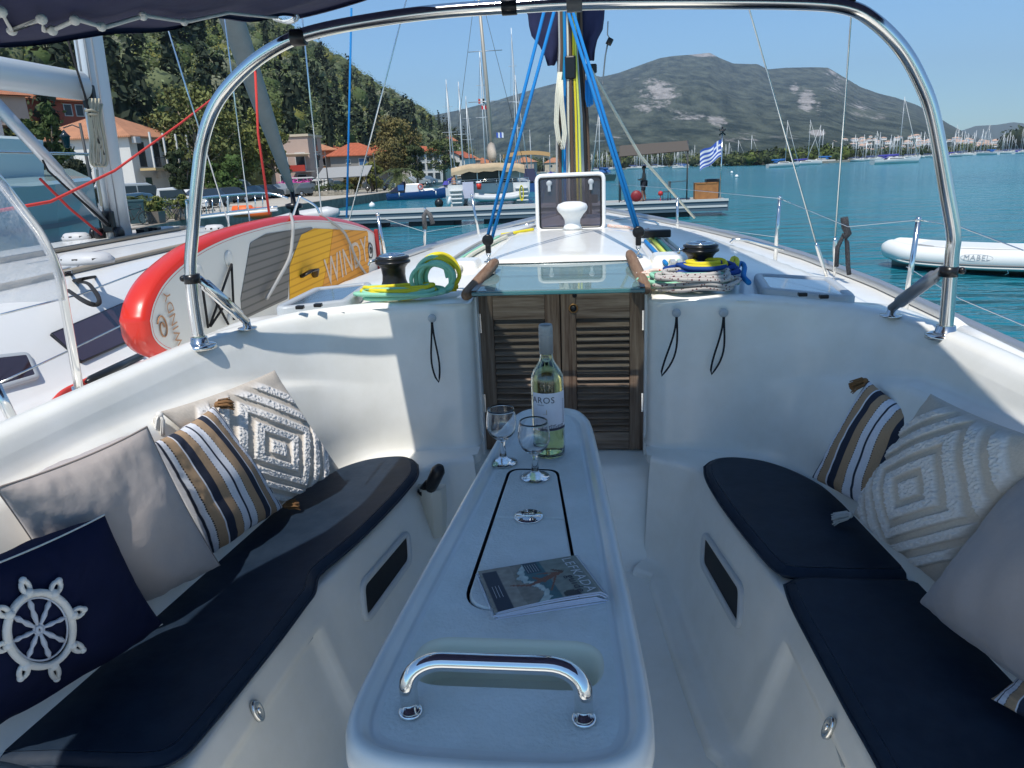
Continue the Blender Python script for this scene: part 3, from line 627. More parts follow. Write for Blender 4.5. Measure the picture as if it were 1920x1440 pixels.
# starboard white rail outside the coaming
a = PB(1790, 616, z=2.27); b = PB(1925, 684, z=2.27); m = M(); m.tube([a, a.lerp(b, .5), b, b+(b-a)], .022, 12); m.tube([a+Vector((-.03, .02, .03)), a+Vector((-.01, .0, .012)), a.lerp(b, .12)], [.01, .024, .024], 10); m.build('side_rail', WHITE, Y)
# pushpit tubes and clear vinyl curtain on the port side
m = M(); f1_ = PB(152, 752, z=2.10); f2_ = PB(50, 843, z=2.10)
m.tube([f1_, PB(140, 680, y=f1_.y-.02), PB(112, 520, y=f1_.y-.05), PB(98, 480, y=f1_.y-.06), PB(70, 430, y=f1_.y-.10), PB(0, 340, y=f1_.y-.2), PB(-80, 250, y=f1_.y-.3)], .0135, 12); m.build('pushpit_tube', STEEL, Y)
m = M(); m.tube([f2_, PB(25, 790, y=f2_.y-.02), PB(-20, 700, y=f2_.y-.05)], .0135, 12); m.build('pushpit_tube', STEEL, Y)
for f in (f1_, f2_):
    m = M(); m.lathe([(.03, -.01), (.03, .004), (.018, .008), (.018, .05), (.0001, .05)], f, 16); m.build('tube_foot', STEEL, Y)
# ---- stainless arch with braces
AR = [(1772, 626), (1775, 600), (1785, 480), (1788, 440), (1775, 360), (1750, 220), (1725, 150), (1690, 90), (1640, 40), (1590, 14), (1500, 5), (1300, 3), (1100, 5), (960, 12), (820, 22), (700, 38), (600, 57), (540, 77), (480, 113), (430, 160), (400, 205), (380, 265), (370, 340), (362, 430), (357, 500), (362, 560), (374, 640)]
m = M(); m.tube(catmull([PB(*p, y=1.90) for p in AR], 140), .0162, 20); ar = m.build('bimini_arch', STEEL, Y)
for px in (955, 1077, 560):
    p = PB(px, interp(px, [560, 955, 1077], [70, 12, 6]), y=1.90); m = M(); m.tube([p+Vector((-.018, 0, 0)), p+Vector((.018, 0, 0))], .0195, 16); m.build('clamp_sleeve', BLKM if px < 1000 else mat('grey clamp', (.16, .16, .16), .4), ar, bevel=.002)
p = PB(1590, 0, y=1.90); m = M(); m.box(p+Vector((0, 0, .01)), (.03, .02, .05)); m.build('clamp_lug', BLK, ar, bevel=.003)
for foot, brk_a, brk_b, cl in (((1772, 625), (1765, 508), (1672, 578), (1779, 508)), ((375, 645), (372, 522), (462, 603), (360, 522))):
    p = PB(*foot, y=1.90); m = M(); m.lathe([(.045, -.012), (.045, -.002), (.032, .003), (.024, .006), (.022, .02)], p, 24); m.build('arch_foot', STEEL, ar)
    c0 = PB(*cl, y=1.90); m = M(); m.tube([c0-Vector((0, 0, .013)), c0+Vector((0, 0, .011))], .0215, 14); m.ball(c0+Vector((.030 if foot[0] > 1000 else -.026, 0, 0)), .009, 6); m.build('brace_clamp', BLKM, ar)
    a = PB(*brk_a, y=1.92); b = PB(*brk_b, z=2.345); m = M(); m.tube([a, a.lerp(b, .12), a.lerp(b, .13), a.lerp(b, .82), a.lerp(b, .83), b], [.011, .011, .0165, .0165, .012, .012], 14); br = m.build('arch_brace', STEEL if foot[0] < 1000 else mat('grey tube', (.25, .27, .3), .35, .6), ar)
    m = M(); m.lathe([(.028, -.022), (.028, -.018), (.012, -.016), (.011, .006), (.0001, .008)], b, 16); m.build('brace_foot', STEEL, ar)
# ---- navy canopy (its shade lies over most of the cockpit)
_e = [PB(0, 72, x=-.735), PB(180, 68, x=-.685), PB(400, 50, x=-.665)]
LXY = [(-.9, -.93, 2.96), (.5, -.93, 2.97), (.85, -.88, 2.975)]+[(p.y, p.x, p.z) for p in _e]+[(2.13, -.66, 3.155)]
def lx_(y): return interp(y, [p[0] for p in LXY], [p[1] for p in LXY])
def lz_(y): return interp(y, [p[0] for p in LXY], [p[2] for p in LXY])
def cz(x, y): return lz_(y)+.10*sm(-.80, -.20, x)-.07*sm(.45, .86, x)+.006*math.sin(x*9+y*4)+.005*math.sin(y*17+x*2)
def yf(x): return interp(x, [-.87, -.46, -.31, -.25, .10, .15, .86], [2.11, 2.11, 1.95, 1.835, 1.83, 1.91, 1.905])
cn = M(); ny_, nx_ = 40, 70; vs = []
for dz in (0, .006):
    for j in range(ny_):
        for i in range(nx_): x_ = lerp(-.66, .86, i/(nx_-1)); y = lerp(.13, yf(x_), j/(ny_-1)); x = lerp(lx_(y), .86, i/(nx_-1)); vs.append((x, y, cz(x, y)+dz))
n_ = nx_*ny_; fs = []
for j in range(ny_-1):
    for i in range(nx_-1):
        a = j*nx_+i; fs += [(a, a+nx_, a+nx_+1, a+1), (n_+a, n_+a+1, n_+a+nx_+1, n_+a+nx_)]
cn.add(vs, fs)
def hemrow(x, y, nx__, ny__, d): z = cz(x, y); return [(x, y, z+.006), (x+nx__*.010, y+ny__*.010, z-.004), (x+nx__*.009, y+ny__*.009, z-d), (x, y, z-d)]
cn.loft([hemrow(x, yf(x), 0, 1, .008) for x in np.linspace(-.66, .86, 60)])
cn.loft([hemrow(lx_(y), y, -1, 0, .007+.002*math.sin(y*11)) for y in np.linspace(.13, 2.11, 50)][::-1])
cn.loft([hemrow(.86, y, 1, 0, .02) for y in np.linspace(.13, 1.90, 30)])
can = cn.build('bimini_canopy', NAVYC, Y)
m = M(); m.tube([(lx_(y)+.03, y, cz(lx_(y)+.03, y)+.016) for y in np.linspace(.15, 2.06, 20)], .011, 10); m.build('canopy_bow', STEEL, can)
m = M(); zig = []
for k, px in enumerate((-20, 2, 22, 78, 82, 98, 140, 145, 190, 200, 268, 275, 345, 355, 428, 500, 520)):
    py_ = ({0: 60, 1: 22, 2: 57, 3: 36, 4: 57, 5: 57, 6: 38, 7: 37, 8: 50, 9: 50, 10: 30, 11: 30, 12: 41, 13: 40, 14: 24, 15: 32, 16: 33}[k])
    zz_ = 3.03
    for _ in range(8): p_ = PB(px, py_, z=zz_); zz_ = cz(p_.x, min(p_.y, 2.1))-.012
    zig.append(p_)
m.tube(zig, .0032, 6)
for k in (2, 5, 8, 12, 1, 3, 6, 10): m.ball(zig[k], .007, 5)
for k in range(3): m.tube([PB(530+20*math.cos(a)+k*5, 32+8*math.sin(a)*(1+k*.2), y=2.10) for a in np.linspace(0, 6.28, 12, endpoint=False)], .003, 5, closed=True)
m.build('canopy_lacing', CORDW, can)
m = M(); m.tube([PB(107, 71, x=-.80), PB(160, 69, x=-.80)], .006, 8, flat=.4); m.tube([PB(200, 55, x=-.73), PB(290, 51, x=-.73)], .003, 6); m.build('canopy_batten', WHITE, can)
# clear vinyl side curtain, port quarter
m = M(); q = [PB(-60, 230, y=1.7), PB(98, 470, y=1.9), PB(135, 640, y=1.93), PB(112, 560, y=1.9)]
TL, TR = PB(-150, 120, y=1.62), PB(-2, 330, y=1.82); rows = []
edge = [(2, 335), (45, 392), (82, 440), (100, 480), (112, 525), (118, 560)]
for k, e in enumerate(edge):
    e_ = PB(*e, y=1.86+.01*k); w_ = PB(-160, e[1]+60-k*5, y=1.45+.01*k); rows.append([w_.lerp(e_, t)+Vector((0, .01*math.sin(9*t+k), .008*math.sin(7*t+2*k))) for t in np.linspace(0, 1, 14)])
m.loft(rows); vin = m.build('clear_curtain', mat('clear vinyl', (.75, .77, .82), .05, bump=(16, .9, .02), alpha=.50, spec=.9), can)
m = M(); m.tube(catmull([PB(*e, y=1.855+.01*k) for k, e in enumerate([(-20, 308)]+edge)], 30), .012, 8, flat=.4); m.build('curtain_zip', mat('white tape', (.6, .58, .55), .7), can)
# ================================================================ LOOSE THINGS ABOARD (yacht coordinates)
def slab(m, poly, z0, z1, r, mi=0):
    ar = sum(poly[i-1][0]*poly[i][1]-poly[i][0]*poly[i-1][1] for i in range(len(poly)))
    if ar < 0: poly = poly[::-1]
    m.loft([[(x, y, z) for x, y in offset_poly(poly, d)] for d, z in ((r*.6, z0), (0, z0+r*.5), (-.002, (z0+z1)/2), (0, z1-r*.7), (r*.35, z1-r*.25), (r, z1-.001))], closed=True, mi=mi)
    fill_region(m, offset_poly(poly, r), [], lambda x, y: (x, y, z1), mi=mi, smooth=True)
def cushion(nm, label, pts, group, z=1.803, th=.032):
    poly = [(v.x, v.y) for v in catmull([(p[0], p[1], 0) for p in pts]+[(pts[0][0], pts[0][1], 0)], 150)][:-1]
    m = M(); slab(m, poly, z, z+th, .02); o = m.build(nm, NAVYV, org=(pts[0][0], pts[0][1], z), frame=B, label=label, cat='cushion', group=group)
    s = M(); s.tube([(x, y, z+th*.52) for x, y in offset_poly(poly if sum(poly[i-1][0]*poly[i][1]-poly[i][0]*poly[i-1][1] for i in range(len(poly))) > 0 else poly[::-1], -.003)], .0035, 5, closed=True); s.build('piping', NAVYV, o)
    return o
G = 'navy seat pads in the cockpit'
cushion('seat_cushion', 'long navy vinyl seat pad under the pillows on the port bench left of the table', [(-.47, 2.205), (-.45, 2.12), (-.456, 2.03), (-.478, 1.88), (-.515, 1.70), (-.555, 1.565), (-.560, 1.52), (-.545, 1.46), (-.548, 1.40), (-.558, 1.25), (-.583, 1.02), (-.60, .955), (-.65, .93), (-.80, .925), (-.955, .93), (-.945, 1.1), (-.895, 1.45), (-.848, 1.72), (-.80, 1.98), (-.74, 2.13), (-.66, 2.225), (-.57, 2.262), (-.51, 2.255)], G)
cushion('seat_cushion', 'navy seat pad at the near left bottom corner of the cockpit', [(-.60, .91), (-.61, .6), (-.62, .1), (-.62, -.4), (-.78, -.45), (-.96, -.4), (-.975, .1), (-.975, .6), (-.965, .90), (-.80, .912), (-.64, .912)], G)
cushion('seat_cushion', 'navy seat pad nearest the bulkhead on the starboard bench, under the striped pillow', [(.462, 2.20), (.455, 2.12), (.462, 2.02), (.482, 1.88), (.512, 1.73), (.542, 1.61), (.575, 1.578), (.66, 1.572), (.78, 1.572), (.845, 1.59), (.838, 1.75), (.80, 1.98), (.74, 2.13), (.66, 2.225), (.57, 2.262), (.50, 2.25)], G)
cushion('seat_cushion', 'navy seat pad nearest the camera on the starboard bench, under the beige pillow', [(.552, 1.535), (.548, 1.46), (.553, 1.35), (.566, 1.15), (.58, .95), (.592, .5), (.60, 0), (.61, -.4), (.78, -.45), (.95, -.4), (.97, .1), (.965, .6), (.945, 1.1), (.89, 1.45), (.85, 1.55), (.72, 1.562), (.60, 1.562)], G)
# ---- pillows
def nz(x, y, z, s=1.): return noise.noise(Vector((x*s, y*s, z*s)))
class Pil:
    def __init__(s, c, th, seed=0, bow=.05, fold=.012):
        s.c = [Vector(p) for p in c]; s.th = th; s.seed = seed; s.bow = bow; s.fold = fold
        s.n = ((s.c[1]-s.c[0]).cross(s.c[3]-s.c[0])).normalized()
        cam_ = Vector(OB); ctr = sum(s.c, Vector())/4
        if s.n.dot(cam_-ctr) < 0: s.n = -s.n
    def at(s, u, v, side=1, extra=0.):
        a = s.bow*4*v*(1-v)*(1-2*u)**3*.5; b = s.bow*4*u*(1-u)*(1-2*v)**3*.5
        u2, v2 = u+a, v+b
        p = s.c[0].lerp(s.c[1], u2).lerp(s.c[3].lerp(s.c[2], u2), v2)
        k = max(0, math.sin(math.pi*min(1, max(0, u)))*math.sin(math.pi*min(1, max(0, v))))**.42
        e = 1-min(1, 4*min(u, v, 1-u, 1-v))
        w = s.fold*(nz(u*3, v*3, s.seed, 1.3)+.5*e*nz(u*14, v*14, s.seed+5))*(k**.5)
        return p+s.n*(side*(s.th/2*k+extra)+w)
    def nrm(s, u, v):
        h = .01; return ((s.at(u+h, v)-s.at(u-h, v)).cross(s.at(u, v+h)-s.at(u, v-h))).normalized()*(1 if ((s.at(u+h, v)-s.at(u-h, v)).cross(s.at(u, v+h)-s.at(u, v-h))).dot(s.n) > 0 else -1)
def pillow(label, P, mt, group=None, n=60, colf=None, dispf=None, piping=None, nm='pillow', cat='pillow'):
    m = M(); m.col = []; rows = []
    t = thing(nm, label, cat, (P.c[0]+P.c[1])/2, frame=B, group=group)
    for side in (1, -1):
        N = n if side > 0 else 24; rr = []
        for j in range(N+1):
            row = []
            for i in range(N+1):
                u, v = i/N, j/N; d = dispf(u, v) if (dispf and side > 0) else 0
                row.append(P.at(u, v, side, d)); m.col.append((*(colf(u, v) if colf else (.5, .5, .5)), 1))
            rr.append(row)
        flip = ((rr[0][1]-rr[0][0]).cross(rr[1][0]-rr[0][0])).dot(P.n)*side < 0
        if not flip: m.loft(rr)
        else:
            o = len(m.v); M.loft(m, rr)
            for k in range(len(m.f)-N*N, len(m.f)): m.f[k] = m.f[k][::-1]
    if not colf: m.col = None
    m.build('cover', mt, t)
    if piping:
        e = [(k/30, 0) for k in range(30)]+[(1, k/30) for k in range(30)]+[(1-k/30, 1) for k in range(30)]+[(0, 1-k/30) for k in range(30)]
        q = M(); q.tube([P.at(u, v, 1) for u, v in e], piping[1], 6, closed=True); q.build('piping', piping[0], t)
    return t
def tassel(t, p, d, L, mt, r=.012):
    m = M(); p = Vector(p); d = Vector(d).normalized(); m.ball(p+d*.008, r*.7, 6); rn = random.Random(3)
    for k in range(46):
        a = rn.uniform(0, 6.28); s = rn.uniform(.2, 1); o = d.orthogonal().normalized(); w = d.cross(o); e = (o*math.cos(a)+w*math.sin(a))*s
        m.tube([p+d*.008+e*r*.4, p+d*L*.3+e*r*1.1, p+d*L*.7+e*r*1.25+Vector((0, 0, -.004*s)), p+d*L*rn.uniform(.85, 1.05)+e*r*rn.uniform(1, 1.6)+Vector((0, 0, -.008))], .0016, 4)
    m.build('tassel', mt, t)
WH, TN, NV, BK = (.70, .71, .76), (.40, .27, .165), (.022, .028, .05), (.012, .012, .02)
SEQ = [(.000, WH), (.012, NV), (.030, WH), (.085, TN), (.185, WH), (.200, NV), (.285, TN), (.375, WH), (.455, NV), (.480, WH), (.560, TN), (.665, NV), (.750, WH), (.765, TN), (.865, WH), (.93, NV), (.945, WH), (.97, TN)]
DOT = [.085, .375, .560, .865]
def stripes(u, v):
    c = WH
    for a, k in SEQ:
        if u >= a: c = k
    for d in DOT:
        if abs(u-d) < .0055 and (v*46) % 1 < .55: c = BK
    f = 1+.10*nz(u*60, v*60, 1); return tuple(x*f for x in c)
def tuft(u, v):
    # concentric diamonds of tufted bands
    d = abs(u-.5)+abs(v-.5); m1 = max(abs(u-.5), abs(v-.5)); x = d/.5
    band = 0
    for a, b in ((0, .17), (.32, .50), (.66, .84), (1.0, 1.18), (1.34, 1.52)):
        band = max(band, sm(a-.025, a+.015, x)*(1-sm(b-.015, b+.025, x)) if a > 0 else (1-sm(b-.015, b+.025, x)))
    band *= sm(.0, .05, min(u, v, 1-u, 1-v)); return band
def tuftd(u, v): b = tuft(u, v); return b*(.010+.0045*nz(u, v, 2, 62)+.003*nz(u, v, 9, 130))
def tuftc(u, v):
    b = tuft(u, v); f = 1+.12*nz(u, v, 4, 90); return tuple(lerp(a, c, b)*f for a, c in zip((.56, .50, .43), (.72, .70, .68)))
def K(px, py, **k): return PB(px, py, **k)
# port side, front to back
c3 = K(288, 790, z=2.08); P1 = Pil([K(505, 960, z=1.86), K(636, 880, z=1.90), K(515, 694, y=1.98), K(300, 772, y=1.56)], .11, 3, .04)
t = pillow('cream tufted diamond pillow leaning in the left corner behind the striped one', P1, CREAMF, 'tufted cream pillows', 170, tuftc, tuftd)
tassel(t, P1.c[3], (-.2, -.1, -.8), .06, TASW)
P2 = Pil([K(395, 1040, z=1.865), K(530, 950, z=1.865), K(402, 760, y=1.68), K(288, 830, y=1.42)], .12, 8, .04)
t = pillow('striped pillow between the beige and cream pillows on the left bench', P2, STRIPE, 'striped pillows', 210, stripes)
t.children[0].data
tassel(t, P2.c[2]+Vector((0, 0, .0)), (.8, .3, .15), .045, TASB); tassel(t, P2.c[1], (.6, .3, .1), .045, TASB)
P3 = Pil([K(150, 1175, z=1.87), K(412, 1060, z=1.87), K(275, 800, y=1.38), K(-8, 915, y=1.04)], .15, 14, .05, .013)
pillow('large plain beige pillow behind the navy ship wheel pillow on the left bench', P3, BEIGE, None, 120, piping=(mat('beige piping', (.30, .25, .22), .8), .002))
P4 = Pil([K(-120, 1420, z=1.87), K(305, 1170, z=1.88), K(196, 965, y=1.14), K(-140, 1105, y=.80)], .13, 22, .05)
t4 = pillow('navy pillow with a white rope ship wheel at the left edge', P4, NAVYP, None, 80)
e = [(k/60, 1) for k in range(61)]; m = M()
m.tube([P4.at(k/60, 1.0, 1) for k in range(61)], .0017, 5)
m.build('piping', CORDW, t4)
m = M(); m.tube([P4.at(k/60, 0.0, 1) for k in range(61)], .0014, 5); m.build('piping', CORDW, t4)
def on4(px, py, lift=.003):
    best = None; d = Vector(RB @ np.array([(px-960)/F, (720-py)/F, -1.])); o = Vector(OB)
    u, v = .5, .5
    for _ in range(30):
        p = P4.at(u, v); tt = (p-o).dot(P4.n)/d.dot(P4.n); q = o+d*tt; dl = q-p; h = .01
        du = (P4.at(u+h, v)-P4.at(u-h, v))/(2*h); dv = (P4.at(u, v+h)-P4.at(u, v-h))/(2*h)
        a11, a12, a22 = du.dot(du), du.dot(dv), dv.dot(dv); b1, b2 = dl.dot(du), dl.dot(dv); D = a11*a22-a12*a12
        u = min(.99, max(.01, u+.7*(b1*a22-b2*a12)/D)); v = min(.99, max(.01, v+.7*(b2*a11-b1*a12)/D))
    return P4.at(u, v)+P4.nrm(u, v)*lift
wc = (70, 1178); rr_ = 62; m = M()
rg = lambda a, k: (wc[0]+rr_*k*math.cos(a)*1.0+.0, wc[1]-rr_*k*math.sin(a)*1.10)
m.tube([on4(*rg(a, 1.0), .006) for a in np.linspace(0, 2*math.pi, 48, endpoint=False)], .0062, 8, closed=True)
mt_ = M(); mt_.tube([on4(*rg(a, .86), .004) for a in np.linspace(0, 2*math.pi, 48, endpoint=False)], .0018, 6, closed=True)
for k in range(8):
    a = R_(22+45*k); mt_.tube([on4(*rg(a, q), .004) for q in (.12, .25, .4, .55, .7, .85)], [.002, .0035, .0048, .003, .005, .002], 6)
    c = rg(a, 1.22); dx, dy = math.cos(a), math.sin(a)*1.1
    lp = [on4(c[0]+rr_*(.18*math.cos(b)*dx-.11*math.sin(b)*dy), c[1]-rr_*(.18*math.cos(b)*dy+.11*math.sin(b)*dx), .006) for b in np.linspace(0, 2*math.pi, 14, endpoint=False)]
    m.tube(lp, .0042, 7, closed=True); m.ball(on4(*rg(a, 1.05), .008), .008, 6); m.ball(on4(*rg(a, 1.42), .006), .006, 6)
mt_.tube([on4(*rg(a, .08), .005) for a in np.linspace(0, 2*math.pi, 14, endpoint=False)], .003, 6, closed=True); mt_.tube([on4(*rg(a, .16), .004) for a in np.linspace(0, 2*math.pi, 18, endpoint=False)], .0015, 6, closed=True)
wheel = m.build('rope_ship_wheel', CORDW, t4); mt_.build('embroidered_spokes', mat('pale embroidery', (.50, .54, .62), .8), t4)
# starboard side
P5 = Pil([K(1720, 1010, z=1.865), K(1522, 895, z=1.865), K(1628, 713, y=1.95), K(1760, 800, y=1.72)], .11, 31, .05)
t = pillow('striped tan white and navy pillow leaning in the right corner of the cockpit', P5, STRIPE, 'striped pillows', 210, lambda u, v: stripes(1-u, v))
tassel(t, P5.c[2], (-.8, .1, -.25), .045, TASB)
P6 = Pil([K(1770, 1105, z=1.87), K(1600, 965, z=1.87), K(1745, 738, y=1.62), K(1975, 830, y=1.30)], .12, 37, .04)
t = pillow('large cream tufted diamond pillow between the striped and beige ones on the right bench', P6, CREAMF, 'tufted cream pillows', 180, tuftc, tuftd)
tassel(t, P6.c[1], (-.8, .05, -.12), .05, TASW)
P7 = Pil([K(1985, 1330, z=1.87), K(1725, 1128, z=1.87), K(1925, 880, y=1.36), K(2120, 1000, y=1.02)], .14, 41, .05, .014)
pillow('plain grey beige pillow at the right edge of the photo', P7, mat('grey beige cotton', (.40, .36, .35), .85, bump=(14, .3, .01), sheen=.2), None, 90)
P8 = Pil([K(2080, 1440, z=1.865), K(1858, 1310, z=1.865), K(1925, 1255, y=1.20), K(2120, 1330, y=1.02)], .08, 47, .05)
t = pillow('corner of a striped pillow at the lower right edge beside the grey beige pillow', P8, STRIPE, 'striped pillows', 150, stripes)
# ---- bottle
TZ = 2.1168
bp = PB(1030, 850, z=TZ); bt = thing('wine_bottle', 'bottle of white wine with white label at the far end of the table', 'wine bottle', (bp.x, bp.y, TZ), frame=B)
br = [(.0001, .010), (.022, .004), (.033, .0), (.0365, .005), (.0375, .02), (.0375, .178), (.036, .192), (.031, .205), (.022, .218), (.0165, .228), (.0145, .24), (.0145, .30)]
m = M(); m.lathe(br, bp+Vector((0, 0, 0)), 40, cap=False); m.lathe([(r-.0022, z+(.004 if z < .03 else 0)) for r, z in br if r > .004][::-1], bp, 40, cap=False); m.build('glass', mat('pale green glass', (.93, .97, .86), 0, trans=1., ior=1.5), bt)
m = M(); m.lathe([(.0001, .0145), (.03, .008), (.0345, .012), (.0350, .03), (.0350, .177), (.0335, .190), (.0285, .203), (.0195, .216), (.0140, .226), (.0120, .238), (.0120, .243), (.0001, .243)], bp, 40); m.build('wine', WINE, bt)
m = M(); m.lathe([(.0158, .244), (.0158, .30), (.0152, .307), (.014, .310), (.0001, .310)], bp, 32)
for z in (.284, .290): m.lathe([(.0158, z-.001), (.0163, z), (.0158, z+.001)], bp, 32, cap=False)
m.build('cap', mat('grey cap', (.36, .37, .37), .45, .2), bt)
def wrap(x, z, off=.0006):   # x along the bottle's girth, z up the label
    R = .0378+off; a = R_(-93)+x/R; return (bp.x+R*math.cos(a), bp.y+R*math.sin(a), TZ+z)
m = M(); rows = []
for z in (.070, .085, .13, .160): rows.append([wrap(x, z) for x in np.linspace(-.034, .055, 30)])
m.loft(rows); lb = m.build('label', mat('paper label', (.74, .72, .78), .6), bt)
m = M(); add_text(m, 'FAROS', .0205, lambda x, y: wrap(x-.012, y+.143, .0012), 0, 1.1); add_text(m, 'WINERY', .0045, lambda x, y: wrap(x-.012, y+.132, .0012)); m.loft([[wrap(x, z, .001) for x in np.linspace(-.02, .055, 20)] for z in (.0705, .0765)])
rn = random.Random(5)
for k in range(16):
    x = -.026+k*.0045; h = rn.uniform(.004, .009); m.loft([[wrap(x+dx, z, .001) for dx in (0, .0016)] for z in (.0765, .0765+h)]); m.loft([[wrap(x+dx, z, .001) for dx in (0, .004)] for z in (.0765+h-.0012, .0765+h)])
for k in range(12): m.loft([[wrap(.043, .085+k*.005, .001), wrap(.050, .085+k*.005, .001)], [wrap(.043, .0865+k*.005, .001), wrap(.050, .0865+k*.005, .001)]])
m.build('label_print', mat('dark ink', (.05, .045, .07), .6), lb)
m = M(); m.add([wrap(x, z, .001) for x, z in ((-.026, .122), (.002, .121), (.002, .110), (-.006, .110))], [(0, 1, 2, 3)], 0, False); m.build('label_stripe', mat('gold ink', (.42, .27, .08), .5), lb)
# ---- glasses
def wineglass(px, py, label):
    p = PB(px, py, z=TZ); t = thing('wine_glass', label, 'wine glass', (p.x, p.y, TZ), frame=B, group='wine glasses on the table')
    o = [(.0001, .0005), (.028, .0008), (.0315, .002), (.0315, .0035), (.022, .0065), (.012, .011), (.0085, .016), (.0072, .028), (.0058, .042), (.0062, .052), (.0095, .058), (.018, .063), (.028, .073), (.0335, .087), (.0345, .098), (.0335, .112), (.0308, .127), (.0300, .132)]
    i = [(.0290, .1325), (.0298, .127), (.0325, .112), (.0335, .098), (.0325, .087), (.027, .074), (.016, .066), (.0001, .0625)]
    m = M(); m.lathe(o+i, p, 44, cap=False); m.build('glass_body', GLASSM, t)
wineglass(944, 868, 'empty wine glass on the left, beside the bottle'); wineglass(1004, 896, 'empty wine glass standing in front of the bottle')
# ---- magazine
mc = [PB(*p, z=TZ) for p in ((925, 1152), (895, 1076), (1082, 1046), (1140, 1112))]
mc = [PB(928, 1150, z=TZ+.012), PB(896, 1072, z=TZ+.012), PB(1078, 1042, z=TZ+.010), PB(1136, 1110, z=TZ+.020)]
mgx = thing('magazine', 'travel guide magazine with a beach photo cover lying on the table lid', 'magazine', (mc[0].x, mc[0].y, TZ), frame=B)
def mg(u, v, z=None, dz=0):   # u left->right, v near->far
    p = mc[0].lerp(mc[3], u).lerp(mc[1].lerp(mc[2], u), v)
    zt = p.z+.004*math.sin(u*3)*(1-v)-.0085*sm(.95, 1, u)*(1-v); return Vector((p.x, p.y, (zt if z is None else lerp(TZ+.0005, zt, z))+dz))
m = M(); N = 14
for a in (0, .18, .37, .55, .74, .92):
    z0, z1 = a, a+.15; rows = []
    ed = [(u/N, 0) for u in range(N)]+[(1, v/6) for v in range(6)]+[(1-u/N, 1) for u in range(N)]+[(0, 1-v/6) for v in range(6)]
    sh = .004*math.sin(a*9)
    m.loft([[mg(u, v, z)+Vector((sh, sh*.5, 0)) for u, v in ed] for z in (z0, z1)], closed=True, smooth=False)
m.build('pages', mat('paper pages', (.60, .62, .74), .7), mgx)
m = M(); m.col = []; NU, NV_ = 90, 50
def cover(u, v):   # generic beach picture: sky, sea, foam, sand and a running figure
    x = u
    c = (.16, .17, .14)
    if u < .62: c = (.03, .09, .10)
    foam = .44+.07*math.sin(v*7)+.04*nz(u, v, 3, 12)
    if abs(u-foam) < .035: c = (.36, .40, .36)
    if u < foam-.04: c = (.16, .14, .11)
    if u < .30-.02*math.sin(v*5): c = (.22, .19, .15)
    f = 1.5+.5*nz(u, v, 1, 16); c = tuple(a*f for a in c)
    if .03 < u < .17 and v < .93: c = (.012, .02, .04)
    if .44 < u < .58 and v > .70: c = (.015, .05, .07)
    if .64 < u < .78 and v < .10+.06*math.sin((u-.64)*22): c = (.03, .03, .03)
    def seg(a, b, r0, r1):
        ax, ay = a; bx, by = b; t = max(0, min(1, ((u-ax)*(bx-ax)+(v-ay)*.62*(by-ay)*.62)/((bx-ax)**2+((by-ay)*.62)**2)))
        return math.hypot(u-ax-t*(bx-ax), (v-ay-t*(by-ay))*.62) < lerp(r0, r1, t)
    for s_ in (((.55, .50), (.70, .60), .030, .028), ((.55, .50), (.40, .42), .024, .014), ((.40, .42), (.24, .50), .014, .008), ((.55, .47), (.47, .60), .020, .012), ((.68, .55), (.56, .22), .010, .007), ((.68, .64), (.52, .66), .009, .006), ((.74, .62), (.76, .63), .020, .018)):
        if seg(*s_): c = (.22, .07, .03)
    if seg((.76, .64), (.68, .72), .02, .01): c = (.10, .04, .02)
    return c
rows = []
for j in range(NV_+1):
    row = []
    for i in range(NU+1): u, v = i/NU, j/NV_; row.append(mg(u, v, 1, .0009)); m.col.append((*cover(u, v), 1))
    rows.append(row)
m.loft(rows); m.build('cover', mat('printed cover', (.3, .3, .3), .42, attr='Col'), mgx)
m = M(); rot = lambda cx, cy, s: (lambda x, y: mg(cx+y*s, cy-x*s*1.45, 1, .0016))
add_text(m, 'LEFKADA', .2, rot(.885, .50, .70), 0, 1.12); 
for k in range(5): add_text(m, '-----------', .05, rot(.56-.025*k, .83, .8))
for k in range(3): add_text(m, '------------', .055, rot(.13-.03*k, .42, .9))
m.build('cover_title', mat('white ink', (.75, .75, .74), .5), mgx)
m = M(); add_text(m, 'guide', .135, rot(.80, .28, .9), 0, 1.2); m.build('cover_subtitle', mat('dark ink', (.05, .045, .07), .6), mgx)
# ---- rope coils round the winches
def coil(nm, label, col, c, rx, ry, turns, r, z, seed, dz=.0, group=None, ang=0, arcs=0):
    rn = random.Random(seed); m = M(); keys = []
    for k in range(turns):
        sx_, sy_ = rn.uniform(.72, 1.08), rn.uniform(.6, 1.1); ox, oy = rn.uniform(-.018, .018), rn.uniform(-.012, .012); n = 9
        for i in range(n):
            t = (i+rn.uniform(-.15, .15))/n*2*math.pi; x = rx*sx_*math.cos(t)+ox+rn.uniform(-.006, .006); y = ry*sy_*math.sin(t)+oy+rn.uniform(-.005, .005)
            ca, sa = math.cos(ang), math.sin(ang); keys.append((c[0]+x*ca-y*sa, c[1]+x*sa+y*ca, z+r+dz*(k+rn.random()*.8)/turns+rn.uniform(0, .008)))
    m.tube(catmull(keys, len(keys)*5), r, 8); return m.build(nm, ROPES[col], org=(c[0], c[1], z), frame=B, label=label, cat='rope', group=group)
zc = 2.328; pc = PB(760, 552, z=zc)
coil('rope_coil', 'yellow rope flaked flat on deck around the port winch', 'yellow', (pc.x-.01, 2.475), .125, .052, 7, .0072, zc, 11, .03)
coil('rope_coil', 'pale green rope flaked flat on deck around the port winch', 'green', (pc.x, 2.475), .145, .056, 6, .0072, zc, 12, .028)
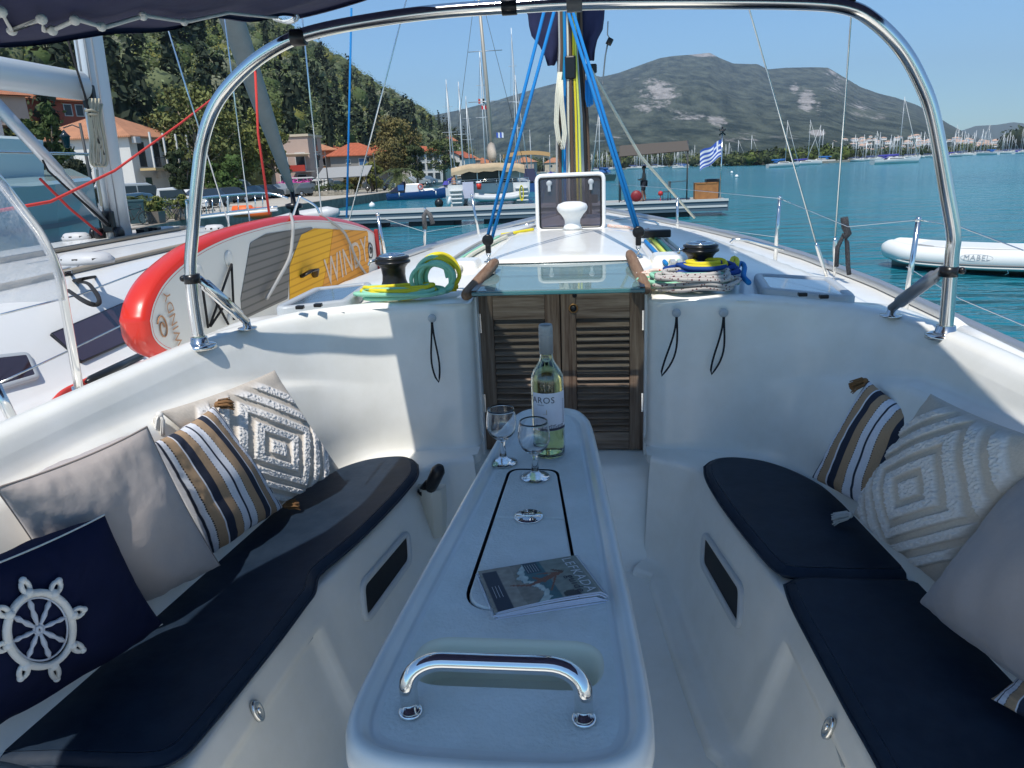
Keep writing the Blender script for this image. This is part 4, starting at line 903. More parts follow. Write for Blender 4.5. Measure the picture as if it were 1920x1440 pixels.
def arch_coil(label, col, seed, k0, n):
    m = M(); rn = random.Random(seed); keys = []; c = PB(820, 520, y=2.53)
    for k in range(n):
        rx, rz = rn.uniform(.045, .072)+k0*.08, rn.uniform(.046, .076)+k0*.08; lean = rn.uniform(-.5, .5); oy = rn.uniform(-.035, .035); ox = rn.uniform(-.012, .012)
        for i in range(10):
            t = i/10*2*math.pi; x = rx*math.cos(t)+ox; zz = rz*math.sin(t); keys.append((c.x+x, c.y-.02+oy+lean*x*.5+rn.uniform(-.006, .006), max(zc+.01+rn.random()*.012, c.z+zz-.0)))
    m.tube(catmull(keys, len(keys)*5), .0072, 8); m.build('rope_hank', ROPES[col], org=(c.x, c.y, zc), frame=B, label=label, cat='rope')
arch_coil('yellow hank of rope standing in loops right of the port winch', 'yellow', 3, .08, 5); arch_coil('pale green hank of rope standing in loops right of the port winch', 'green', 8, -.02, 6)
sc_ = PB(1310, 550, z=zc); cx_, cy_ = sc_.x-.005, 2.51
coil('rope_coil', 'white rope with dark flecks coiled at the foot of the starboard winch', 'flecked', (cx_, cy_-.045), .140, .045, 7, .0074, zc, 21, .06)
coil('rope_coil', 'green rope coiled around the starboard winch', 'green', (cx_-.01, cy_), .165, .060, 5, .0076, zc, 22, .055)
coil('rope_coil', 'dark blue rope wrapped round the starboard winch above the flecked coil', 'navy', (cx_+.02, cy_+.03), .115, .052, 5, .0080, zc+.02, 23, .05)
coil('rope_coil', 'red flecked white rope beside the right grab rail', 'redfleck', (cx_-.12, cy_+.06), .062, .04, 5, .0072, zc, 24, .045)
coil('rope_coil', 'yellow rope turned once round the starboard winch', 'yellow', (cx_+.03, cy_+.06), .085, .045, 2, .0080, zc+.06, 25, .015)
m = M(); m.tube(catmull([PB(*p, z=2.38) for p in ((1368, 508), (1374, 485), (1382, 488), (1380, 500))], 12), .009, 8); m.tube(catmull([PB(*p, z=2.345) for p in ((1222, 536), (1228, 530), (1240, 534))], 8), .009, 8); m.build('rope_end', ROPES['yellow'], org=tuple(PB(1368, 508, z=2.38)), frame=B, label='stray yellow rope end sticking up right of the starboard winch', cat='rope')
m = M(); m.tube(catmull([PB(*p, z=2.36) for p in ((1376, 512), (1388, 494), (1396, 500), (1394, 518), (1404, 530))], 16), .009, 8); m.build('rope_end', ROPES['blue'], org=tuple(PB(1376, 512, z=2.36)), frame=B, label='bright blue rope end right of the starboard winch', cat='rope')
# ---- paddle board lashed outside the port guard wires
sup = thing('paddle_board', 'inflatable paddle board, white with red edge and orange deck pad, lashed beside the port side', 'paddle board', (-1.45, 3.4, 2.05), frame=B)
A0, A1 = PB(222, 612, y=2.32), PB(716, 465, x=-1.42)
XP = -1.42
outS = [(221, 600), (232, 560), (258, 520), (300, 485), (350, 455), (420, 430), (500, 412), (560, 404), (620, 406), (665, 415), (700, 430), (716, 455), (716, 490), (705, 530), (660, 580), (560, 640), (470, 690), (380, 710), (310, 680), (260, 665), (232, 640)]
def onb(p, off=0):
    q = PB(*p, x=XP+off); return q
raw = [onb((p[0]+52*max(0, 1-(p[0]-218)/330), p[1])) for p in outS]
L0, L1 = min(p.y for p in raw), max(p.y for p in raw)
# a real board outline: straight axis, superelliptic plan, seen in its own plane (y along, z across)
def plane_pts(): return [(p.y, p.z) for p in raw]
pc_ = plane_pts(); lo = catmull([(a, b, 0) for a, b in pc_+[pc_[0]]], 120)[:-1]; pl = [(v.x, v.y) for v in lo]
ar = sum(pl[i-1][0]*pl[i][1]-pl[i][0]*pl[i-1][1] for i in range(len(pl)))
if ar < 0: pl = pl[::-1]
tw = .115
def bm_(a, b, z): return (XP-tw/2+z, a, b)
m = M(); m.loft([[bm_(a, b, z) for a, b in offset_poly(pl, d)] for d, z in ((.03, -tw/2), (.008, -tw/2+.012), (0, -tw*.2), (-.002, 0), (0, tw*.3), (.010, tw/2-.008), (.035, tw/2+.0006))], closed=True); m.build('rail', mat('red vinyl', (.62, .03, .015), .32, coat=.3), sup)
m = M(); fill_region(m, offset_poly(pl, .025), [], lambda a, b: bm_(a, b, tw/2)); fill_region(m, offset_poly(pl, .03), [], lambda a, b: bm_(a, b, -tw/2)); m.build('board_face', mat('white vinyl', (.66, .65, .60), .4, bump=(30, .1, .004)), sup)
def sticker(pix, nm, mt, off, rr=.06, ribs=False):
    c = [onb(p, off) for p in pix]; m = M(); lo = [(p.y, p.z) for p in c]
    ar = sum(lo[i-1][0]*lo[i][1]-lo[i][0]*lo[i-1][1] for i in range(len(lo)))
    if ar < 0: lo = lo[::-1]
    lo = round_poly([(a, b, rr) for a, b in lo], 6); z = tw/2+off
    fill_region(m, lo, [], lambda a, b: bm_(a, b, z)); m.loft([[bm_(a, b, q) for a, b in lo] for q in (tw/2-.001, z)], closed=True); return m.build(nm, mt, sup)
def ribm(nm, c, c2):
    mm = mat(nm, c, .8); n = mm.node_tree.nodes; l = mm.node_tree.links; tc = n.new('ShaderNodeTexCoord'); w = n.new('ShaderNodeTexWave'); w.bands_direction = 'Z'; w.inputs['Scale'].default_value = 9; w.inputs['Distortion'].default_value = 0
    l.new(tc.outputs['Object'], w.inputs[0]); cr = n.new('ShaderNodeValToRGB'); cr.color_ramp.elements[0].color = (*c2, 1); cr.color_ramp.elements[1].color = (*c, 1); cr.color_ramp.elements[1].position = .25
    l.new(w.outputs[0], cr.inputs[0]); l.new(cr.outputs[0], n['Principled BSDF'].inputs[0]); return mm
sticker([(470, 455), (500, 438), (590, 425), (575, 440), (545, 480), (540, 560), (455, 600), (452, 560)], 'grey_pad', ribm('grey pad', (.19, .18, .165), (.10, .10, .09)), .003, .03)
sticker([(590, 428), (690, 433), (692, 510), (640, 560), (545, 610), (543, 500), (565, 440)], 'orange_pad', ribm('orange pad', (.80, .42, .02), (.6, .28, .01)), .004, .03)
sticker([(625, 430), (690, 434), (692, 510), (640, 555), (600, 560), (618, 480)], 'amber_panel', ribm('amber pad', (.74, .32, .04), (.55, .22, .03)), .0055, .02)
def supt(s, cpx, size, ang, mt, nm, sp=1.05):
    c = onb(cpx); m = M(); ca, sa = math.cos(ang), math.sin(ang)
    add_text(m, s, size, lambda x, y: bm_(c.y+x*ca-y*sa, c.z+x*sa+y*ca, tw/2+.0075), 0, sp); m.build(nm, mt, sup)
supt('WINDY', (651, 490), .235, R_(3), mat('pale print', (.62, .50, .38), .6), 'wording')
supt('WINDY', (322, 598), .060, R_(97), mat('brown print', (.46, .24, .12), .6), 'wording')
m = M(); c = onb((304, 615)); m.tube([bm_(c.y+(.010+.0022*t)*math.cos(t)*1.0, c.z+(.014+.0038*t)*math.sin(t), tw/2+.004) for t in np.linspace(0, 9, 40)], .0030, 5); m.build('swirl_emblem', mat('brown print', (.46, .24, .12), .6), sup)
c = onb((693, 470)); m = M(); m.lathe([(.055, tw/2+.001), (.055, tw/2+.006), (.0001, tw/2+.006)], (XP-tw/2, c.y, c.z), 24, mat4=Matrix.Rotation(R_(90), 4, 'Y')); em = m.build('round_badge', mat('badge white', (.55, .55, .53), .5), sup)
m = M(); m.lathe([(.055, .0), (.055, .008), (.046, .008), (.046, .0)], (XP-tw/2+tw/2, c.y, c.z), 24, mat4=Matrix.Rotation(R_(90), 4, 'Y')); m.tube([bm_(c.y+.024*math.cos(t)*(1-t*.06), c.z+.024*math.sin(t)*(1-t*.06), tw/2+.009) for t in np.linspace(0, 8, 30)], .004, 5); m.build('badge_ring', mat('dark grey print', (.05, .05, .05), .6), em)
m = M(); c = onb((706, 470)); m.box((XP+.01, c.y, c.z), (.03, .03, .30)); m.build('grab_strap', mat('dark red strap', (.30, .02, .02), .7), sup, bevel=.01)
c = onb((575, 520)); m = M(); m.tube([bm_(c.y-.10, c.z+.02, tw/2+.01), bm_(c.y-.04, c.z+.04, tw/2+.045), bm_(c.y+.03, c.z+.035, tw/2+.045), bm_(c.y+.09, c.z-.01, tw/2+.01)], .02, 8, flat=.4); m.build('carry_handle', BLK, sup)
for cc in ((428, 485), (371, 512), (433, 600)):
    c = onb(cc); m = M(); m.lathe([(.035, tw/2), (.033, tw/2+.005), (.018, tw/2+.008), (.0001, tw/2+.008)], (XP-tw/2, c.y, c.z), 20, mat4=Matrix.Rotation(R_(90), 4, 'Y')); d = m.build('d_ring', mat('white vinyl', (.66, .65, .60), .4), sup)
m = M()
for a, b in (((428, 495), (434, 600)), ((428, 495), (388, 612)), ((371, 525), (385, 615)), ((385, 540), (423, 608)), ((388, 612), (425, 560))): pa, pb_ = onb(a), onb(b); m.tube([bm_(pa.y, pa.z, tw/2+.015), bm_(pb_.y, pb_.z, tw/2+.012)], .005, 6)
m.build('bungee', ROPES['black'], sup)
for pts in (((545, 402), (549, 420), (548, 450), (540, 490), (500, 560)), ((600, 402), (640, 430), (655, 455), (670, 490), (690, 520))):
    m = M(); m.tube(catmull([PB(*p, x=XP+.02+(.012 if k else -.05)) for k, p in enumerate(pts)], 24), .0085, 7); m.build('lashing', ROPES['grey'], org=tuple(PB(*pts[0], x=XP)), frame=B, label='grey lashing rope over the %s of the paddle board' % ('middle' if pts[0][0] < 580 else 'far end'), cat='rope')
# ================================================================ WORLD: water, land, hills
def struct(m, nm, mt, **k): return m.build(nm, mt, kind='structure', **k)
def shader_water():
    m = bpy.data.materials.new('sea water'); m.use_nodes = True; n = m.node_tree.nodes; l = m.node_tree.links; b = n['Principled BSDF']
    b.inputs['Roughness'].default_value = .13; b.inputs['IOR'].default_value = 1.33; b.inputs['Specular IOR Level'].default_value = .5
    g = n.new('ShaderNodeNewGeometry'); t0 = n.new('ShaderNodeTexNoise'); t0.inputs['Scale'].default_value = .02; t0.inputs['Detail'].default_value = 3; l.new(g.outputs['Position'], t0.inputs['Vector'])
    cr = n.new('ShaderNodeValToRGB'); cr.color_ramp.elements[0].color = (.010, .14, .185, 1); cr.color_ramp.elements[1].color = (.016, .18, .225, 1); cr.color_ramp.elements[0].position = .4; cr.color_ramp.elements[1].position = .6
    l.new(t0.outputs[0], cr.inputs[0]); l.new(cr.outputs[0], b.inputs['Base Color'])
    prev = None
    for sc, st, ds in ((.55, .9, .6), (2.2, .9, .16), (9, .7, .03)):
        mp = n.new('ShaderNodeMapping'); mp.inputs['Rotation'].default_value = (0, 0, R_(20)); mp.inputs['Scale'].default_value = (.55, 1.25, 1); l.new(g.outputs['Position'], mp.inputs[0])
        t = n.new('ShaderNodeTexNoise'); t.inputs['Scale'].default_value = sc; t.inputs['Detail'].default_value = 3; t.inputs['Distortion'].default_value = .4; l.new(mp.outputs[0], t.inputs['Vector'])
        bp = n.new('ShaderNodeBump'); bp.inputs['Strength'].default_value = st; bp.inputs['Distance'].default_value = ds; l.new(t.outputs[0], bp.inputs['Height'])
        if prev: l.new(prev.outputs[0], bp.inputs['Normal'])
        prev = bp
    l.new(prev.outputs[0], b.inputs['Normal']); return m
m = M(); m.add([(-3000, -600, 0), (9000, -600, 0), (9000, 9000, 0), (-3000, 9000, 0)], [(0, 1, 2, 3)]); struct(m, 'sea_water', shader_water())
q = lambda x, y: PW(x, y, z=.8)
land = [(-400, -60), (-46, -10), (-36, 22)]+[(p.x, p.y) for p in (q(255, 430), q(345, 413), q(420, 404), q(567, 383), q(650, 371), q(727, 361), q(790, 355))]+[(-34, 165), (-40, 260), (-30, 400), (9, 432), (40, 470), (62, 505), (70, 420), (76, 372), (84, 330), (93, 308), (110, 325), (150, 380), (200, 430), (246, 478), (330, 560), (420, 800), (700, 1500), (2600, 2300), (5000, 8500), (-2500, 8500), (-2500, 300)]
m = M(); m.prism(land[::-1], -2, .8); o = struct(m, 'ground', mat('stone ground', (.34, .31, .26), .9, var=(.15, (.22, .22, .15), .7)))
# quay paving sheet and its kerb
qp = [q(255, 430), q(345, 413), q(420, 404), q(567, 383), q(650, 371), q(727, 361), q(790, 355)]
m = M(); m.loft([[(p.x+.02, p.y, z) for p in qp] for z in (-.5, .84)][::-1]); m.loft([[(p.x-o_, p.y, .84) for p in qp] for o_ in (-.02, .5)][::-1]); struct(m, 'quay_kerb', mat('quay stone', (.27, .235, .19), .9, var=(1.5, (.10, .09, .07), .8), bump=(3, .6, .1)))
m = M(); m.loft([[(p.x-o_, p.y-.1*o_, .83) for p in qp] for o_ in (.5, 26)][::-1]); struct(m, 'quay_paving', mat('pale concrete', (.46, .42, .35), .85, var=(.5, (.36, .33, .28), .7)))
# ---- polar terrain from measured skylines
def azel(px, py):
    d = RW @ np.array([(px-960)/F, (720-py)/F, -1.]); return math.atan2(d[0], d[1]), d[2]/math.hypot(d[0], d[1])
def terrain(nm, ridge, dist, foot, shape, amp, nsc, mt, naz=300, nd=90, rockf=None, kind='structure', seed=0, back=1.25):
    ae = [azel(*p) for p in ridge]; A = [a for a, e in ae]; E_ = [e for a, e in ae]; m = M(); m.col = [] if rockf else None; rows = []
    for j in range(nd+1):
        t = j/nd*back; row = []
        for i in range(naz+1):
            az = lerp(A[0], A[-1], i/naz); dr = dist(az); df = foot(az); d = df+(dr-df)*t; zr = np.interp(az, A, E_)*dr+OB[2]
            s = shape(t) if t <= 1 else 1-(t-1)*.9
            x, y = d*math.sin(az), d*math.cos(az)
            nn = (noise.fractal(Vector((x/nsc, y/nsc*(.35 if rockf else 1), seed)), 1.0, 2.1, 6)); rd = 1-abs(noise.noise(Vector((x/nsc*.8+3, y/nsc*(.3 if rockf else .8), seed+4))))*2
            z = zr*s*(1+.0*nn)+amp*zr*(nn*.6+rd*.4-.2)*math.sin(math.pi*min(1, t))**.8*(1 if t < 1 else 0); z = max(z, -.5) if t < .02 else z
            row.append(Vector((x, y, z)))
            if rockf:
                lc = RW.T @ (np.array([x, y, z])-OB); px, py = 960-F*lc[0]/lc[2], 720+F*lc[1]/lc[2]; r = rockf(px, py, nn); m.col.append((r, max(0, min(1, nn+.5)), 0, 1))
        rows.append(row)
    m.loft([r[::-1] for r in rows] if False else rows); fl = M.build
    return m.build(nm, mt, kind=kind), rows
def hillmat(nm, g1, g2, rock, sc, rocksc):
    m = bpy.data.materials.new(nm); m.use_nodes = True; n = m.node_tree.nodes; l = m.node_tree.links; b = n['Principled BSDF']; b.inputs['Roughness'].default_value = .95; b.inputs['Specular IOR Level'].default_value = .1
    g = n.new('ShaderNodeNewGeometry'); mp_ = n.new('ShaderNodeMapping'); mp_.inputs['Scale'].default_value = (1, .2, 1); l.new(g.outputs['Position'], mp_.inputs[0])
    def nz_(s, d=8, r=.7):
        t = n.new('ShaderNodeTexNoise'); t.inputs['Scale'].default_value = s; t.inputs['Detail'].default_value = d; t.inputs['Roughness'].default_value = r; l.new(mp_.outputs[0], t.inputs['Vector']); return t
    t = nz_(sc); cr = n.new('ShaderNodeValToRGB'); cr.color_ramp.elements[0].position = .4; cr.color_ramp.elements[1].position = .62; cr.color_ramp.elements[0].color = (*g1, 1); cr.color_ramp.elements[1].color = (*g2, 1); l.new(t.outputs[0], cr.inputs[0])
    a = n.new('ShaderNodeAttribute'); a.attribute_name = 'Col'; sp = n.new('ShaderNodeSeparateColor'); l.new(a.outputs['Color'], sp.inputs[0])
    t2 = nz_(rocksc, 6, .75); ad = n.new('ShaderNodeMath'); ad.operation = 'ADD'; l.new(t2.outputs[0], ad.inputs[0]); l.new(sp.outputs[0], ad.inputs[1])
    mr = n.new('ShaderNodeMapRange'); mr.inputs[1].default_value = .97; mr.inputs[2].default_value = 1.10; l.new(ad.outputs[0], mr.inputs[0])
    t3 = nz_(rocksc*2.3); c2 = n.new('ShaderNodeValToRGB'); c2.color_ramp.elements[0].color = (*[c*.55 for c in rock], 1); c2.color_ramp.elements[1].color = (*rock, 1); c2.color_ramp.elements[0].position = .38; c2.color_ramp.elements[1].position = .6; l.new(t3.outputs[0], c2.inputs[0])
    mx = n.new('ShaderNodeMix'); mx.data_type = 'RGBA'; l.new(mr.outputs[0], mx.inputs[0]); l.new(cr.outputs[0], mx.inputs[6]); l.new(c2.outputs[0], mx.inputs[7]); l.new(mx.outputs[2], b.inputs['Base Color'])
    bp = n.new('ShaderNodeBump'); bp.inputs['Strength'].default_value = 1.; bp.inputs['Distance'].default_value = .5/sc; l.new(t.outputs[0], bp.inputs['Height']); l.new(bp.outputs[0], b.inputs['Normal']); return m
MR = [(700, 262), (760, 235), (799, 219), (862, 206), (925, 190), (975, 175), (1019, 162), (1060, 152), (1106, 141), (1128, 144), (1159, 137), (1206, 120), (1237, 109), (1262, 105), (1300, 102), (1331, 99), (1350, 109), (1375, 119), (1400, 120), (1420, 120), (1440, 130), (1473, 127), (1527, 126), (1553, 127), (1580, 143), (1613, 163), (1647, 175), (1680, 183), (1720, 197), (1747, 212), (1780, 233), (1813, 250), (1847, 263), (1867, 270), (1900, 279), (1960, 283)]
ROCK = [(1235, 175, 40, 28, .60), (1215, 200, 35, 18, .5), (1290, 215, 45, 16, .45), (1345, 225, 24, 16, .55), (1320, 101, 30, 5, .9), (1512, 190, 22, 34, .62), (1490, 165, 12, 16, .6), (1535, 205, 16, 18, .5), (1570, 160, 40, 30, .50), (1610, 205, 45, 28, .48), (1560, 135, 24, 10, .55), (1420, 190, 45, 25, .35), (1532, 249, 15, 7, .75), (1645, 220, 40, 18, .4), (1150, 255, 60, 10, .3), (1380, 255, 60, 14, .38), (1250, 255, 40, 14, .32), (1470, 255, 50, 9, .4), (1190, 150, 30, 8, .32), (1640, 190, 20, 8, .4), (1860, 268, 30, 9, .5)]
def rockf(px, py, nn):
    r = 0
    for x, y, a, b, s in ROCK:
        d = ((px-x)/a)**2+((py-y)/b)**2
        if d < 4: r = max(r, s*math.exp(-d*.7))
    return r*.85+.10*nn+.13
terrain('mountain', MR, lambda a: 4300, lambda a: 900 if a > .0 else 1100, lambda t: .055*sm(0, .15, t)+.945*max(0, (t-.12)/.88)**1.25 if t < 1 else 1, .16, 700, hillmat('mountain scrub', (.014, .026, .018), (.095, .112, .078), (.42, .39, .36), .022, .026), 420, 150, rockf, seed=3)
terrain('far_mountain', [(1740, 265), (1800, 246), (1830, 236), (1870, 234), (1900, 229), (1925, 232), (1980, 226), (2060, 240)], lambda a: 7000, lambda a: 5800, lambda t: t**.8, .05, 1500, mat('distant scrub', (.05, .07, .045), .95), 60, 30, seed=9)
HR = [(-260, -330), (-60, -260), (60, -180), (200, -120), (330, -60), (420, -10), (480, 35), (530, 65), (587, 97), (620, 116), (655, 136), (680, 154), (717, 174), (755, 196), (790, 219), (817, 240), (850, 261), (872, 282), (880, 292)]
hd = lambda a: interp(a, [-.75, -.45, -.2, -.02], [330, 400, 620, 900]); hf = lambda a: interp(a, [-.75, -.55, -.36, -.25, -.15, -.02], [95, 105, 128, 190, 300, 560])
hill, hrows = terrain('hill', HR, hd, hf, lambda t: t**.92, .05, 60, mat('dry hillside', (.10, .085, .05), .95, var=(.06, (.045, .05, .025), .9)), 160, 60, seed=1)
# ---- woods on the hill: leaf-clump crowns
def leaf_mesh(crowns, per, leaf, rng, nm, mt, shade_core=True, kind=None, parent=None, label=None, cat=None, group=None, org=(0, 0, 0)):
    """crowns: list of (x,y,z,rx,rz,(r,g,b))"""
    C_ = np.array([c[:5] for c in crowns]); col = np.array([c[5] for c in crowns]); N = len(C_)
    per_ = per; T = N*per_; idx = np.repeat(np.arange(N), per_)
    d = rng.normal(size=(T, 3)); d /= np.linalg.norm(d, axis=1)[:, None]; d[:, 2] = np.where(rng.random(T) < .35, np.abs(d[:, 2]), d[:, 2])
    lump = 1+.22*np.sin(d[:, 0]*4+idx*1.7)*np.cos(d[:, 1]*5+idx)+.15*np.sin(d[:, 2]*7+idx*2.1)
    rr = (rng.random(T)**.28)*lump; P_ = C_[idx, :3]+d*rr[:, None]*np.stack([C_[idx, 3], C_[idx, 3], C_[idx, 4]], 1)
    nrm = d+rng.normal(size=(T, 3))*.55; nrm /= np.linalg.norm(nrm, axis=1)[:, None]
    a = np.cross(nrm, rng.normal(size=(T, 3))); a /= np.linalg.norm(a, axis=1)[:, None]; b = np.cross(nrm, a)
    s = leaf*(.6+.8*rng.random(T))*(C_[idx, 3]**.5 if leaf > .3 else 1); a *= s[:, None]; b *= (s*.62)[:, None]
    V = np.stack([P_-a-b*.3, P_+b*-.9+a*.2, P_+a+b*.3, P_+b*.9-a*.2], 1).reshape(-1, 3)
    cc = col[idx]*(.72+.56*rng.random(T))[:, None]; cc = np.repeat(np.concatenate([cc, np.ones((T, 1))], 1), 4, 0)
    F_ = np.arange(T*4).reshape(-1, 4)
    if shade_core:
        iv, if_ = ICO; nv = len(iv); cv = C_[:, None, :3]+iv[None]*np.stack([C_[:, 3], C_[:, 3], C_[:, 4]], 1)[:, None, :]*.66*(1+.12*np.sin(iv[None, :, :1]*5+np.arange(N)[:, None, None]))
        o = len(V); V = np.concatenate([V, cv.reshape(-1, 3)]); cc = np.concatenate([cc, np.repeat(np.concatenate([col*.8, np.ones((N, 1))], 1), nv, 0)])
        tri = (if_[None]+(o+np.arange(N)*nv)[:, None, None]).reshape(-1, 3)
    me = bpy.data.meshes.new(nm); nf = len(F_); nt_ = len(tri) if shade_core else 0
    V = V-np.array(org); me.vertices.add(len(V)); me.vertices.foreach_set('co', V.ravel().astype(np.float32))
    li = F_.ravel(); 
    if nt_: li = np.concatenate([li, tri.ravel()])
    me.loops.add(len(li)); me.loops.foreach_set('vertex_index', li.astype(np.int32)); me.polygons.add(nf+nt_)
    ls = np.concatenate([np.arange(nf)*4, nf*4+np.arange(nt_)*3]); me.polygons.foreach_set('loop_start', ls.astype(np.int32))
    me.materials.append(mt); me.update(calc_edges=True); me.validate()
    ca = me.color_attributes.new('Col', 'FLOAT_COLOR', 'POINT'); ca.data.foreach_set('color', cc.ravel().astype(np.float32))
    ob = bpy.data.objects.new(nm, me); SC.collection.objects.link(ob)
    if parent: ob.parent = parent
    else: ob.location = org
    ORG[ob.name] = Vector(org); return tag(ob, label, cat, group, kind)
def ico(n):
    bm = bmesh.new(); bmesh.ops.create_icosphere(bm, subdivisions=n, radius=1); v = np.array([tuple(x.co) for x in bm.verts]); f = np.array([[x.index for x in y.verts] for y in bm.faces]); bm.free(); return v, f
ICO = ico(1)
LEAF = mat('foliage', (.05, .07, .03), .75, attr='Col', spec=.25)
rng = np.random.default_rng(4)
GC = [(.085, .12, .036), (.115, .15, .05), (.16, .18, .09), (.055, .082, .030), (.14, .17, .08), (.20, .21, .135), (.185, .185, .045), (.08, .10, .042)]
crowns = []; cyp = []
R0 = len(hrows)-1
for _ in range(5200):
    j = (rng.random()**1.35)*48/1.0; i = rng.random()*159; j0, i0 = int(j), int(i); p = hrows[min(j0, R0-1)][i0].lerp(hrows[min(j0+1, R0)][i0+1], .5); p = p+Vector((rng.normal()*1.5, rng.normal()*1.5, 0))
    D_ = p.length; r = rng.uniform(2.2, 5.2)*(1 if D_ < 300 else 1.25); c = GC[rng.integers(len(GC))]
    if rng.random() < .045 and j < 30: cyp.append((p.x, p.y, p.z+rng.uniform(5, 8), rng.uniform(1.0, 1.6), rng.uniform(6, 10), (.022, .034, .018)))
    else: crowns.append((p.x, p.y, p.z+r*.55, r, r*rng.uniform(.75, 1.05), c))
for px, py, D_ in ((760, 225, 280), (752, 232, 280), (745, 232, 285), (768, 232, 275), (740, 238, 285), (776, 238, 280), (700, 215, 250), (706, 220, 250), (600, 205, 210), (607, 200, 212), (630, 215, 215), (527, 175, 190), (520, 180, 190), (350, 105, 170), (362, 110, 172)):
    a, e = azel(px, py); cyp.append((D_*math.sin(a), D_*math.cos(a), OB[2]+e*D_-2, 1.7, 10, (.020, .032, .018)))
leaf_mesh(crowns, 150, .27, rng, 'hillside_woods', LEAF, kind='stuff', label='olive and oak woods covering the hillside', cat='woods')
leaf_mesh(cyp, 130, .55, rng, 'cypresses', LEAF, kind='stuff', label='dark narrow cypresses scattered over the wooded hill', cat='cypress')
# ---- wooded far shores
def shore(nm, label, segs, n, rr, cols, per=60, z0=.8):
    cs = []
    for (x0, y0), (x1, y1), k, hmul in segs:
        for _ in range(k):
            t = rng.random(); r = rng.uniform(*rr)*hmul; cs.append((lerp(x0, x1, t)+rng.normal()*6, lerp(y0, y1, t)+rng.normal()*8+8, z0+r*rng.uniform(.3, 1.0), r, r*.95, cols[rng.integers(len(cols))]))
    return leaf_mesh(cs, per, .42, rng, nm, LEAF, kind='stuff', label=label, cat='trees')
GS = [(.045, .065, .025), (.075, .095, .03), (.10, .115, .04), (.03, .045, .02)]
shore('shore_trees', 'low green trees along the far shore behind the moored boats', [((-40, 440), (9, 455), 60, 1.3), ((9, 450), (62, 530), 150, 1.2), ((62, 530), (72, 400), 40, .9), ((72, 395), (80, 345), 60, .8)], 0, (2.2, 4.5), GS)
shore('headland_trees', 'bushy green trees on the low spit in the bay', [((80, 335), (93, 325), 70, .9), ((88, 322), (112, 345), 110, .95)], 0, (1.8, 4.0), [(.09, .12, .025), (.06, .085, .025), (.04, .055, .022)])
shore('shore_trees', 'trees along the far shore left of the arch leg', [((112, 345), (200, 455), 90, .8), ((200, 455), (246, 500), 50, .9)], 0, (2, 4), GS)
# right wooded point
shore('point_woods', 'dark wooded point at the right edge of the bay', [((360, 690), (520, 780), 260, 2.2), ((430, 730), (600, 800), 200, 2.8)], 0, (2.5, 5), [(.03, .045, .02), (.05, .07, .03)])
# ---- individual trees near the quay
BARK = mat('tree bark', (.16, .13, .10), .9, bump=(6, .6, .05)); BARKP = mat('pale eucalyptus bark', (.38, .30, .22), .85)
def tree(px, py, z, D, w, h, col, label, bark=BARK, nm='tree', cat='tree', seed=1, lean=0, crown0=.28, nb=26, group=None):
    a, e = azel(px, py); x, y = D*math.sin(a), D*math.cos(a); rn = np.random.default_rng(seed)
    t = thing(nm, label, cat, (x, y, z), group=group); tr = M(); tr.tube([(0, 0, 0), (lean*.2, 0, h*.25), (lean*.6, .2, h*.5), (lean, .3, h*.75)], [w*.045+.08, w*.035+.06, w*.022+.04, .04], 7)
    cs = []
    for k in range(nb):
        th = rn.random()*6.28; hh = crown0+(1-crown0)*rn.random(); rad = w*.5*math.sqrt(max(.05, 1-((hh-.6)/.47)**2))*rn.uniform(.35, .95); c = (rad*math.cos(th)+lean*hh, rad*math.sin(th), h*hh)
        tr.tube([(lean*.4, .1, h*(crown0+.3*(hh-crown0))), (c[0]*.5+lean*.2, c[1]*.5, lerp(h*crown0, c[2], .6)), c], [.09, .06, .03], 5)
        r = w*rn.uniform(.12, .22); f = rn.uniform(.8, 1.25); cs.append((*c, r, r*.85, tuple(v*f for v in col)))
    tr.build('trunk', bark, t); leaf_mesh(cs, 170, .20, rn, 'crown', LEAF, shade_core=False, parent=t); return t
tree(395, 395, .85, 84, 8, 10.2, (.13, .14, .045), 'tall yellow green eucalyptus just left of the furled grey sail', BARKP, seed=3, nb=40)
tree(452, 385, .85, 88, 5.2, 8.5, (.14, .15, .04), 'yellow green tree right behind the arch leg, beside the eucalyptus', BARKP, seed=4, nb=30)
tree(520, 375, .85, 92, 4.8, 9.4, (.13, .14, .035), 'yellow green tree between the furled sail and the balcony house', BARKP, seed=5, nb=34)
tree(748, 340, .85, 118, 7.4, 9.2, (.15, .125, .045), 'olive brown tree in front of the red roofs behind the blue motor boat', seed=6, nb=40)
tree(785, 340, .85, 116, 3.2, 5.6, (.05, .065, .025), 'dark tree right of the olive brown tree', seed=7, nb=20)
tree(350, 370, .85, 76, 2.2, 4.6, (.035, .05, .02), 'dark green tree beside the white hotel', seed=8, nb=30, crown0=.1)
tree(430, 360, .85, 80, 4, 4.2, (.06, .10, .025), 'low bright green bush behind the white van', seed=9, nb=22, crown0=.1, nm='bush', cat='bush')
tree(700, 345, .85, 100, 3, 3.4, (.12, .13, .03), 'yellow green shrub right of the car shelter', seed=10, nb=18, crown0=.1, nm='bush', cat='bush')
tree(668, 350, .85, 98, 2.6, 2.4, (.14, .12, .04), 'brownish shrub under the right end of the car shelter', seed=12, nb=16, crown0=.1, nm='bush', cat='bush')
tree(92, 280, 2.0, 62, 2.6, 6.2, (.05, .075, .022), 'green tree between the red house and the white hotel', seed=11, nb=26, crown0=.15)
tree(140, 330, .85, 50, 2.2, 3.6, (.05, .06, .035), 'grey green olive bush in front of the white hotel', seed=13, nb=22, crown0=.1, nm='bush', cat='bush')
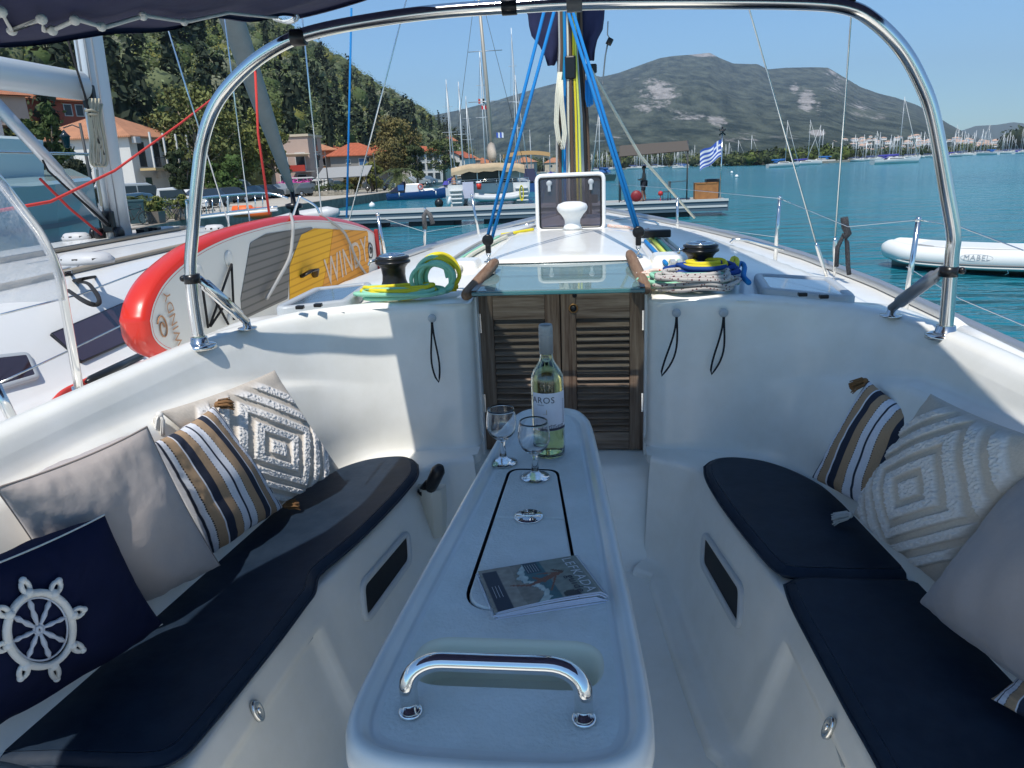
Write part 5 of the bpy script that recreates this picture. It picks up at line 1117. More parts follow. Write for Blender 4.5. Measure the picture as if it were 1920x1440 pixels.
tree(835, 335, .85, 150, 6, 8, (.08, .10, .035), 'small green tree left of the big catamaran', seed=14, nb=18)
def palm(px, py, D, h, L, label, seed):
    a, e = azel(px, py); rn = random.Random(seed); t = thing('palm_tree', label, 'palm', (D*math.sin(a), D*math.cos(a), .85)); m = M()
    m.lathe([(.28, 0), (.22, h*.3), (.24, h*.7), (.34, h)], (0, 0, 0), 9); m.build('trunk', BARK, t); f = M()
    for k in range(34):
        th = rn.random()*6.28; up = rn.uniform(-.1, 1.2); pts = []
        for i in range(9): s = i/8; pts.append(Vector((math.cos(th)*L*s*math.cos(up*(1-s*.5)), math.sin(th)*L*s*math.cos(up*(1-s*.5)), h+L*(math.sin(up)*s-.75*s*s))))
        w = Vector((-math.sin(th), math.cos(th), 0))
        for i in range(1, 9):
            p = pts[i]; d = (pts[i]-pts[i-1])
            for sd in (-1, 1):
                for o_ in (0, .5):
                    b = p-d*o_; tip = b+w*sd*L*.20*(1.1-abs(i/8-.45))+d*.7+Vector((0, 0, -L*.05)); f.add([b, b+d*.32, tip], [(0, 1, 2)], 0, False)
    f.build('fronds', mat('palm leaf', (.085, .11, .03), .6), t)
palm(270, 395, 47, .9, 1.9, 'small palm in a bed on the quay behind the bicycles', 3); palm(750, 350, 96, 2.0, 2.6, 'palm on the quay left of the blue motor boat', 5)
def potplant(px, py, D, label):
    a, e = azel(px, py); t = thing('planter', label, 'planter', (D*math.sin(a), D*math.cos(a), .85)); m = M(); m.box((0, 0, .3), (.62, .62, .6), taper=-.12); m.build('pot', mat('grey planter', (.16, .14, .12), .8), t)
    leaf_mesh([(0, 0, .85, .38, .35, (.13, .14, .035)), (.12, .1, 1.05, .25, .3, (.14, .15, .04))], 120, .12, np.random.default_rng(2), 'leaves', LEAF, shade_core=False, parent=t)
potplant(298, 410, 44.5, 'square grey planter with a yellow green plant between the bicycles'); potplant(345, 400, 46.5, 'planter with yellow flowers behind the arch leg')
# ================================================================ HOUSES
def rooftile(nm, c):
    m = mat(nm, c, .85); n = m.node_tree.nodes; l = m.node_tree.links; tc = n.new('ShaderNodeTexCoord')
    w = n.new('ShaderNodeTexWave'); w.bands_direction = 'X'; w.inputs['Scale'].default_value = 1.6; w.inputs['Distortion'].default_value = .3; l.new(tc.outputs['Object'], w.inputs[0])
    t = n.new('ShaderNodeTexNoise'); t.inputs['Scale'].default_value = 1.5; t.inputs['Detail'].default_value = 6; l.new(tc.outputs['Object'], t.inputs[0])
    mu = n.new('ShaderNodeMath'); mu.operation = 'MULTIPLY'; l.new(w.outputs[0], mu.inputs[0]); l.new(t.outputs[0], mu.inputs[1])
    cr = n.new('ShaderNodeValToRGB'); cr.color_ramp.elements[0].color = (*[v*.55 for v in c], 1); cr.color_ramp.elements[1].color = (*[min(1, v*1.3) for v in c], 1); cr.color_ramp.elements[1].position = .55
    l.new(mu.outputs[0], cr.inputs[0]); l.new(cr.outputs[0], n['Principled BSDF'].inputs[0]); return m
TILE = rooftile('terracotta tiles', (.40, .155, .075)); TILE2 = rooftile('orange red tiles', (.42, .11, .05)); TILE3 = rooftile('salmon tiles', (.44, .20, .105))
PW_ = {k: mat(k+' render', c, .9, var=(.5, tuple(v*.75 for v in c), .6)) for k, c in dict(white=(.62, .61, .58), red=(.42, .10, .06), grey=(.30, .28, .26), pink=(.46, .34, .28), cream=(.55, .46, .34), orange=(.52, .27, .12)).items()}
GLS = mat('dark window', (.02, .028, .035), .15); SHUT = mat('green shutter', (.02, .06, .05), .7); SHUTB = mat('blue shutter', (.05, .14, .30), .6); MTL = mat('dark rail', (.05, .05, .05), .6); WOODB = mat('balcony slab', (.46, .34, .17), .8)
def facing(px, D): a, _ = azel(px, 300); return Vector((D*math.sin(a), D*math.cos(a), .85)), -a
def house(nm, label, px, D, w, d, h, wall, roof, kind='hip', rh=2.2, rz=0., wins=(), z=.85, over=.5, group=None, ridge='x'):
    p, az = facing(px, D); t = thing(nm, label, 'house', (p.x, p.y, z), az+rz, group=group); m = M(); m.box((0, 0, h/2), (w, d, h)); m.build('wall', PW_[wall], t)
    W2, D2 = w/2+over, d/2+over; r = M(); e = h-.02
    if kind == 'hip':
        k = max(0, W2-D2); q = [(-W2, -D2, e), (W2, -D2, e), (W2, D2, e), (-W2, D2, e), (-k, 0, e+rh), (k, 0, e+rh)]; r.add(q, [(0, 1, 5, 4), (1, 2, 5), (2, 3, 4, 5), (3, 0, 4)], 0, False); r.add([(x, y, zz-.12) for x, y, zz in q], [(3, 2, 1, 0)], 0, False)
        r.loft([[(x, y, zz-o_) for x, y, zz in q[:4]] for o_ in (.12, 0)], closed=True, smooth=False)
    elif kind == 'gable':
        q = [(-W2, -D2, e-.2), (W2, -D2, e-.2), (W2, 0, e+rh), (-W2, 0, e+rh), (-W2, D2, e-.2), (W2, D2, e-.2)]; r.add(q, [(0, 1, 2, 3), (3, 2, 5, 4)], 0, False); r.add([(x, y, zz-.15) for x, y, zz in q], [(3, 2, 1, 0), (4, 5, 2, 3)], 0, False)
        g = M(); g.add([(s*w/2, y, zz) for s in (-1, 1) for y, zz in ((-d/2, h-.1), (d/2, h-.1), (0, h+rh-.25))], [(0, 1, 2), (5, 4, 3)], 0, False); g.build('gable', PW_[wall], t)
    else: r.box((0, 0, h+.15), (w+.4, d+.4, .3))
    if kind != 'flat': r.build('roof', roof, t)
    else: r.build('roof', PW_['cream'], t)
    for side, u, v, ww, hh, mt_ in wins:
        f = M()
        if side == 'f': c, s = (u, -d/2-.02, v), (ww, .10, hh)
        elif side == 'l': c, s = (-w/2-.02, u, v), (.10, ww, hh)
        else: c, s = (w/2+.02, u, v), (.10, ww, hh)
        f.box(c, (s[0]+(.2 if side == 'f' else 0), s[1]+(.2 if side != 'f' else 0), s[2]+.2)); wo = f.build('window_frame' if hh < 2.1 else 'door_frame', PW_['white'], t); g = M(); g.box((c[0]*(1+.0), c[1], c[2]), (s[0]+(.05 if side != 'f' else 0), s[1]+(.05 if side == 'f' else 0), s[2])); g.build('pane', mt_, wo)
    return t
# white hotel with balconies
HT = house('hotel', 'white two storey hotel with terracotta hip roof and balconies behind the left mast', 210, 84, 9.8, 8.8, 6.3, 'white', TILE3, 'hip', 2.3, R_(-33), [('f', -1.2, 5.0, 1.2, 1.3, GLS), ('f', 1.8, 5.2, .9, 1.0, GLS)]+[('r', y, 4.7, 1.1, 2.2, GLS) for y in (-2.8, -.4, 2.0)]+[('r', y, 1.5, 1.0, 2.3, SHUT) for y in (-2.4, 1.6)])
m = M(); m.box((5.95, .2, 3.35), (1.5, 8.2, .22)); m.box((5.95, .2, .4), (1.3, 7.6, .2)); m.build('balcony_slab', WOODB, HT)
m = M()
for y in np.linspace(-3.8, 4.2, 34): m.box((6.65, y, 3.9), (.03, .03, .9))
m.box((6.65, .2, 4.36), (.05, 8.1, .05)); m.build('balcony_railing', MTL, HT)
for y in (-3.8, -1.6, .6, 2.6, 4.2): m = M(); m.box((6.6, y, 5.0), (.14, .14, 3.1)); m.build('column', PW_['white'], HT)
for y, z in ((-4.1, 5.9), (-.9, 2.9)): m = M(); m.box((5.45, y, z), (.4, .8, .55)); m.build('air_conditioner', mat('unit grey', (.4, .4, .4), .5), HT, bevel=.03)
house('house', 'red gabled house with terracotta roof and roof windows on the slope at far left', 108, 112, 9.5, 8, 4.2, 'red', TILE, 'gable', 2.6, R_(28), [('f', u, 2.9, .8, 1.2, GLS) for u in (.4, 1.8, 3.6)], z=9.0)
house('house', 'small pinkish house peeping in at the far left edge', 8, 100, 5, 5, 3.2, 'pink', TILE, 'gable', 1.0, R_(20), z=9.5)
p, az = facing(6, 86); t = thing('chimney_pot', 'white round topped chimney at the far left edge above the boom', 'chimney', (p.x, p.y, 6.2)); m = M(); m.box((0, 0, 2.2), (1.0, .8, 4.4)); m.box((0, 0, 4.5), (1.25, 1.0, .25)); m.build('stack', PW_['white'], t, bevel=.05)
V = 'village houses along the quay'
house('house', 'house with red balconies and cream awnings left of the pale car shelter', 562, 112, 5, 6, 7.4, 'pink', PW_['grey'], 'flat', 0, R_(-18), [('f', u, v, 1.2, 2.1, GLS) for u in (-1.2, 1.2) for v in (1.4, 4.2)]+[('r', 0, v, 1.6, 1.7, GLS) for v in (4.2, 6.4)], group=V)
p, az = facing(560, 107)
for k, (z, c, col) in enumerate(((4.0, 0, (.48, .05, .03)), (6.7, .3, (.48, .05, .03)))): pass
RH = thing('balcony_front', 'red fronted balcony with cream awning on the pink house', 'balcony', (p.x, p.y, .85), az+R_(18)); m = M(); m.box((-.8, .1, 3.3), (3.4, .12, .8)); m.build('panel', mat('red balcony', (.48, .05, .03), .8), RH)
m = M(); m.box((-.4, .6, 5.0), (4.2, 1.4, .10), mat4=Matrix.Rotation(R_(-12), 4, 'X')); m.build('awning', mat('cream awning', (.68, .58, .45), .8), RH)
m = M(); m.box((-.3, .8, 2.85), (5.0, 1.4, .16)); m.build('slab', PW_['grey'], RH)
house('house', 'salmon roofed house partly hidden behind the red balconied house', 596, 128, 5, 5, 5.4, 'orange', TILE3, 'hip', 1.3, R_(10), [('f', u, 3.8, 1.1, 1.4, GLS) for u in (-2, 1)], group=V, z=1.6)
house('house', 'bright orange red roof behind the salmon roofed house', 620, 150, 6, 6, 4.6, 'orange', TILE2, 'hip', 1.7, R_(15), group=V, z=2.6)
house('house', 'long grey wall house with a wide orange red roof above the car shelter', 668, 122, 8.4, 7, 5.0, 'grey', TILE2, 'hip', 1.9, R_(8), [('f', .6, 4.0, 1.1, .9, SHUTB), ('f', -1.6, 4.1, .5, .5, GLS)], group=V)
house('house', 'small red tiled house half behind the olive brown tree', 708, 135, 4, 4, 5.4, 'grey', TILE2, 'hip', 1.5, R_(-20), group=V)
house('house', 'white balconied house right of the olive brown tree', 792, 165, 7.5, 6, 6.2, 'white', TILE2, 'hip', 1.3, R_(15), [('f', u, v, 1.1, 1.3, GLS) for u in (-2.4, -.8, .8, 2.4) for v in (1.3, 3.3, 5.2)], group=V)
house('house', 'white gabled house with orange roof behind the thin masts', 860, 240, 8, 8, 5.4, 'white', TILE2, 'gable', 2, R_(65), [('l', u, v, 1.2, 1.5, GLS) for u in (-3, 2) for v in (2, 5.5)], group=V, z=1.5)
house('house', 'small house under the end of the wooded hill', 846, 300, 4.5, 4, 2.2, 'cream', TILE, 'hip', 2, R_(10), group=V, z=12)
for k, (px, D, w, h, wl, rf, lb) in enumerate(((822, 210, 5, 4.5, 'cream', TILE, 'cream house just right of the dark tree'), (884, 300, 7, 6, 'pink', TILE3, 'pale pink house behind the catamaran'), (905, 330, 7, 5, 'cream', TILE, 'cream house seen between the thin masts'), (985, 370, 10, 5, 'pink', TILE3, 'pinkish house left of the open deck hatch'), (1040, 400, 10, 4.5, 'cream', TILE3, 'cream house behind the open deck hatch'))):
    house('house', lb, px, D, w, 8, h, wl, rf, 'hip', 2.4, R_(12*(k % 3-1)), [('f', u, h*.6, 1.0, 1.1, GLS) for u in (-1.6, 1.6)], group=V)
# car shelter
p, az = facing(640, 92); sh = thing('car_shelter', 'pale grey canopy on thin posts in front of the long grey house', 'shelter', (p.x, p.y, .85), az+R_(6)); m = M(); m.add([(-3.2, -2.2, 1.85), (2.6, -2.2, 1.95), (3.9, 1.8, 3.15), (-1.9, 1.8, 3.05)], [(0, 1, 2, 3)], 0, False); m.add([(-3.2, -2.2, 1.77), (2.6, -2.2, 1.87), (3.9, 1.8, 3.07), (-1.9, 1.8, 2.97)], [(3, 2, 1, 0)], 0, False); m.build('canopy', mat('pale sheeting', (.30, .30, .29), .7), sh)
for x, y, h in ((-3.8, -2.1, 1.98), (2.5, -2.1, 2.08), (3.5, 1.7, 3.25), (-2.3, 1.7, 3.15)): m = M(); m.tube([(x, y, 0), (x, y, h)], .05, 6); m.build('post', MTL, sh)
# street lamps
def lamp(px, py, D, h, label):
    a, e = azel(px, py); z = OB[2]+e*D; t = thing('street_lamp', label, 'street lamp', (D*math.sin(a), D*math.cos(a), .85)); H = z-.85; m = M(); m.tube([(0, 0, 0), (0, 0, H+.5)], [.09, .05], 8); m.tube([(0, 0, H+.3), (-.35, 0, H+.45), (-.75, 0, H+.35)], .025, 6); m.build('post', MTL, t)
    m = M(); m.lathe([(.0001, -.45), (.10, -.42), (.13, -.35), (.19, .0), (.23, .02), (.10, .15), (.02, .28)], (-.75, 0, H), 6); m.build('lantern', GLS, t)
lamp(160, 255, 36, 0, 'old style street lamp with a lantern left of the neighbouring mast'); lamp(612, 292, 88, 0, 'street lamp in front of the orange roof'); lamp(703, 295, 95, 0, 'street lamp before the long grey house')
# ---- cars
def car(label, px, py, D, col, kind='hatch', rz=0, z=.84):
    a, e = azel(px, py); t = thing('parked_car' if kind != 'van' else 'parked_van', label, 'car' if kind != 'van' else 'van', (D*math.sin(a), D*math.cos(a), z), -a+rz, group='cars parked along the quay')
    L, Wd, H = {'hatch': (4.1, 1.75, 1.48), 'suv': (3.6, 1.7, 1.75), 'van': (4.9, 1.95, 2.1), 'pickup': (5.0, 1.8, 1.75)}[kind]
    top = {'hatch': [(-2.05, .75), (-1.95, .95), (-1.15, 1.42), (.2, 1.48), (.75, 1.38), (1.25, .98), (1.95, .84), (2.05, .6)], 'suv': [(-1.8, .9), (-1.75, 1.6), (-1.65, 1.73), (.35, 1.75), (.55, 1.62), (.75, 1.1), (1.7, 1.02), (1.8, .7)], 'van': [(-2.45, 1.0), (-2.4, 1.95), (-2.2, 2.1), (1.1, 2.08), (1.55, 1.85), (1.95, 1.3), (2.35, 1.05), (2.45, .6)], 'pickup': [(-2.5, .85), (-2.48, .98), (-.9, 1.0), (-.75, 1.65), (.3, 1.7), (.9, 1.1), (2.3, .98), (2.5, .6)]}[kind]
    pr = [(-L/2, .35)]+top+[(L/2, .3)]; m = M(); rows = []
    for y, k in ((-Wd/2, .0), (-Wd/2*.97, .02), (-Wd/2*.8, .05), (0, .07), (Wd/2*.8, .05), (Wd/2*.97, .02), (Wd/2, 0)):
        rows.append([(x*(.985 if abs(y) > Wd*.45 else 1), y*(1 if zz < 1.0 else .86), zz+(k if zz > .8 else 0)) for x, zz in pr])
    m.loft(rows, closed=True, caps=True, smooth=False); b = m.build('body', mat('car paint '+str(col), col, .25, coat=1), t, bevel=.04)
    g = M(); hi = max(zz for _, zz in top)-.14; lo = .98 if kind != 'van' else 1.25
    xs = [x for x, zz in top if zz > lo+.1]; x0, x1 = min(xs)+.12, max(xs)+.1
    for s in (-1, 1):
        n = 3 if kind != 'pickup' else 1
        for i in range(n): xa, xb = lerp(x0, x1, i/n)+.04, lerp(x0, x1, (i+1)/n)-.04; g.add([(xa, s*Wd*.455, lo), (xb+(.18 if i == n-1 else 0), s*Wd*.455, lo), (xb-(.1 if i == n-1 else 0), s*Wd*.437, hi), (xa, s*Wd*.437, hi)], [(0, 1, 2, 3) if s < 0 else (3, 2, 1, 0)], 0, False)
    k = 5 if kind in ('hatch',) else 4
    (xa, za), (xb, zb) = [(x, zz) for x, zz in pr if x > 0 and zz > .9][-2:] if kind != 'hatch' else [(.75, 1.38), (1.25, .98)]
    g.add([(xa+.03, -Wd*.38, za+.06), (xb+.03, -Wd*.41, zb+.08), (xb+.03, Wd*.41, zb+.08), (xa+.03, Wd*.38, za+.06)], [(0, 1, 2, 3)], 0, False); g.build('windows', GLS, t)
    for x in (-L*.31, L*.31):
        for s in (-1, 1):
            w = M(); w.lathe([(.12, -.11), (.31, -.11), (.33, -.07), (.33, .07), (.31, .11), (.12, .11)], (x, s*(Wd/2-.08), .33), 16, mat4=Matrix.Rotation(R_(90), 4, 'X')); wh = w.build('wheel', mat('tyre', (.02, .02, .02), .8), t); w = M(); w.lathe([(.0001, -.115), (.19, -.115), (.19, .115), (.0001, .115)], (x, s*(Wd/2-.08), .33), 12, mat4=Matrix.Rotation(R_(90), 4, 'X')); w.build('rim', ALU, wh)
CW, CS, CD, CB, CG = (.62, .62, .60), (.35, .37, .38), (.03, .035, .04), (.03, .07, .11), (.12, .14, .15)
for a in (('silver van half hidden by the neighbouring mast', 250, 380, 60, CS, 'van', .2), ('dark blue car with a light roof right behind the neighbouring mast', 262, 385, 55, CB, 'hatch', .3), ('white pickup left of the arch leg', 325, 380, 60, CW, 'pickup', -.1), ('black car just right of the arch leg', 392, 378, 66, CD, 'hatch', .9), ('white car partly behind the arch leg', 372, 376, 70, CW, 'hatch', .9),
          ('white van with dark windows beneath the eucalyptus', 440, 368, 84, CW, 'van', .1), ('black car in front of the white van', 432, 378, 76, CD, 'hatch', .7), ('dark car second right of the white van', 472, 372, 82, CB, 'hatch', .8), ('black car right beside the furled sail', 498, 368, 88, CD, 'hatch', .6), ('silver car just right of the furled sail', 528, 366, 90, CS, 'hatch', .5), ('light grey hatchback before the dark grey one', 552, 364, 92, CS, 'hatch', .6),
          ('dark grey hatchback left of the white jeep', 575, 364, 90, CG, 'hatch', .7), ('white boxy jeep under the car shelter', 600, 360, 95, CW, 'suv', 2.9), ('white van behind the white boxy jeep', 572, 350, 108, CW, 'van', .2), ('dark green car right of the white jeep', 630, 358, 97, (.03, .05, .04), 'hatch', .7), ('black estate car behind the yellow green shrub', 712, 350, 104, CD, 'hatch', -.5), ('pale car far down the quay right of the palm', 785, 345, 130, CS, 'hatch', .4), ('blue grey car far down the quay by the white balconied house', 800, 343, 138, (.15, .2, .25), 'hatch', .5)):
    car(a[0], a[1], a[2], a[3], a[4], a[5], a[6])
# parasol-like flowers, hedge, kerb planters
m = leaf_mesh([(0, 0, 1.2, 1.2, .9, (.55, .08, .32)), (1.8, 0, 1.1, 1.1, .8, (.50, .07, .30)), (-1.6, 0, 1.0, .9, .8, (.45, .06, .28))], 300, .10, np.random.default_rng(8), 'bougainvillea', LEAF, label='pink bougainvillea below the red balconied house', cat='flower bush'); p, az = facing(547, 103); m.location = (p.x, p.y, .85)
# bicycles
def bicycle(px, py, D, rz, label):
    a, e = azel(px, py); t = thing('bicycle', label, 'bicycle', (D*math.sin(a), D*math.cos(a), .85), -a+rz)
    for x in (-.52, .52):
        w = M(); w.tube([(x+.33*math.cos(k), 0, .34+.33*math.sin(k)) for k in np.linspace(0, 6.283, 28, endpoint=False)], .022, 6, closed=True)
        wl = w.build('wheel', mat('tyre', (.02, .02, .02), .8), t); w = M()
        for k in range(14): w.tube([(x, 0, .34), (x+.31*math.cos(k*.449), 0, .34+.31*math.sin(k*.449))], .004, 4)
        w.build('spokes', STEEL, wl)
    f = M(); A, B_, C_, D_ = (-.52, 0, .34), (-.05, 0, .30), (-.18, 0, .80), (.38, 0, .84)
    for p, q in ((A, B_), (B_, C_), (C_, A), (C_, D_), (B_, D_), (D_, (.52, 0, .34)), (D_, (.36, 0, .98)), ((-.18, 0, .8), (-.2, 0, .92))): f.tube([p, q], .02, 6)
    f.build('frame', mat('dark bike paint', (.03, .03, .035), .4), t); f = M(); f.tube([(.30, -.27, 1.0), (.38, 0, 1.0), (.30, .27, 1.0)], .014, 6); f.build('handlebar', MTL, t); f = M(); f.box((-.2, 0, .94), (.24, .13, .05)); f.build('saddle', BLK, t, bevel=.02)
bicycle(258, 414, 43, .25, 'dark bicycle standing right of the neighbouring mast'); bicycle(330, 408, 46, .1, 'dark bicycle between the planter and the arch leg'); bicycle(390, 402, 48, .15, 'bicycle behind the gangway right of the arch leg')
p = PW(242, 400, z=1.5); p, az = facing(243, 44); t = thing('rubbish_bin', 'dark green wheeled bin beside the neighbouring mast', 'bin', (p.x, p.y, .85), az); m = M(); m.box((0, 0, .6), (.7, .7, 1.1), taper=-.15); m.box((0, 0, 1.2), (.85, .85, .12)); m.build('tub', mat('bin green', (.03, .07, .08), .5), t, bevel=.03)
m = M(); a, e = azel(345, 405); m.box((0, 0, .35), (.35, .3, .7)); m.build('crate', mat('lime plastic', (.35, .65, .05), .5), org=(47*math.sin(a), 47*math.cos(a), .85), bevel=.05, label='lime green can on the quay edge behind the arch leg', cat='can').data.transform(Matrix.Translation((47*math.sin(a), 47*math.cos(a), .85)))
# stone planter walls
for px, py, D, w, lb in ((290, 392, 49, 4.2, 'low stone planter wall behind the bicycles'), (628, 360, 88, 4.5, 'low stone planter on the quay before the white jeep')):
    a, e = azel(px, py); t = thing('stone_planter', lb, 'planter', (D*math.sin(a), D*math.cos(a), .85), -a); m = M(); m.box((0, 0, .25), (w, .8, .55)); m.build('stone', mat('rubble stone', (.40, .36, .29), .9, var=(3, (.15, .13, .1), .8), bump=(5, .8, .1)), t, bevel=.06)
    leaf_mesh([(x, 0, .8, .7, .5, (.06, .08, .025)) for x in np.linspace(-w*.35, w*.35, 4)], 120, .12, np.random.default_rng(3), 'shrubbery', LEAF, shade_core=False, parent=t)
# ================================================================ PONTOON, PEOPLE, FLAG
dkz = .85
D0 = PW(600, 402, z=dkz); D1 = PW(1364, 373, z=dkz); dv = (D1-D0); dv.z = 0; dn = dv.normalized(); dp = Vector((-dn.y, dn.x, 0))
DL = dv.length; pon = thing('pontoon', 'long floating pontoon with white edging running across the bay', 'pontoon', (D0.x, D0.y, 0), math.atan2(dn.y, dn.x))
m = M(); m.box((DL/2, 1.3, dkz-.04), (DL, 2.6, .08)); m.build('deck', mat('grey deck boards', (.34, .34, .33), .8), pon)
m = M(); m.box((DL/2, -.03, dkz-.03), (DL+.1, .06, .12)); m.box((DL/2, -.02, dkz-.34), (DL, .05, .10)); m.box((DL/2, 2.62, dkz-.03), (DL, .06, .12)); m.build('edge_strip', mat('white edging', (.50, .50, .48), .6), pon)
m = M(); m.box((DL/2, .02, dkz-.2), (DL, .05, .28)); m.box((DL/2, .02, dkz-.48), (DL, .05, .2)); m.box((DL+.03, 1.3, dkz-.3), (.06, 2.6, .6)); m.build('fascia', mat('blue grey fascia', (.07, .105, .135), .6), pon)
for x in np.arange(2, DL, 4.2): m = M(); m.box((x, 1.3, .1), (2.6, 2.3, .5)); m.build('float', mat('black float', (.02, .022, .025), .7), pon, bevel=.1)
def onpon(px, off): # a spot on the pontoon seen above photo column px
    for k in range(4000):
        s = DL*k/4000; q = D0+dn*s+dp*off; lc = RW.T @ (np.array([q.x, q.y, dkz])-OB)
        if 960-F*lc[0]/lc[2] >= px: return Vector((q.x, q.y, dkz))
    return Vector((q.x, q.y, dkz))
A_ = math.atan2(dn.y, dn.x)
q = onpon(1195, .9); cp = thing('pontoon_canopy', 'brown fabric canopy on posts over the standing man', 'canopy', q, A_)
m = M(); m.add([(-1.0, -1.0, 2.35), (2.55, -1.0, 2.5), (2.75, 1.4, 3.05), (-.9, 1.4, 2.95)], [(0, 1, 2, 3), (3, 2, 1, 0)][:1], 0, False); m.add([(-1.0, -1.0, 2.32), (2.55, -1.0, 2.47), (2.75, 1.4, 3.02), (-.9, 1.4, 2.92)], [(3, 2, 1, 0)], 0, False); m.build('fabric', mat('brown canopy cloth', (.09, .075, .06), .9), cp)
for x, y, h in ((-1.0, -.9, 2.35), (2.5, -.9, 2.48), (2.75, 1.3, 3.05), (-.85, 1.3, 2.95)): m = M(); m.tube([(x, y, 0), (x, y, h)], .035, 6); m.build('post', MTL, cp)
m = M(); m.tube([(2.5, -.9, 2.47), (2.75, 1.3, 3.02)], .03, 6); m.tube([(2.5, -.9, 1.0), (1.7, -.6, .95), (1.6, -.5, .9), (1.55, -.5, 0)], .018, 5); m.build('rail', MTL, cp)
q = onpon(1350, 1.0); fl = thing('flag', 'large blue and white striped flag on a pole at the right end of the pontoon', 'flag', q, A_)
m = M(); m.tube([(0, 0, 0), (0, 0, 3.3)], .035, 8); m.ball((0, 0, 3.35), .07, 6); m.build('pole', STEEL, fl)
m = M(); m.tube([(-.16, 0, 3.2), (.16, 0, 3.5)], .04, 6); m.tube([(-.16, 0, 3.5), (.16, 0, 3.2)], .04, 6); m.tube([(0, -.1, 3.3), (0, .1, 3.6)], .05, 6); m.build('finial', BLK, fl)
m = M(); m.col = []; rows = []
for j in range(37):
    v = j/36; row = []
    for i in range(41):
        u = i/40; x = -u*1.10; z = 2.98-v*.84-u*.55-.18*u*math.sin(v*2)+.05*math.sin(u*9); y = .10*math.sin(u*8+v*2)
        row.append((x, y, z)); st = int(v*9) % 2; c = (.04, .10, .42) if st == 0 else (.72, .73, .75)
        if u < .40 and v < 5/9: c = (.72, .73, .75) if (abs(u-.20) < .045 or abs(v-2.5/9) < 1/18) else (.04, .10, .42)
        m.col.append((*c, 1))
    rows.append(row)
m.loft(rows); m.build('cloth', mat('flag cloth', (.5, .5, .5), .8, attr='Col'), fl)
q = onpon(1322, 1.2); bx = thing('wooden_crate', 'orange brown wooden box beside the flag pole', 'crate', q, A_); m = M(); m.box((0, 0, .42), (1.15, .9, .84))
for x in (-.57, 0, .57): m.box((x, -.46, .42), (.07, .03, .86))
m.box((0, -.46, .82), (1.2, .03, .07)); m.build('boards', mat('orange wood', (.36, .16, .05), .7, var=(4, (.22, .09, .03), .6)), bx)
q = onpon(1334, 1.9); m = M(); m.box((0, 0, .5), (.7, .7, 1.0)); b = m.build('black_bin', BLK, bevel=.04, label='black bin behind the wooden box on the pontoon', cat='bin'); b.matrix_world = Matrix.Translation(q) @ Matrix.Rotation(A_, 4, 'Z')
q = onpon(1195, .5); ch = thing('garden_chair', 'thin metal chair next to the standing man', 'chair', q+dn*1.2, A_-.4); m = M()
for x, y in ((0, 0), (.42, 0), (0, .42), (.42, .42)): m.tube([(x, y, 0), (x, y, .45)], .016, 5)
m.build('legs', MTL, ch); m = M(); m.box((.21, .21, .46), (.46, .46, .03)); m.build('seat', MTL, ch); m = M(); m.box((.42, .21, .75), (.03, .44, .5)); m.build('backrest', mat('grey webbing', (.2, .2, .19), .8), ch)
q = onpon(1193, .3); m = M(); m.lathe([(.06, -.12), (.26, -.10), (.30, 0), (.26, .10), (.06, .12)], (0, 0, .31), 20, mat4=Matrix.Rotation(R_(90), 4, 'X')); b = m.build('hose_reel', mat('dark red reel', (.22, .015, .02), .5), label='dark red reel at the feet of the standing man', cat='reel'); b.matrix_world = Matrix.Translation(q) @ Matrix.Rotation(A_, 4, 'Z')
q = onpon(1238, .3); m = M(); m.ball((0, 0, .9), .13, 8); m.tube([(0, 0, 0), (0, 0, .8)], .02, 5); b = m.build('red_buoy', mat('red buoy', (.5, .03, .03), .5), label='small red ball on a stick at the canopy post', cat='buoy'); b.matrix_world = Matrix.Translation(q-Vector((0, 0, .5)))
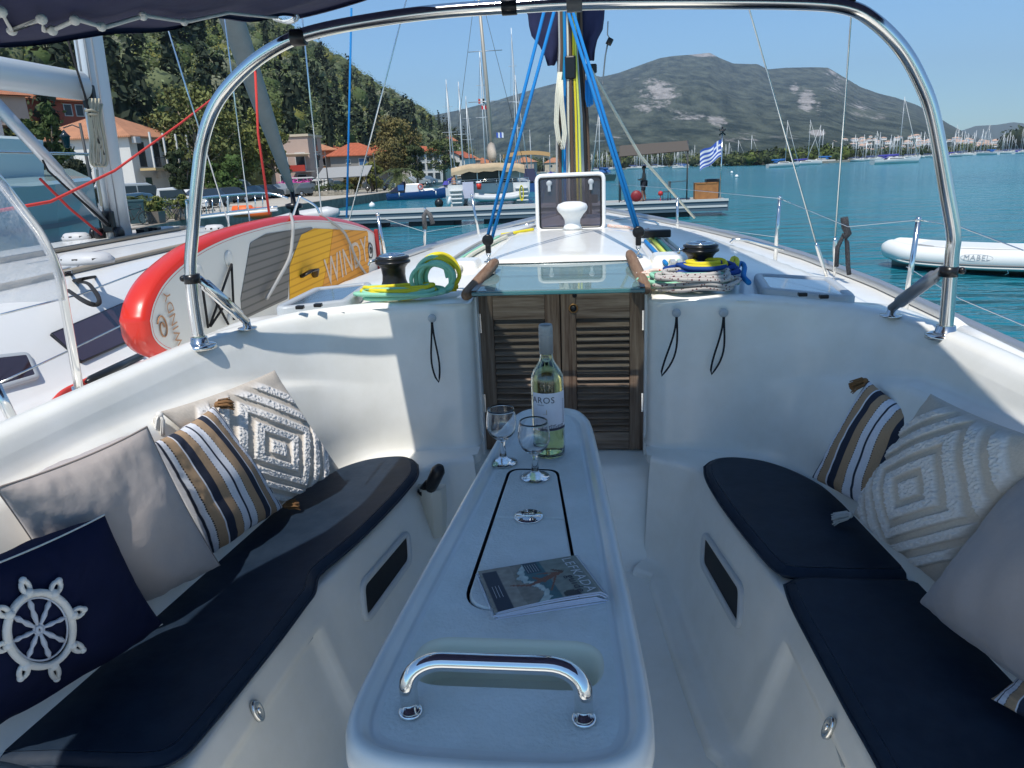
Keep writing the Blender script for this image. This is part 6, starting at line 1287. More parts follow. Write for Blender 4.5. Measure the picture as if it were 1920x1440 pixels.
def person(label, loc, rz, top, bottom, skin, pose='stand', s=1., hair=(.02, .015, .01), name='person'):
    t = thing(name, label, 'person', loc, rz, sc=s); J = dict(pel=(0, 0, .95), belly=(.0, 0, 1.08), chest=(.0, 0, 1.30), neck=(0, 0, 1.47), head=(.02, 0, 1.58), crown=(.01, 0, 1.72))
    for sd, nm in ((1, 'L'), (-1, 'R')):
        J['hip'+nm] = (0, sd*.10, .90); J['knee'+nm] = (.04+sd*.05, sd*.11, .50); J['ank'+nm] = (-.02+sd*.08, sd*.11, .08); J['toe'+nm] = (.13+sd*.08, sd*.12, .03)
        J['sh'+nm] = (0, sd*.18, 1.40); J['el'+nm] = (.02, sd*.23, 1.14); J['wr'+nm] = (.22 if pose == 'reach' else .05, sd*.20, 1.06 if pose == 'reach' else .9); J['ha'+nm] = (.31 if pose == 'reach' else .07, sd*.19, 1.07 if pose == 'reach' else .82)
    rad = dict(pel=.14, belly=.125, chest=.145, neck=.055, head=.095, crown=.07)
    for nm in 'LR': rad.update({'hip'+nm: .10, 'knee'+nm: .062, 'ank'+nm: .042, 'toe'+nm: .035, 'sh'+nm: .062, 'el'+nm: .042, 'wr'+nm: .030, 'ha'+nm: .032})
    E_ = [('pel', 'belly'), ('belly', 'chest'), ('chest', 'neck'), ('neck', 'head'), ('head', 'crown')]+[(a+n, b+n) for n in 'LR' for a, b in (('hip', 'knee'), ('knee', 'ank'), ('ank', 'toe'), ('sh', 'el'), ('el', 'wr'), ('wr', 'ha'))]+[('pel', 'hip'+n) for n in 'LR']+[('chest', 'sh'+n) for n in 'LR']
    def skin_part(nm, keys, grow, mt, par):
        ks = [k for k in J if k in keys]; me = bpy.data.meshes.new(nm); me.from_pydata([J[k] for k in ks], [(ks.index(a), ks.index(b)) for a, b in E_ if a in ks and b in ks], []); me.materials.append(mt)
        ob = bpy.data.objects.new(nm, me); SC.collection.objects.link(ob); ob.parent = par; sk = ob.modifiers.new('k', 'SKIN'); sv = me.skin_vertices[0].data if me.skin_vertices else None
        if sv is None:
            bm = bmesh.new(); bm.from_mesh(me); bm.verts.layers.skin.verify(); bm.to_mesh(me); bm.free(); sv = me.skin_vertices[0].data
        for i, k in enumerate(ks): sv[i].radius = (rad[k]*grow, rad[k]*grow); sv[i].use_root = (i == 0)
        ob.modifiers.new('s', 'SUBSURF').levels = 1; ob.modifiers['s'].render_levels = 2
        return ob
    skin_part('body', list(J), 1.0, mat('skin '+str(skin), skin, .6), t)
    if top: skin_part('shirt', ['pel', 'belly', 'chest', 'shL', 'shR'], 1.13, mat('cloth '+str(top), top, .9), t)
    if bottom: skin_part('shorts', ['pel', 'hipL', 'hipR', 'kneeL', 'kneeR'], 1.22, mat('cloth '+str(bottom), bottom, .9), t)
    m = M(); m.ball((0, 0, 1.66), .105, 8, sc=(1.05, .9, .85)); m.build('hair', mat('hair '+str(hair), hair, .9), t)
    f = M(); f.ball((.105, 0, 1.60), .018, 5)
    for sy in (-1, 1): f.ball((.015, sy*.088, 1.60), .018, 5, sc=(.6, .5, 1.2))
    f.build('nose_and_ears', mat('skin '+str(skin), skin, .6), t)
    e = M()
    for sy in (-1, 1): e.ball((.098, sy*.033, 1.615), .011, 5)
    e.build('eyes', BLK, t); return t
q = onpon(1207, .9); person('man in a grey t-shirt and dark shorts standing under the brown canopy', q, A_+math.pi, (.20, .21, .20), (.02, .022, .03), (.22, .12, .08), 'reach', 1.06)
# ================================================================ CATAMARAN AND BOATS BY THE PONTOON
TAN = mat('tan canvas', (.50, .38, .24), .9, var=(2, (.36, .26, .16), .7), bump=(3, .5, .05)); WB = mat('boat white', (.66, .66, .64), .3, coat=.4, var=(1.5, (.56, .56, .53), .5))
c0 = PW(915, 384, z=0.1); cat_ = thing('catamaran', 'white catamaran with tan hard top canvas lying stern on behind the pontoon', 'catamaran', (c0.x, c0.y+1, 0), R_(6))
def hullloft(m, L, Wd, H, x0=0, sheer=.3, stern=.8, n=14, xs=0, mi=0):
    rows = []
    for k in range(n+1):
        t = k/n; y = t*L; w = Wd/2*(lerp(stern, 1, sm(0, .35, t)) if t < .35 else max(.02, (1-((t-.35)/.65)**2.2))); h = H+sheer*t*t; kz = -.25+.3*sm(.7, 1, t)
        rows.append([(x0-w, y, h), (x0-w*.97, y, h*.6), (x0-w*.75, y, .05), (x0-w*.2, y, kz), (x0+w*.2, y, kz), (x0+w*.75, y, .05), (x0+w*.97, y, h*.6), (x0+w, y, h)])
    m.loft(rows, mi=mi); top = [r[0] for r in rows], [r[-1] for r in rows]
    m.loft([[a, ((a[0]+b[0])/2, a[1], a[2]+.06), b] for a, b in zip(*top)], mi=mi); r = rows[0]; m.add([tuple(p) for p in r], [tuple(range(8))], mi, False)
for sx in (-1, 1): m = M(); hullloft(m, 11.5, 1.7, 1.75, sx*2.7); m.build('hull', WB, cat_)
m = M(); m.box((0, 4.4, 1.35), (5.6, 7, .9)); m.box((0, 5.6, 2.35), (5.2, 5, 1.3), taper=.15); m.build('bridge_deck', WB, cat_, bevel=.15, bseg=3)
m = M(); rows = []
for y, dz in ((-.3, -.35), (-.2, -.05), (.3, 0), (3.2, .05)): rows.append([(x, y, 3.35+dz-.25*(abs(x)/3.0)**3+.03*math.sin(x*3)) for x in np.linspace(-3.0, 3.0, 17)])
m.loft(rows); m.loft([[(x, y, z-.28-.06*math.sin(x*5)) for x, y, z in rows[0]], rows[0]]); m.build('canvas_top', TAN, cat_)
m = M(); m.box((0, 3.0, 2.35), (4.8, .1, 1.4)); m.build('saloon_windows', GLS, cat_)
for x in (-2.6, -.9, .9, 2.6): m = M(); m.tube([(x, .1, 1.7), (x, .1, 3.2)], .04, 6); m.build('support', WHITE, cat_)
m = M(); m.box((2.0, .4, 2.55), (1.9, .08, .9)); m.build('side_screen', mat('grey mesh screen', (.35, .34, .3), .9), cat_)
for sx in (-1, 1):
    for k in range(4): m = M(); m.box((sx*2.7, -.25-.35*(3-k)*.6, .35+.32*k), (1.05, .5, .12)); m.build('transom_step', WB, cat_, bevel=.04)
m = M(); m.box((-1.7, .0, 1.3), (.9, .06, 1.3)); m.build('stern_panel', mat('pale lilac panel', (.5, .5, .6), .5), cat_)
m = M(); m.tube([(x, .05, 2.1) for x in (-3.3, 3.3)], .025, 5); m.tube([(x, .05, 1.95) for x in (-3.3, 3.3)], .02, 5)
for x in np.linspace(-3.3, 3.3, 6): m.tube([(x, .05, 1.6), (x, .05, 2.12)], .022, 5)
m.build('stern_rail', STEEL, cat_)
m = M(); m.tube([(.4, 5, 2.8), (.15, 5, 10), (-.3, 5, 19)], [.17, .16, .12], 10); ma = m.build('mast', mat('old gold spar', (.40, .36, .30), .5, .3), cat_)
m = M()
for z, w in ((8.5, 1.5), (12.5, 1.3)): m.tube([(-w, 5, z), (w+.3, 5, z+.05)], .04, 5)
m.build('spreader', ALU, ma)
m = M(); m.tube([(.3, 4.6, 4.5), (.35, 3.0, 4.1), (.5, .6, 3.9)], [.42, .40, .25], 10, flat=1.6); m.build('boom_cover', mat('beige sail cover', (.42, .36, .29), .9), ma)
m = M()
for x, y in ((-3.4, 4.5), (3.4, 4.5), (-.0, 11.2)): m.tube([(x, y, 1.8), (-.25, 5, 18)], .018, 4)
m.build('rigging', MTL, ma)
td = thing('inflatable_tender', 'grey white tender hanging at the stern of the catamaran', 'dinghy', (c0.x+.9, c0.y-.6, .55), R_(6)); m = M()
m.tube(catmull([(-1.9, 0, .25), (-1.2, -.02, .12), (0, 0, .08), (1.3, 0, .1), (1.9, 0, .25)], 20), [.12]+[.24]*18+[.14], 12); m.tube(catmull([(-1.9, 1.1, .3), (0, 1.1, .15), (1.9, 1.1, .3)], 16), .22, 10); m.build('tubes', mat('pale grey rubber', (.50, .51, .51), .45), td); m = M(); m.box((0, .55, -.05), (3.0, 1.0, .3)); m.build('floor', mat('green grey hull', (.2, .25, .22), .5), td, bevel=.1)
def lp(px, py, y): return PW(px, py, y=y)
q = PW(898, 348, y=c0.y-.2); bk = thing('red_bucket', 'red bucket with white lid on the catamaran stern rail', 'bucket', q-Vector((0, 0, .3))); m = M(); m.lathe([(.16, 0), (.22, .5), (.0001, .5)], (0, 0, 0), 16); m.build('pail', mat('red plastic', (.65, .04, .02), .4), bk); m = M(); m.lathe([(.24, .5), (.24, .62), (.0001, .64)], (0, 0, 0), 16); m.build('lid', WHITE, bk)
m = M(); m.ball((0, 0, .35), .36, 10, sc=(1, 1, 1.1)); b = m.build('fender', BLK, label='round black fender at the catamaran stern', cat='fender', group='black fenders'); p = PW(823, 380, y=c0.y-.3); b.location = p-Vector((0, 0, .4))
m = M(); m.tube([(0, 0, 0), (.06, -.1, .4), (.16, -.2, .78)], [.12, .15, .10], 10); b = m.build('fender', WHITE, label='white sausage fender at the left corner of the catamaran', cat='fender'); b.location = PW(842, 388, y=c0.y-.4)
def hank(px, py, w, h, col, label):
    p = PW(px, py, y=c0.y-.9); m = M()
    for k in range(4): m.tube([(w*math.cos(a)*(1-.1*k), .03*k, h*math.sin(a)*(1-.05*k)) for a in np.linspace(0, 6.283, 24, endpoint=False)], .025, 5, closed=True)
    b = m.build('rope_hank', ROPES[col], label=label, cat='rope'); b.location = p
hank(978, 362, .16, .6, 'yellow', 'yellow rope hank hanging at the catamaran rail')
person('bare backed person with dark hair by the catamaran wheel', (PW(852, 340, y=c0.y+2)-Vector((0, 0, 1.2))), R_(80), None, (.03, .03, .04), (.42, .24, .15), 'stand', 1.0)
# blue motor boat
p = PW(776, 374, z=0); mbt = thing('motor_boat', 'small blue hulled motor boat with white cabin and blue canvas moored at the quay', 'motor boat', (p.x-3.0, p.y, 0), R_(-84)); m = M(); hullloft(m, 6.6, 2.3, .75, 0, .35, .85); m.build('hull', mat('blue hull', (.015, .06, .20), .3, coat=.5), mbt)
m = M(); m.box((0, 3.0, 1.25), (1.5, 1.9, .95), taper=.2); m.box((0, 4.6, 1.0), (1.4, 1.8, .3), taper=.3); m.build('cabin', WB, mbt, bevel=.08)
m = M(); m.add([(-.85, .3, .9), (.85, .3, .9), (.8, 2.0, 2.0), (-.8, 2.0, 2.0), (.85, 2.1, .9), (-.85, 2.1, .9)], [(0, 1, 2, 3), (1, 4, 2), (0, 3, 5)], 0, False); cv = m.build('canvas', mat('navy tarp', (.015, .02, .05), .8), mbt); m = M(); m.box((.87, 1.7, 1.35), (.05, .7, .6)); m.box((-.87, 1.7, 1.35), (.05, .7, .6)); m.build('clear_window', mat('blue film', (.04, .12, .30), .2), cv)
m = M(); m.tube([(.9+.0*k, 3.9+.26*math.cos(k), 1.35+.26*math.sin(k)) for k in np.linspace(0, 6.283, 20, endpoint=False)], .07, 8, closed=True); m.build('lifebuoy', mat('faded red ring', (.55, .15, .13), .6), mbt)
m = M()
for y in (1.5, 5.6): m.tube([(1.13, y, .85), (1.15, y, .4)], .06, 6)
m.build('small_fenders', WHITE, mbt)
m = M(); m.ball((0, 0, .22), .27, 10); m.lathe([(.05, .45), (.05, .55), (.0001, .56)], n=8); b = m.build('mooring_ball', WHITE, label='white mooring ball between the quay and the pontoon', cat='buoy'); b.location = PW(698, 390, z=0)
# ---- sailing boats of the bay: one detailed kind, copied
def sailboat(nm, label, loc, rz, L=11, hullc=WB, cover=(.03, .04, .16), rake=.0, two=False, furl=True, group=None):
    t = thing(nm, label, 'sailing boat', loc, rz, group=group); m = M(); hullloft(m, L, L*.30, 1.1, 0, .35, .75); m.build('hull', hullc, t)
    m = M(); m.box((0, L*.48, 1.38), (L*.17, L*.42, .45), taper=.25); m.build('cabin', WB, t, bevel=.08); m = M(); m.box((0, L*.48, 1.40), (L*.172, L*.30, .14)); m.build('cabin_windows', GLS, t)
    H = L*1.32; m = M(); m.tube([(0, L*.56, 1.2), (0, L*.56-rake, H)], [.10, .07], 7); ms_ = m.build('mast', ALUW, t); m = M(); m.tube([(-1.1, L*.56, H*.55), (1.1, L*.56, H*.55)], .035, 5); m.tube([(-.8, L*.56, H*.77), (.8, L*.56, H*.77)], .03, 5); m.build('spreader', ALUW, ms_)
    m = M()
    for a in ((1.5, L*.5, 1.2), (-1.5, L*.5, 1.2), (0, 0, 1.1)): m.tube([a, (0, L*.56, H*.97)], .012, 4)
    m.build('rigging', MTL, ms_)
    if furl: m = M(); m.tube([(0, L*.97, 1.5), (0, L*.78, H*.5), (0, L*.57, H*.96)], [.12, .10, .05], 6); m.build('furled_jib', mat('furled cloth', (.55, .55, .53), .9), t)
    m = M(); m.tube([(0, L*.55, 2.2), (0, L*.30, 2.15), (0, L*.12, 2.2)], [.22, .20, .12], 8, flat=1.4); m.build('boom_cover', mat('cover '+str(cover), cover, .9), t)
    m = M(); m.add([(-1.1, L*.22, 1.5), (1.1, L*.22, 1.5), (.9, L*.32, 2.05), (-.9, L*.32, 2.05)], [(0, 1, 2, 3)], 0, False); m.add([(-1.1, L*.22, 1.5), (-.9, L*.32, 2.05), (-1.0, L*.34, 1.4)], [(0, 1, 2)], 0, False); m.build('sprayhood', mat('cover '+str(cover), cover, .9), t)
    return t
MB_ = 'sailing boats moored across the bay'
p = PW(1680, 307, z=0); s1 = sailboat('sailing_boat', 'large white yacht with blue sail cover anchored left of the right arch leg', (p.x-6, p.y, 0), R_(-82), 12.5, cover=(.06, .06, .30))
p = PW(1465, 314, z=0); s2 = sailboat('sailing_boat', 'white ketch like yacht with blue hood anchored left of the green spit', (p.x-4, p.y, 0), R_(-75), 10, cover=(.02, .12, .35))
p = PW(1120, 335, z=0); s3 = sailboat('sailing_boat', 'dark green hulled yacht just right of the open hatch', (p.x+2, p.y-30, 0), R_(20), 10, mat('dark green hull', (.02, .05, .05), .3), cover=(.02, .09, .25))
for k, (px, py, label, rz, L) in enumerate(((1565, 305, 'white yacht with a tall mast moored at the end of the green spit', 85, 11), (1768, 295, 'white yacht right of the big blue covered yacht', -70, 10), (1872, 290, 'yacht with a single mast anchored near the dark wooded point', 30, 10), (1900, 289, 'small yacht anchored closest to the dark wooded point', -60, 8), (1292, 316, 'small dark sailing boat anchored before the trees, left of the flag', 80, 7), (1480, 311, 'second mast yacht close behind the ketch', -85, 11))):
    p = PW(px, py, z=0); D_ = min(1, 420/p.y) if p.y > 420 else 1
    dup(s1 if k % 2 else s2, (p.x, p.y, 0), R_(rz), label, sc=L/12.5 if k % 2 else L/10)
# crowd of moored yachts too small to tell apart
rs = random.Random(12); far = M(); hullloft(far, 11, 3.2, 1.15, 0, .3, .75, mi=0); far.box((0, 5, 1.5), (1.9, 4.5, .5), mi=0); far.box((0, 5, 1.5), (1.95, 3.2, .16), mi=2); far.tube([(0, 6, 1.2), (0, 6, 14.5)], [.13, .10], 6, mi=1); far.tube([(-1.1, 6, 8), (1.1, 6, 8)], .05, 4, mi=1); far.tube([(0, 5.8, 2.3), (0, 1.6, 2.3)], .24, 6, mi=3); far.tube([(0, 10.8, 1.4), (0, 6.1, 14)], .05, 4, mi=1)
fb = far.build('moored_yacht', [WB, ALUW, GLS, mat('cover faded blue', (.06, .09, .2), .9)], label='white yacht in the far crowd of masts moored along the opposite shore', cat='sailing boat', group='crowd of moored yachts')
spots = []
for (x0, y0), (x1, y1), n in (((-60, 330), (-12, 415), 14), ((-10, 405), (60, 480), 40), ((61, 478), (73, 385), 12), ((98, 330), (148, 382), 30), ((140, 372), (246, 470), 34), ((150, 390), (240, 500), 14)):
    for _ in range(n): t_ = rs.random(); spots.append((lerp(x0, x1, t_)+rs.uniform(-3, 3), lerp(y0, y1, t_)-rs.uniform(2, 16), rs.uniform(0, 360), rs.uniform(.65, 1.05)))
for k, (x, y, a, s) in enumerate(spots):
    o = fb if k == 0 else fb.copy()
    if k: SC.collection.objects.link(o)
    o.matrix_world = Matrix.Translation((x, y, 0)) @ Matrix.Rotation(R_(a), 4, 'Z') @ Matrix.Diagonal((s, s, s*rs.uniform(.6, .95), 1))
# nearer masts behind the catamaran
for k, (px, D, h, lb) in enumerate(((837, 95, 1.0, 'yacht with the leftmost thin mast behind the catamaran'), (867, 110, .95, 'yacht whose pale mast rises left of the catamaran'), (872, 85, .9, 'second pale masted yacht left of the catamaran'), (896, 90, 1.45, 'yacht with a tall black mast left of the catamaran mast'), (946, 100, 1.05, 'yacht with a brown mast right of the catamaran mast'), (958, 120, 1.7, 'yacht with a tall white mast right of the catamaran'), (850, 150, .9, 'small yacht moored behind the motor boat'), (993, 200, .9, 'yacht far behind the tan bimini'), (1035, 220, .85, 'yacht seen just left of the mast ropes'))):
    a, e = azel(px, 300); dup(s3 if k in (3,) else s1, (D*math.sin(a), D*math.cos(a), 0), R_(rs.uniform(-20, 20)), lb, sxyz=(.8, .8, .85*h))
p = PW(990, 330, y=95); dup(mbt, (p.x, p.y, 0), R_(10), 'motor cruiser behind the catamaran under a tan bimini', sc=1.4)
m = M(); rows = [[(x, y, .25*(1-(x/2.2)**2)*(1)) for x in np.linspace(-2.2, 2.2, 11)] for y in (0, 1.2, 2.4)]; m.loft(rows); m.loft([[(x, y, z-.35) for x, y, z in rows[0]], rows[0]]); b = m.build('bimini_top', mat('orange tan canvas', (.50, .30, .13), .9), label='orange tan bimini top right of the catamaran boom', cat='bimini'); p = PW(987, 288, y=72); b.location = p
for x, y in ((1345, 0), (1366, 318)):
    pass
for px, py in ((1372, 325), (1381, 333)): m = M(); m.ball((0, 0, .2), .28, 8); b = m.build('mooring_ball', WHITE, label='small white mooring ball on open water %s' % ('farther from us' if py < 330 else 'nearer to us'), cat='buoy'); b.location = PW(px, py, z=0)
# flags on the halyards behind
def tinyflag(px, py, D, cols, label, s=.5):
    p = PW(px, py, y=D); t = thing('courtesy_flag', label, 'flag', p); 
    for k, c in enumerate(cols): m = M(); m.loft([[(s*(k/len(cols)), 0, z), (s*((k+1)/len(cols)), .05*math.sin(k*2.), z-.05)] for z in (0, s*.7)]); m.build('stripe', mat('flag '+str(c), c, .8), t)
tinyflag(897, 194, 85, [(.5, .05, .03), (.7, .7, .68), (.02, .02, .02)], 'small red white and dark flag on a halyard beside the tall masts', .7); tinyflag(903, 205, 85, [(.55, .02, .03), (.7, .7, .68), (.55, .02, .03)], 'small red flag with white middle just below the first one', .55); tinyflag(931, 258, 60, [(.04, .10, .42), (.7, .72, .75), (.04, .10, .42), (.7, .72, .75)], 'small blue and white flag above the beige sail cover', .55)
# white village houses on the far slopes, too small to tell apart
hv = M(); hv.box((0, 0, 3), (14, 10, 6)); hv.add([(-7.6, -5.6, 6), (7.6, -5.6, 6), (7.6, 5.6, 6), (-7.6, 5.6, 6), (-3, 0, 8.6), (3, 0, 8.6)], [(0, 1, 5, 4), (1, 2, 5), (2, 3, 4, 5), (3, 0, 4)], 1, False)
for x in (-4, 0, 4): hv.box((x, -5.02, 3.4), (1.6, .1, 2), mi=2)
hb = hv.build('village_house', [mat('limewash', (.78, .76, .72), .9), mat('pale tiles', (.50, .33, .24), .9), GLS], label='tiny pale house with a tiled roof on the far mountain foot', cat='house', group='far village houses')
first = True
for px, py, n, sx, sy in ((1150, 265, 4, 30, 4), (1265, 275, 5, 14, 5), (1195, 268, 3, 12, 5), (1325, 262, 4, 20, 5), (1385, 262, 8, 18, 3), (1350, 272, 4, 16, 2), (1432, 256, 6, 10, 4), (1435, 265, 3, 6, 2), (1620, 264, 14, 40, 5), (1590, 275, 14, 40, 5), (1700, 262, 10, 30, 6), (1730, 268, 16, 30, 6), (1810, 270, 22, 26, 7), (1850, 272, 22, 22, 5), (1560, 270, 8, 18, 4), (1795, 262, 6, 20, 2), (1260, 283, 5, 60, 2), (1680, 280, 12, 70, 3)):
    for _ in range(n):
        x_, y_ = px+rs.gauss(0, sx*.6), py+rs.gauss(0, sy*.6); a, e = azel(x_, y_); e = max(e, .001); t_ = .05+e/.14*.6; D_ = lerp(1000, 2300, min(1, e/.055)); o = hb if first else hb.copy()
        if not first: SC.collection.objects.link(o)
        first = False; s = rs.uniform(.35, .75)*D_/1500; o.matrix_world = Matrix.Translation((D_*math.sin(a), D_*math.cos(a), OB[2]+e*D_-3*s)) @ Matrix.Rotation(-a+rs.uniform(-.5, .5), 4, 'Z') @ Matrix.Scale(s, 4)
# tender named MABEL
A0, A1 = PW(1640, 500, z=.05), PW(1900, 516, z=.05); dd = (A1-A0).normalized(); dg = thing('inflatable_dinghy', 'white inflatable dinghy afloat on the right, lettered on its side', 'dinghy', (A0.x, A0.y, 0), math.atan2(dd.y, dd.x)); Ld = 4.4; RBW = mat('white rubber', (.74, .73, .69), .4, bump=(6, .12, .02))
def tubeline(s): return catmull([(0.0, s*.12+.85, .46), (.35, s*.45+.85, .42), (.9, s*.68+.85, .36), (2.2, s*.74+.85, .34), (3.6, s*.74+.85, .38), (Ld, s*.66+.85, .42)], 40)
for s in (-1, 1): m = M(); m.tube(tubeline(s), [.15, .19, .22]+[.24]*35+[.22, .12], 18); m.build('tube', RBW, dg)
m = M(); m.tube([(0, .85+.14*k, .46) for k in (-1, 0, 1)], .16, 14); m.build('bow_tube', RBW, dg)
m = M(); rows = []
for x, w in ((.1, .1), (.6, .5), (1.4, .66), (3.0, .68), (4.1, .62)): rows.append([(x, .85-w, .28), (x, .85-w*.5, .08), (x, .85, -.08), (x, .85+w*.5, .08), (x, .85+w, .28)])
m.loft(rows); m.box((4.05, .85, .45), (.08, 1.2, .5)); m.build('hull', mat('grey green hull', (.40, .43, .40), .5), dg)
m = M(); m.box((2.0, .85, .56), (2.6, 1.25, .08)); m.build('inner_deck', RBW, dg, bevel=.03)
for dz, c, nm in ((-.10, (.22, .20, .19), 'rubbing_strake'), (-.16, (.60, .60, .56), 'rubbing_strake')):
    m = M(); m.tube([(p.x, p.y-.235*math.cos(.45), p.z+dz) for p in tubeline(-1)[2:]], .022, 6); m.build(nm, mat('strake '+str(c), c, .6), dg)
m = M(); m.tube([(.9, .2, .60), (1.6, .12, .58), (2.2, .12, .585), (3.2, .12, .60), (3.9, .12, .62)], .012, 5); 
for x in (3.55,): m.tube([(x-.12, .15, .60), (x-.06, .12, .68), (x+.06, .12, .68), (x+.12, .15, .60)], .015, 5)
m.build('grab_line', mat('grey line', (.4, .4, .38), .8), dg)
m = M(); m.tube([(.75, .28, .63), (1.25, .20, .60)], [.03, .012], 6, flat=.3); m.build('bow_patch', mat('grey patch', (.12, .11, .10), .7), dg)
m = M(); add_text(m, 'MABEL', .17, lambda x, y: (2.28+x, .85-.74-.243*math.cos((y+.05)/.24)-.004, .36+.24*math.sin((y+.05)/.24)+.0), 0, 1.1); m.build('lettering', mat('grey lettering', (.35, .36, .38), .7), dg)
m = M(); m.tube([(2.28+.33*math.cos(k), .85-.74-.243*math.cos((.085*math.sin(k)+.05)/.24), .36+.24*math.sin((.085*math.sin(k)+.05)/.24)) for k in np.linspace(0, 6.283, 30, endpoint=False)], .003, 4, closed=True); m.build('lettering_oval', mat('grey lettering', (.35, .36, .38), .7), dg)
m = M()
for x in (2.9, 3.55, 3.95): m.tube([(x, .85-.74-.20, .18), (x+.03, .85-.74-.17, .10), (x-.05, .85-.74-.12, .04)], .008, 4)
m.build('hull_lines', WHITE, dg)
# ================================================================ NEIGHBOURING YACHT (port side) and what stands on it
NB = thing('neighbour_yacht', 'white sailing yacht rafted alongside on the left with dark windows and bare aluminium mast', 'yacht', (0, 0, 0))
NG = [(-2, 1.0), (2.1, 1.0), (4, .99), (6, .92), (8, .72), (10, .38), (11.6, .02)]
def nsc(y): return interp(y, [g[0] for g in NG], [g[1] for g in NG])
CXN = -3.6
PROF = [(1.78, .6), (1.83, 1.55), (1.84, 1.90), (1.80, 1.94), (1.72, 1.93), (1.42, 1.935), (1.36, 1.95), (1.28, 2.05), (1.16, 2.16), (1.06, 2.235), (.96, 2.285), (.82, 2.315), (.55, 2.355), (.25, 2.385), (0, 2.395)]
def npt(o, z, y): k = nsc(y); zz = z if z < 1.96 else lerp(1.94, z, interp(y, [-2, 6.5, 9.2, 10.5], [1, 1, .35, .0])); return (CXN+o*k, y, zz+.012*max(0, y-3))
m = M(); rows = []
for y in np.linspace(-2, 11.6, 80): rows.append([npt(o, z, y) for o, z in PROF]+[npt(-o, z, y) for o, z in PROF[::-1][1:]])
m.loft([r[::-1] for r in rows]); m.build('hull_and_deck', mat('neighbour gelcoat', (.74, .74, .72), .25, coat=.3, var=(2, (.66, .66, .64), .5)), NB)
m = M(); m.tube([npt(1.80, 1.965, y) for y in np.linspace(-2, 11, 50)], .018, 6); m.build('toe_rail', ALU, NB)
def side_win(pix, nm, wfr, rr, mtf=GELG, mti=PORT, x0=-2.42):
    pts = []
    for px, py in pix:
        x = x0
        for _ in range(20):
            p = PW(px, py, x=x); zz = np.interp(p.z-.012*max(0, p.y-3), [1.95, 2.05, 2.16, 2.235, 2.285], [1.36, 1.28, 1.16, 1.06, .96]); x = CXN+zz*nsc(p.y)
        pts.append(p)
    o = pts[0]; ex = (pts[1]-o).normalized(); n = ex.cross(pts[-1]-o).normalized(); n = n if n.x > 0 else -n; ey = n.cross(ex); lo = [((p-o).dot(ex), (p-o).dot(ey)) for p in pts]
    ar = sum(lo[i-1][0]*lo[i][1]-lo[i][0]*lo[i-1][1] for i in range(len(lo))); lo = lo[::-1] if ar < 0 else lo; lo = round_poly([(a, b, rr) for a, b in lo], 5); mp = lambda x, y, z: o+ex*x+ey*y+n*z
    m = M(); m.loft([[mp(x, y, z) for x, y in offset_poly(lo, d)] for d, z in ((-.001, -.03), (0, .012), (.004, .016), (wfr, .014))], closed=True); f = m.build(nm, mtf, NB); m = M(); m.prism(offset_poly(lo, wfr-.0005), -.02, .0135, mp=mp); m.build('pane', mti, f)
side_win([(92, 628), (228, 570), (262, 590), (240, 642), (150, 682)], 'long_window', .004, .012, BLKM, mat('window tint', (.05, .03, .04), .08, coat=1))
side_win([(-40, 672), (52, 662), (72, 712), (-30, 742)], 'portlight', .02, .03)
TEAKL = mat('teak strip', (.24, .20, .15), .7, var=(8, (.34, .30, .24), .9, (1, .1, 1)))
for o, z in ((.80, 2.33), (.30, 2.395)): m = M(); m.tube([npt(o, z, y) for y in np.linspace(1, 6.2, 30)], .028, 8, flat=.6); m.build('teak_handrail', TEAKL, NB)
def dkp(px, py, dz=0.):
    z = 2.4
    for _ in range(15):
        p = PW(px, py, z=z); o = abs(p.x-CXN)/nsc(p.y); z = npt(0, np.interp(o, [a for a, b in PROF[::-1]][:9], [b for a, b in PROF[::-1]][:9]), p.y)[2]
    return p+Vector((0, 0, dz))
for q, lb in ((((110, 515), (225, 508), (215, 488), (118, 490)), 0), (((90, 455), (150, 452), (148, 447), (95, 448)), 0)):
    c = [dkp(*p) for p in q]; lo = [(p.x, p.y) for p in c]; ar = sum(lo[i-1][0]*lo[i][1]-lo[i][0]*lo[i-1][1] for i in range(4)); lo = lo[::-1] if ar < 0 else lo; lo = round_poly([(a, b, .06) for a, b in lo]); z = c[0].z+.01
    m = M(); m.loft([[(x, y, z+dz) for x, y in offset_poly(lo, d)] for d, dz in ((0, -.03), (0, .015), (.006, .02), (.03, .018))], closed=True); f = m.build('deck_hatch', GELG, NB); m = M(); m.prism(offset_poly(lo, .03), z, z+.016); m.build('pane', PORT, f)
for px, py, s in ((163, 494, 1), (144, 450, .75), (312, 437, .6), (403, 434, .6)):
    p = dkp(px, py); m = M(); m.lathe([(.115*s, 0), (.12*s, .02), (.10*s, .05), (.08*s, .06), (.0001, .064)], p, 24, mat4=Matrix.Diagonal((1.25, .8, .9, 1))); v = m.build('deck_vent', mat('vent grey', (.5, .5, .5), .5), NB)
    m = M()
    for k in range(8): a = k*.785; m.box((p.x+.13*s*math.cos(a), p.y+.085*s*math.sin(a), p.z+.025), (.03*s, .012, .014), rz=a+1.57)
    m.build('vent_slots', DARK, v)
mb = dkp(222, 443); mt0 = PW(165, 70, x=mb.x-.02); md = (mt0-mb).normalized()
m = M(); prf = [(.085*math.cos(t), .125*math.sin(t)) for t in np.linspace(0, 6.283, 20, endpoint=False)]
m.loft([[Vector((mb.x+a, mb.y+b, mb.z))+md*h for a, b in prf] for h in (-.05, 1, 2, 4, 12)], closed=True, caps=True); nm = m.build('mast', ALUW, NB)
m = M()
for dx in (-.03, .03): m.tube([mb+Vector((dx+.02, -.125, 0)), mb+md*12+Vector((dx+.02, -.125, 0))], .008, 5)
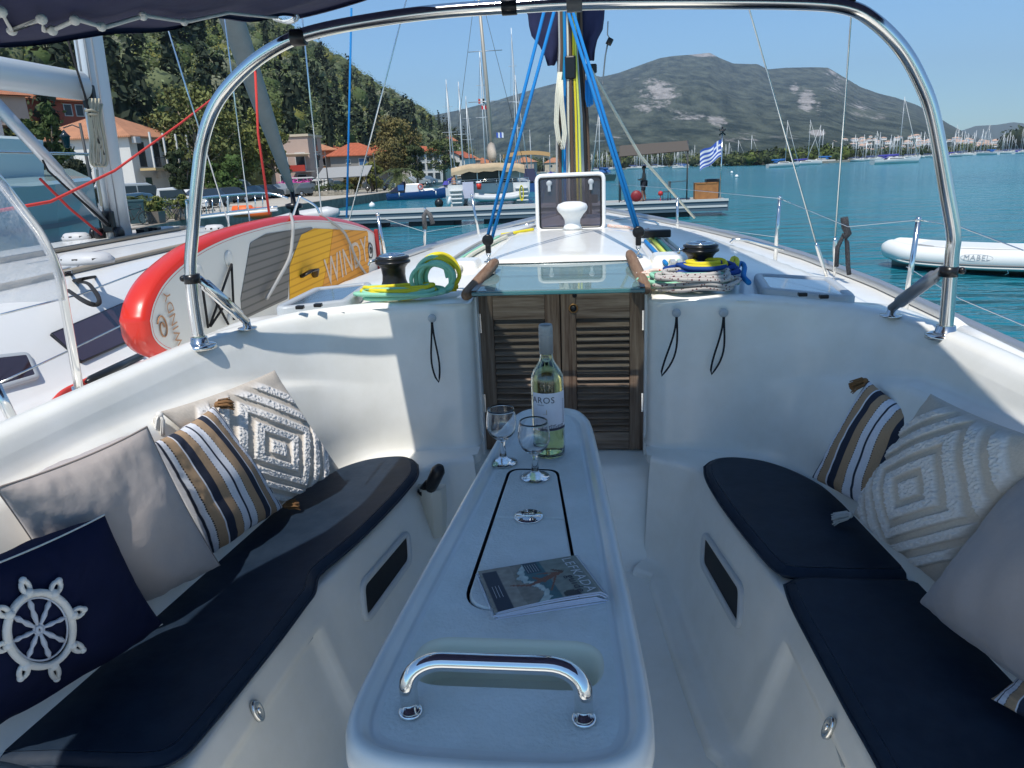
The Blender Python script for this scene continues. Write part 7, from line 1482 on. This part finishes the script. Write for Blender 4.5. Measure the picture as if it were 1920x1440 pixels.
m.tube([mb+Vector((.07, -.07, 0)), mb+md*12+Vector((.07, -.07, 0))], .006, 5); m.build('sail_track', ALU, nm)
for hh in (.12, 1.02): m = M(); m.box(mb+md*hh+Vector((.03, -.14, 0)), (.09, .05, .16)); m.build('mast_fitting', BLKM, nm, bevel=.01)
for k, (dx, dy) in enumerate(((-.12, -.1), (-.04, -.16), (.09, -.12), (.0, .12))): m = M(); m.lathe([(.03, -.02), (.05, -.015), (.05, .015), (.03, .02)], mb+Vector((dx, dy, .03)), 14, mat4=Matrix.Rotation(R_(90), 4, 'Y')); m.build('foot_block', BLKM, nm)
g0, g1 = PW(158, 162, x=mb.x), PW(-60, 128, x=mb.x); m = M(); d = (g1-g0); m.tube([g0, g0+d*.04, g0+d, g0+d*6], [.05, .088, .088, .088], 18, flat=1.15); m.build('boom', ALUW, nm)
k0, k1 = PW(212, 432, x=mb.x+.02), PW(-10, 192, x=mb.x+.02); m = M(); d = k1-k0; m.tube([k0, k0+d*.15, k0+d*.16, k0+d*.5, k0+d*.52, k1], [.022, .022, .032, .032, .042, .042], 12); m.build('boom_kicker', ALU, nm)
m = M()
for off in (.0, .05): m.tube([PW(205+off*60, 425, x=mb.x+.05), PW(90, 320, x=mb.x+.05), PW(80, 300, x=mb.x+.05)], .007, 5)
m.tube([PW(124, 65, x=mb.x+.1), PW(158, 175, x=mb.x+.1), PW(178, 250, x=mb.x+.1), PW(195, 290, x=mb.x+.1)], .008, 5); m.build('dark_lines', ROPES['black'], nm)
m = M(); rn = random.Random(9)
for k in range(9):
    x0 = 168+k*2.2; w = 7+rn.uniform(0, 8); pts = [(x0, 185), (x0-2, 215), (x0+2, 260), (x0+rn.uniform(-2, 6), 300), (x0+w, 312), (x0+w+6, 300), (x0+w+2, 265), (x0+w-6, 225), (x0+6, 195)]
    m.tube(catmull([PW(a, b, x=mb.x+.09+.006*(k % 3)) for a, b in pts], 30), .0075, 6)
m.tube([PW(a, b, x=mb.x+.11) for a, b in ((160, 208), (172, 206), (184, 210), (180, 214), (164, 214))], .009, 6); m.tube([PW(a, b, x=mb.x+.1) for a, b in ((182, 318), (184, 345), (189, 370), (190, 386))], .009, 6)
m.build('coiled_halyard', mat('tan braid', (.46, .41, .30), .9, bump=(120, .5, .004)), nm)
for col, pts in (('red', [(-30, 400), (95, 378), (215, 320), (340, 230), (470, 130)]), ('red', [(190, 440), (130, 390), (75, 335)])):
    m = M(); m.tube([PW(a, b, x=mb.x+.1 if col == 'red' and pts[0][0] > 150 else -3.2) for a, b in pts], .0095, 6); m.build('red_line', ROPES[col], NB)
m = M(); ps = [dkp(*p, .012) for p in ((60, 505), (40, 492), (60, 488), (78, 483), (88, 498))]; m.tube(catmull([dkp(*p, .015) for p in ((132, 520), (150, 517), (187, 520), (160, 528), (128, 533), (160, 535), (178, 552), (188, 572), (180, 580), (158, 572), (130, 552))], 50), .008, 6); m.build('black_line', ROPES['black'], NB)
m = M(); ps = [(-20, 850), (20, 812), (60, 780), (95, 760), (120, 735), (150, 720), (200, 695), (260, 668)]; m.tube(catmull([PW(a, b, z=1.955) for a, b in ps], 40), .014, 7); m.build('red_deck_line', ROPES['red'], NB)
m = M(); a, b = PW(163, 716, z=1.97), PW(262, 668, z=1.97); m.tube([a, a.lerp(b, .1), a.lerp(b, .5), b], [.012, .028, .028, .026], 8, flat=.7)
m.build('genoa_track', BLKM, NB)
for q in (((0, 718), (135, 655), (330, 560)), ((0, 590), (150, 552), (345, 478))): m = M(); m.tube([PW(a, b, x=-1.75) for a, b in q], .0035, 5); m.build('guard_wire', STEEL, NB)
m = M()
for k, (px, py) in enumerate(((268, 440), (276, 437), (284, 440), (292, 437), (300, 441))): p = dkp(px, py, .02); m.box(p, (.07, .06, .05))
m.build('clutch_bank', BLKM, NB)
# furled genoa, forestay and pulpit of the boat ahead on the left
m = M(); a, b = PW(548, 360, y=11.5), PW(440, 50, y=9.6); d = b-a; m.tube([a, a+d*.04, a+d*.2, a+d*.6, a+d, a+d*2.6], [.02, .05, .085, .125, .15, .10], 12); m.build('furled_genoa', mat('grey sail cloth', (.30, .29, .27), .9, bump=(5, .5, .03, (1, 1, 3)), var=(5, (.24, .23, .21), .6)), NB)
m = M(); m.lathe([(.05, 0), (.13, .02), (.13, .06), (.07, .08), (.07, .16), (.13, .18), (.13, .24), (.04, .26), (.03, .5)], a-Vector((0, 0, .42)), 16); m.build('furler_drum', BLKM, NB)
m = M()
for pts in (((352, 432), (350, 385), (356, 374), (430, 366), (500, 362), (540, 372)), ((353, 408), (430, 398), (520, 388)), ((540, 430), (556, 385), (562, 368)), ((428, 430), (427, 368)), ((560, 368), (590, 385), (600, 402))): m.tube(catmull([PW(x, y, y=9.8) for x, y in pts], 16), .017, 8)
for x in (366, 376, 386, 398, 412, 446, 462, 478, 492): m.tube([PW(x, 372 if x < 430 else 366, y=9.8), PW(x+1, 403 if x < 430 else 396, y=9.8)], .008, 5)
m.build('pulpit', STEEL, NB)
m = M(); m.tube([PW(x, y, y=9.8) for x, y in ((372, 409), (450, 400), (520, 393))], .03, 8, flat=.6); m.build('gangway_rail', WHITE, NB)
for q, c in ((((478, 120), (484, 250), (505, 402)), 'red'),): m = M(); m.tube([PW(x, y, y=9.4) for x, y in q], .016, 7); m.build('red_halyard', ROPES[c], NB)
m = M(); m.tube([PW(659, 15, y=7.2), PW(655, 200, y=7.2), PW(650, 408, y=7.2)], .010, 7); m.build('blue_line', ROPES['blue'], Y) if False else m.build('flag_line', ROPES['blue'], org=tuple(PW(650, 408, y=7.2)), label='thin blue line hanging from the rigging left of centre', cat='rope')
of = thing('orange_fender', 'pair of orange cylindrical buoys behind the gangway', 'buoy', PW(475, 400, y=16)); o_ = ORG.get(of.name)
for dx, dz in ((-.25, .05), (.15, .0)): m = M(); m.tube([(dx-.22, 0, dz), (dx-.18, 0, dz), (dx+.22, 0, dz), (dx+.26, 0, dz)], [.04, .13, .13, .05], 12); m.build('float', mat('orange plastic', (.75, .13, .02), .5), of)
dgy = thing('grey_tender', 'grey inflatable tube showing above the paddle board', 'dinghy', PW(590, 410, y=12)); m = M(); m.tube([(-.75, 0, -.06), (-.3, 0, 0), (.25, 0, .07), (.42, 0, .10)], [.10, .13, .12, .05], 12); m.build('tube', mat('pale grey rubber', (.50, .51, .51), .45), dgy)
# big grey green hulled yacht beyond
HY = thing('grey_hulled_yacht', 'large grey green hulled yacht behind the neighbouring yacht at far left', 'yacht', (0, 0, 0)); m = M(); rows = []
for y, k in ((2, 1), (8, 1), (10.5, .98), (12.2, .90), (13.6, .72)): rows.append([(-7.8-.05*(1-k), y, 1.2), (-7.6*1.0+(k-1)*6, y, 1.9), (-7.45+(k-1)*7, y, 2.55+.03*y), (-7.5+(k-1)*7, y, 2.60+.03*y), (-9.5, y, 2.75+.03*y)])
m.loft(rows, smooth=False); m.build('hull', mat('grey green topsides', (.28, .38, .38), .25, coat=.6), HY)
m = M(); m.loft([[(-8.6, y, 2.8), (-8.45, y, 3.55), (-8.8, y, 3.62), (-10, y, 3.62)] for y in (2, 8, 11.6)], smooth=False); m.add([(-8.6, 11.6, 2.8), (-8.45, 11.6, 3.55), (-8.8, 11.6, 3.62), (-10, 11.6, 3.62), (-10, 11.9, 2.8)], [(0, 1, 2, 3, 4)], 0, False); m.build('cabin', mat('pale blue grey cabin', (.48, .56, .58), .35, coat=.3), HY)
m = M(); m.loft([[(-7.44+(k-1)*7+.02, y, 2.05+.02*y+o_) for o_ in (0, .07)] for y, k in ((2, 1), (8, 1), (10.5, .98), (12.2, .90))]); m.build('hull_stripe', mat('slate stripe', (.12, .15, .17), .5), HY)
m = M(); m.tube([(-7.6, y, 3.3) for y in (4, 12)], .02, 6); m.build('rail', STEEL, HY)
# ================================================================ AIR
hz_ = M(); hz_.box((3000, 4200, 498), (13000, 10300, 1010)); hm = bpy.data.materials.new('haze air'); hm.use_nodes = True; n = hm.node_tree.nodes; l = hm.node_tree.links; n.remove(n['Principled BSDF']); pv = n.new('ShaderNodeVolumePrincipled'); pv.inputs['Color'].default_value = (.72, .84, 1, 1); pv.inputs['Density'].default_value = .00011; pv.inputs['Anisotropy'].default_value = .2; l.new(pv.outputs[0], n['Material Output'].inputs['Volume'])
hz_.build('haze', hm, kind='stuff', label='thin summer haze over the bay', cat='haze')
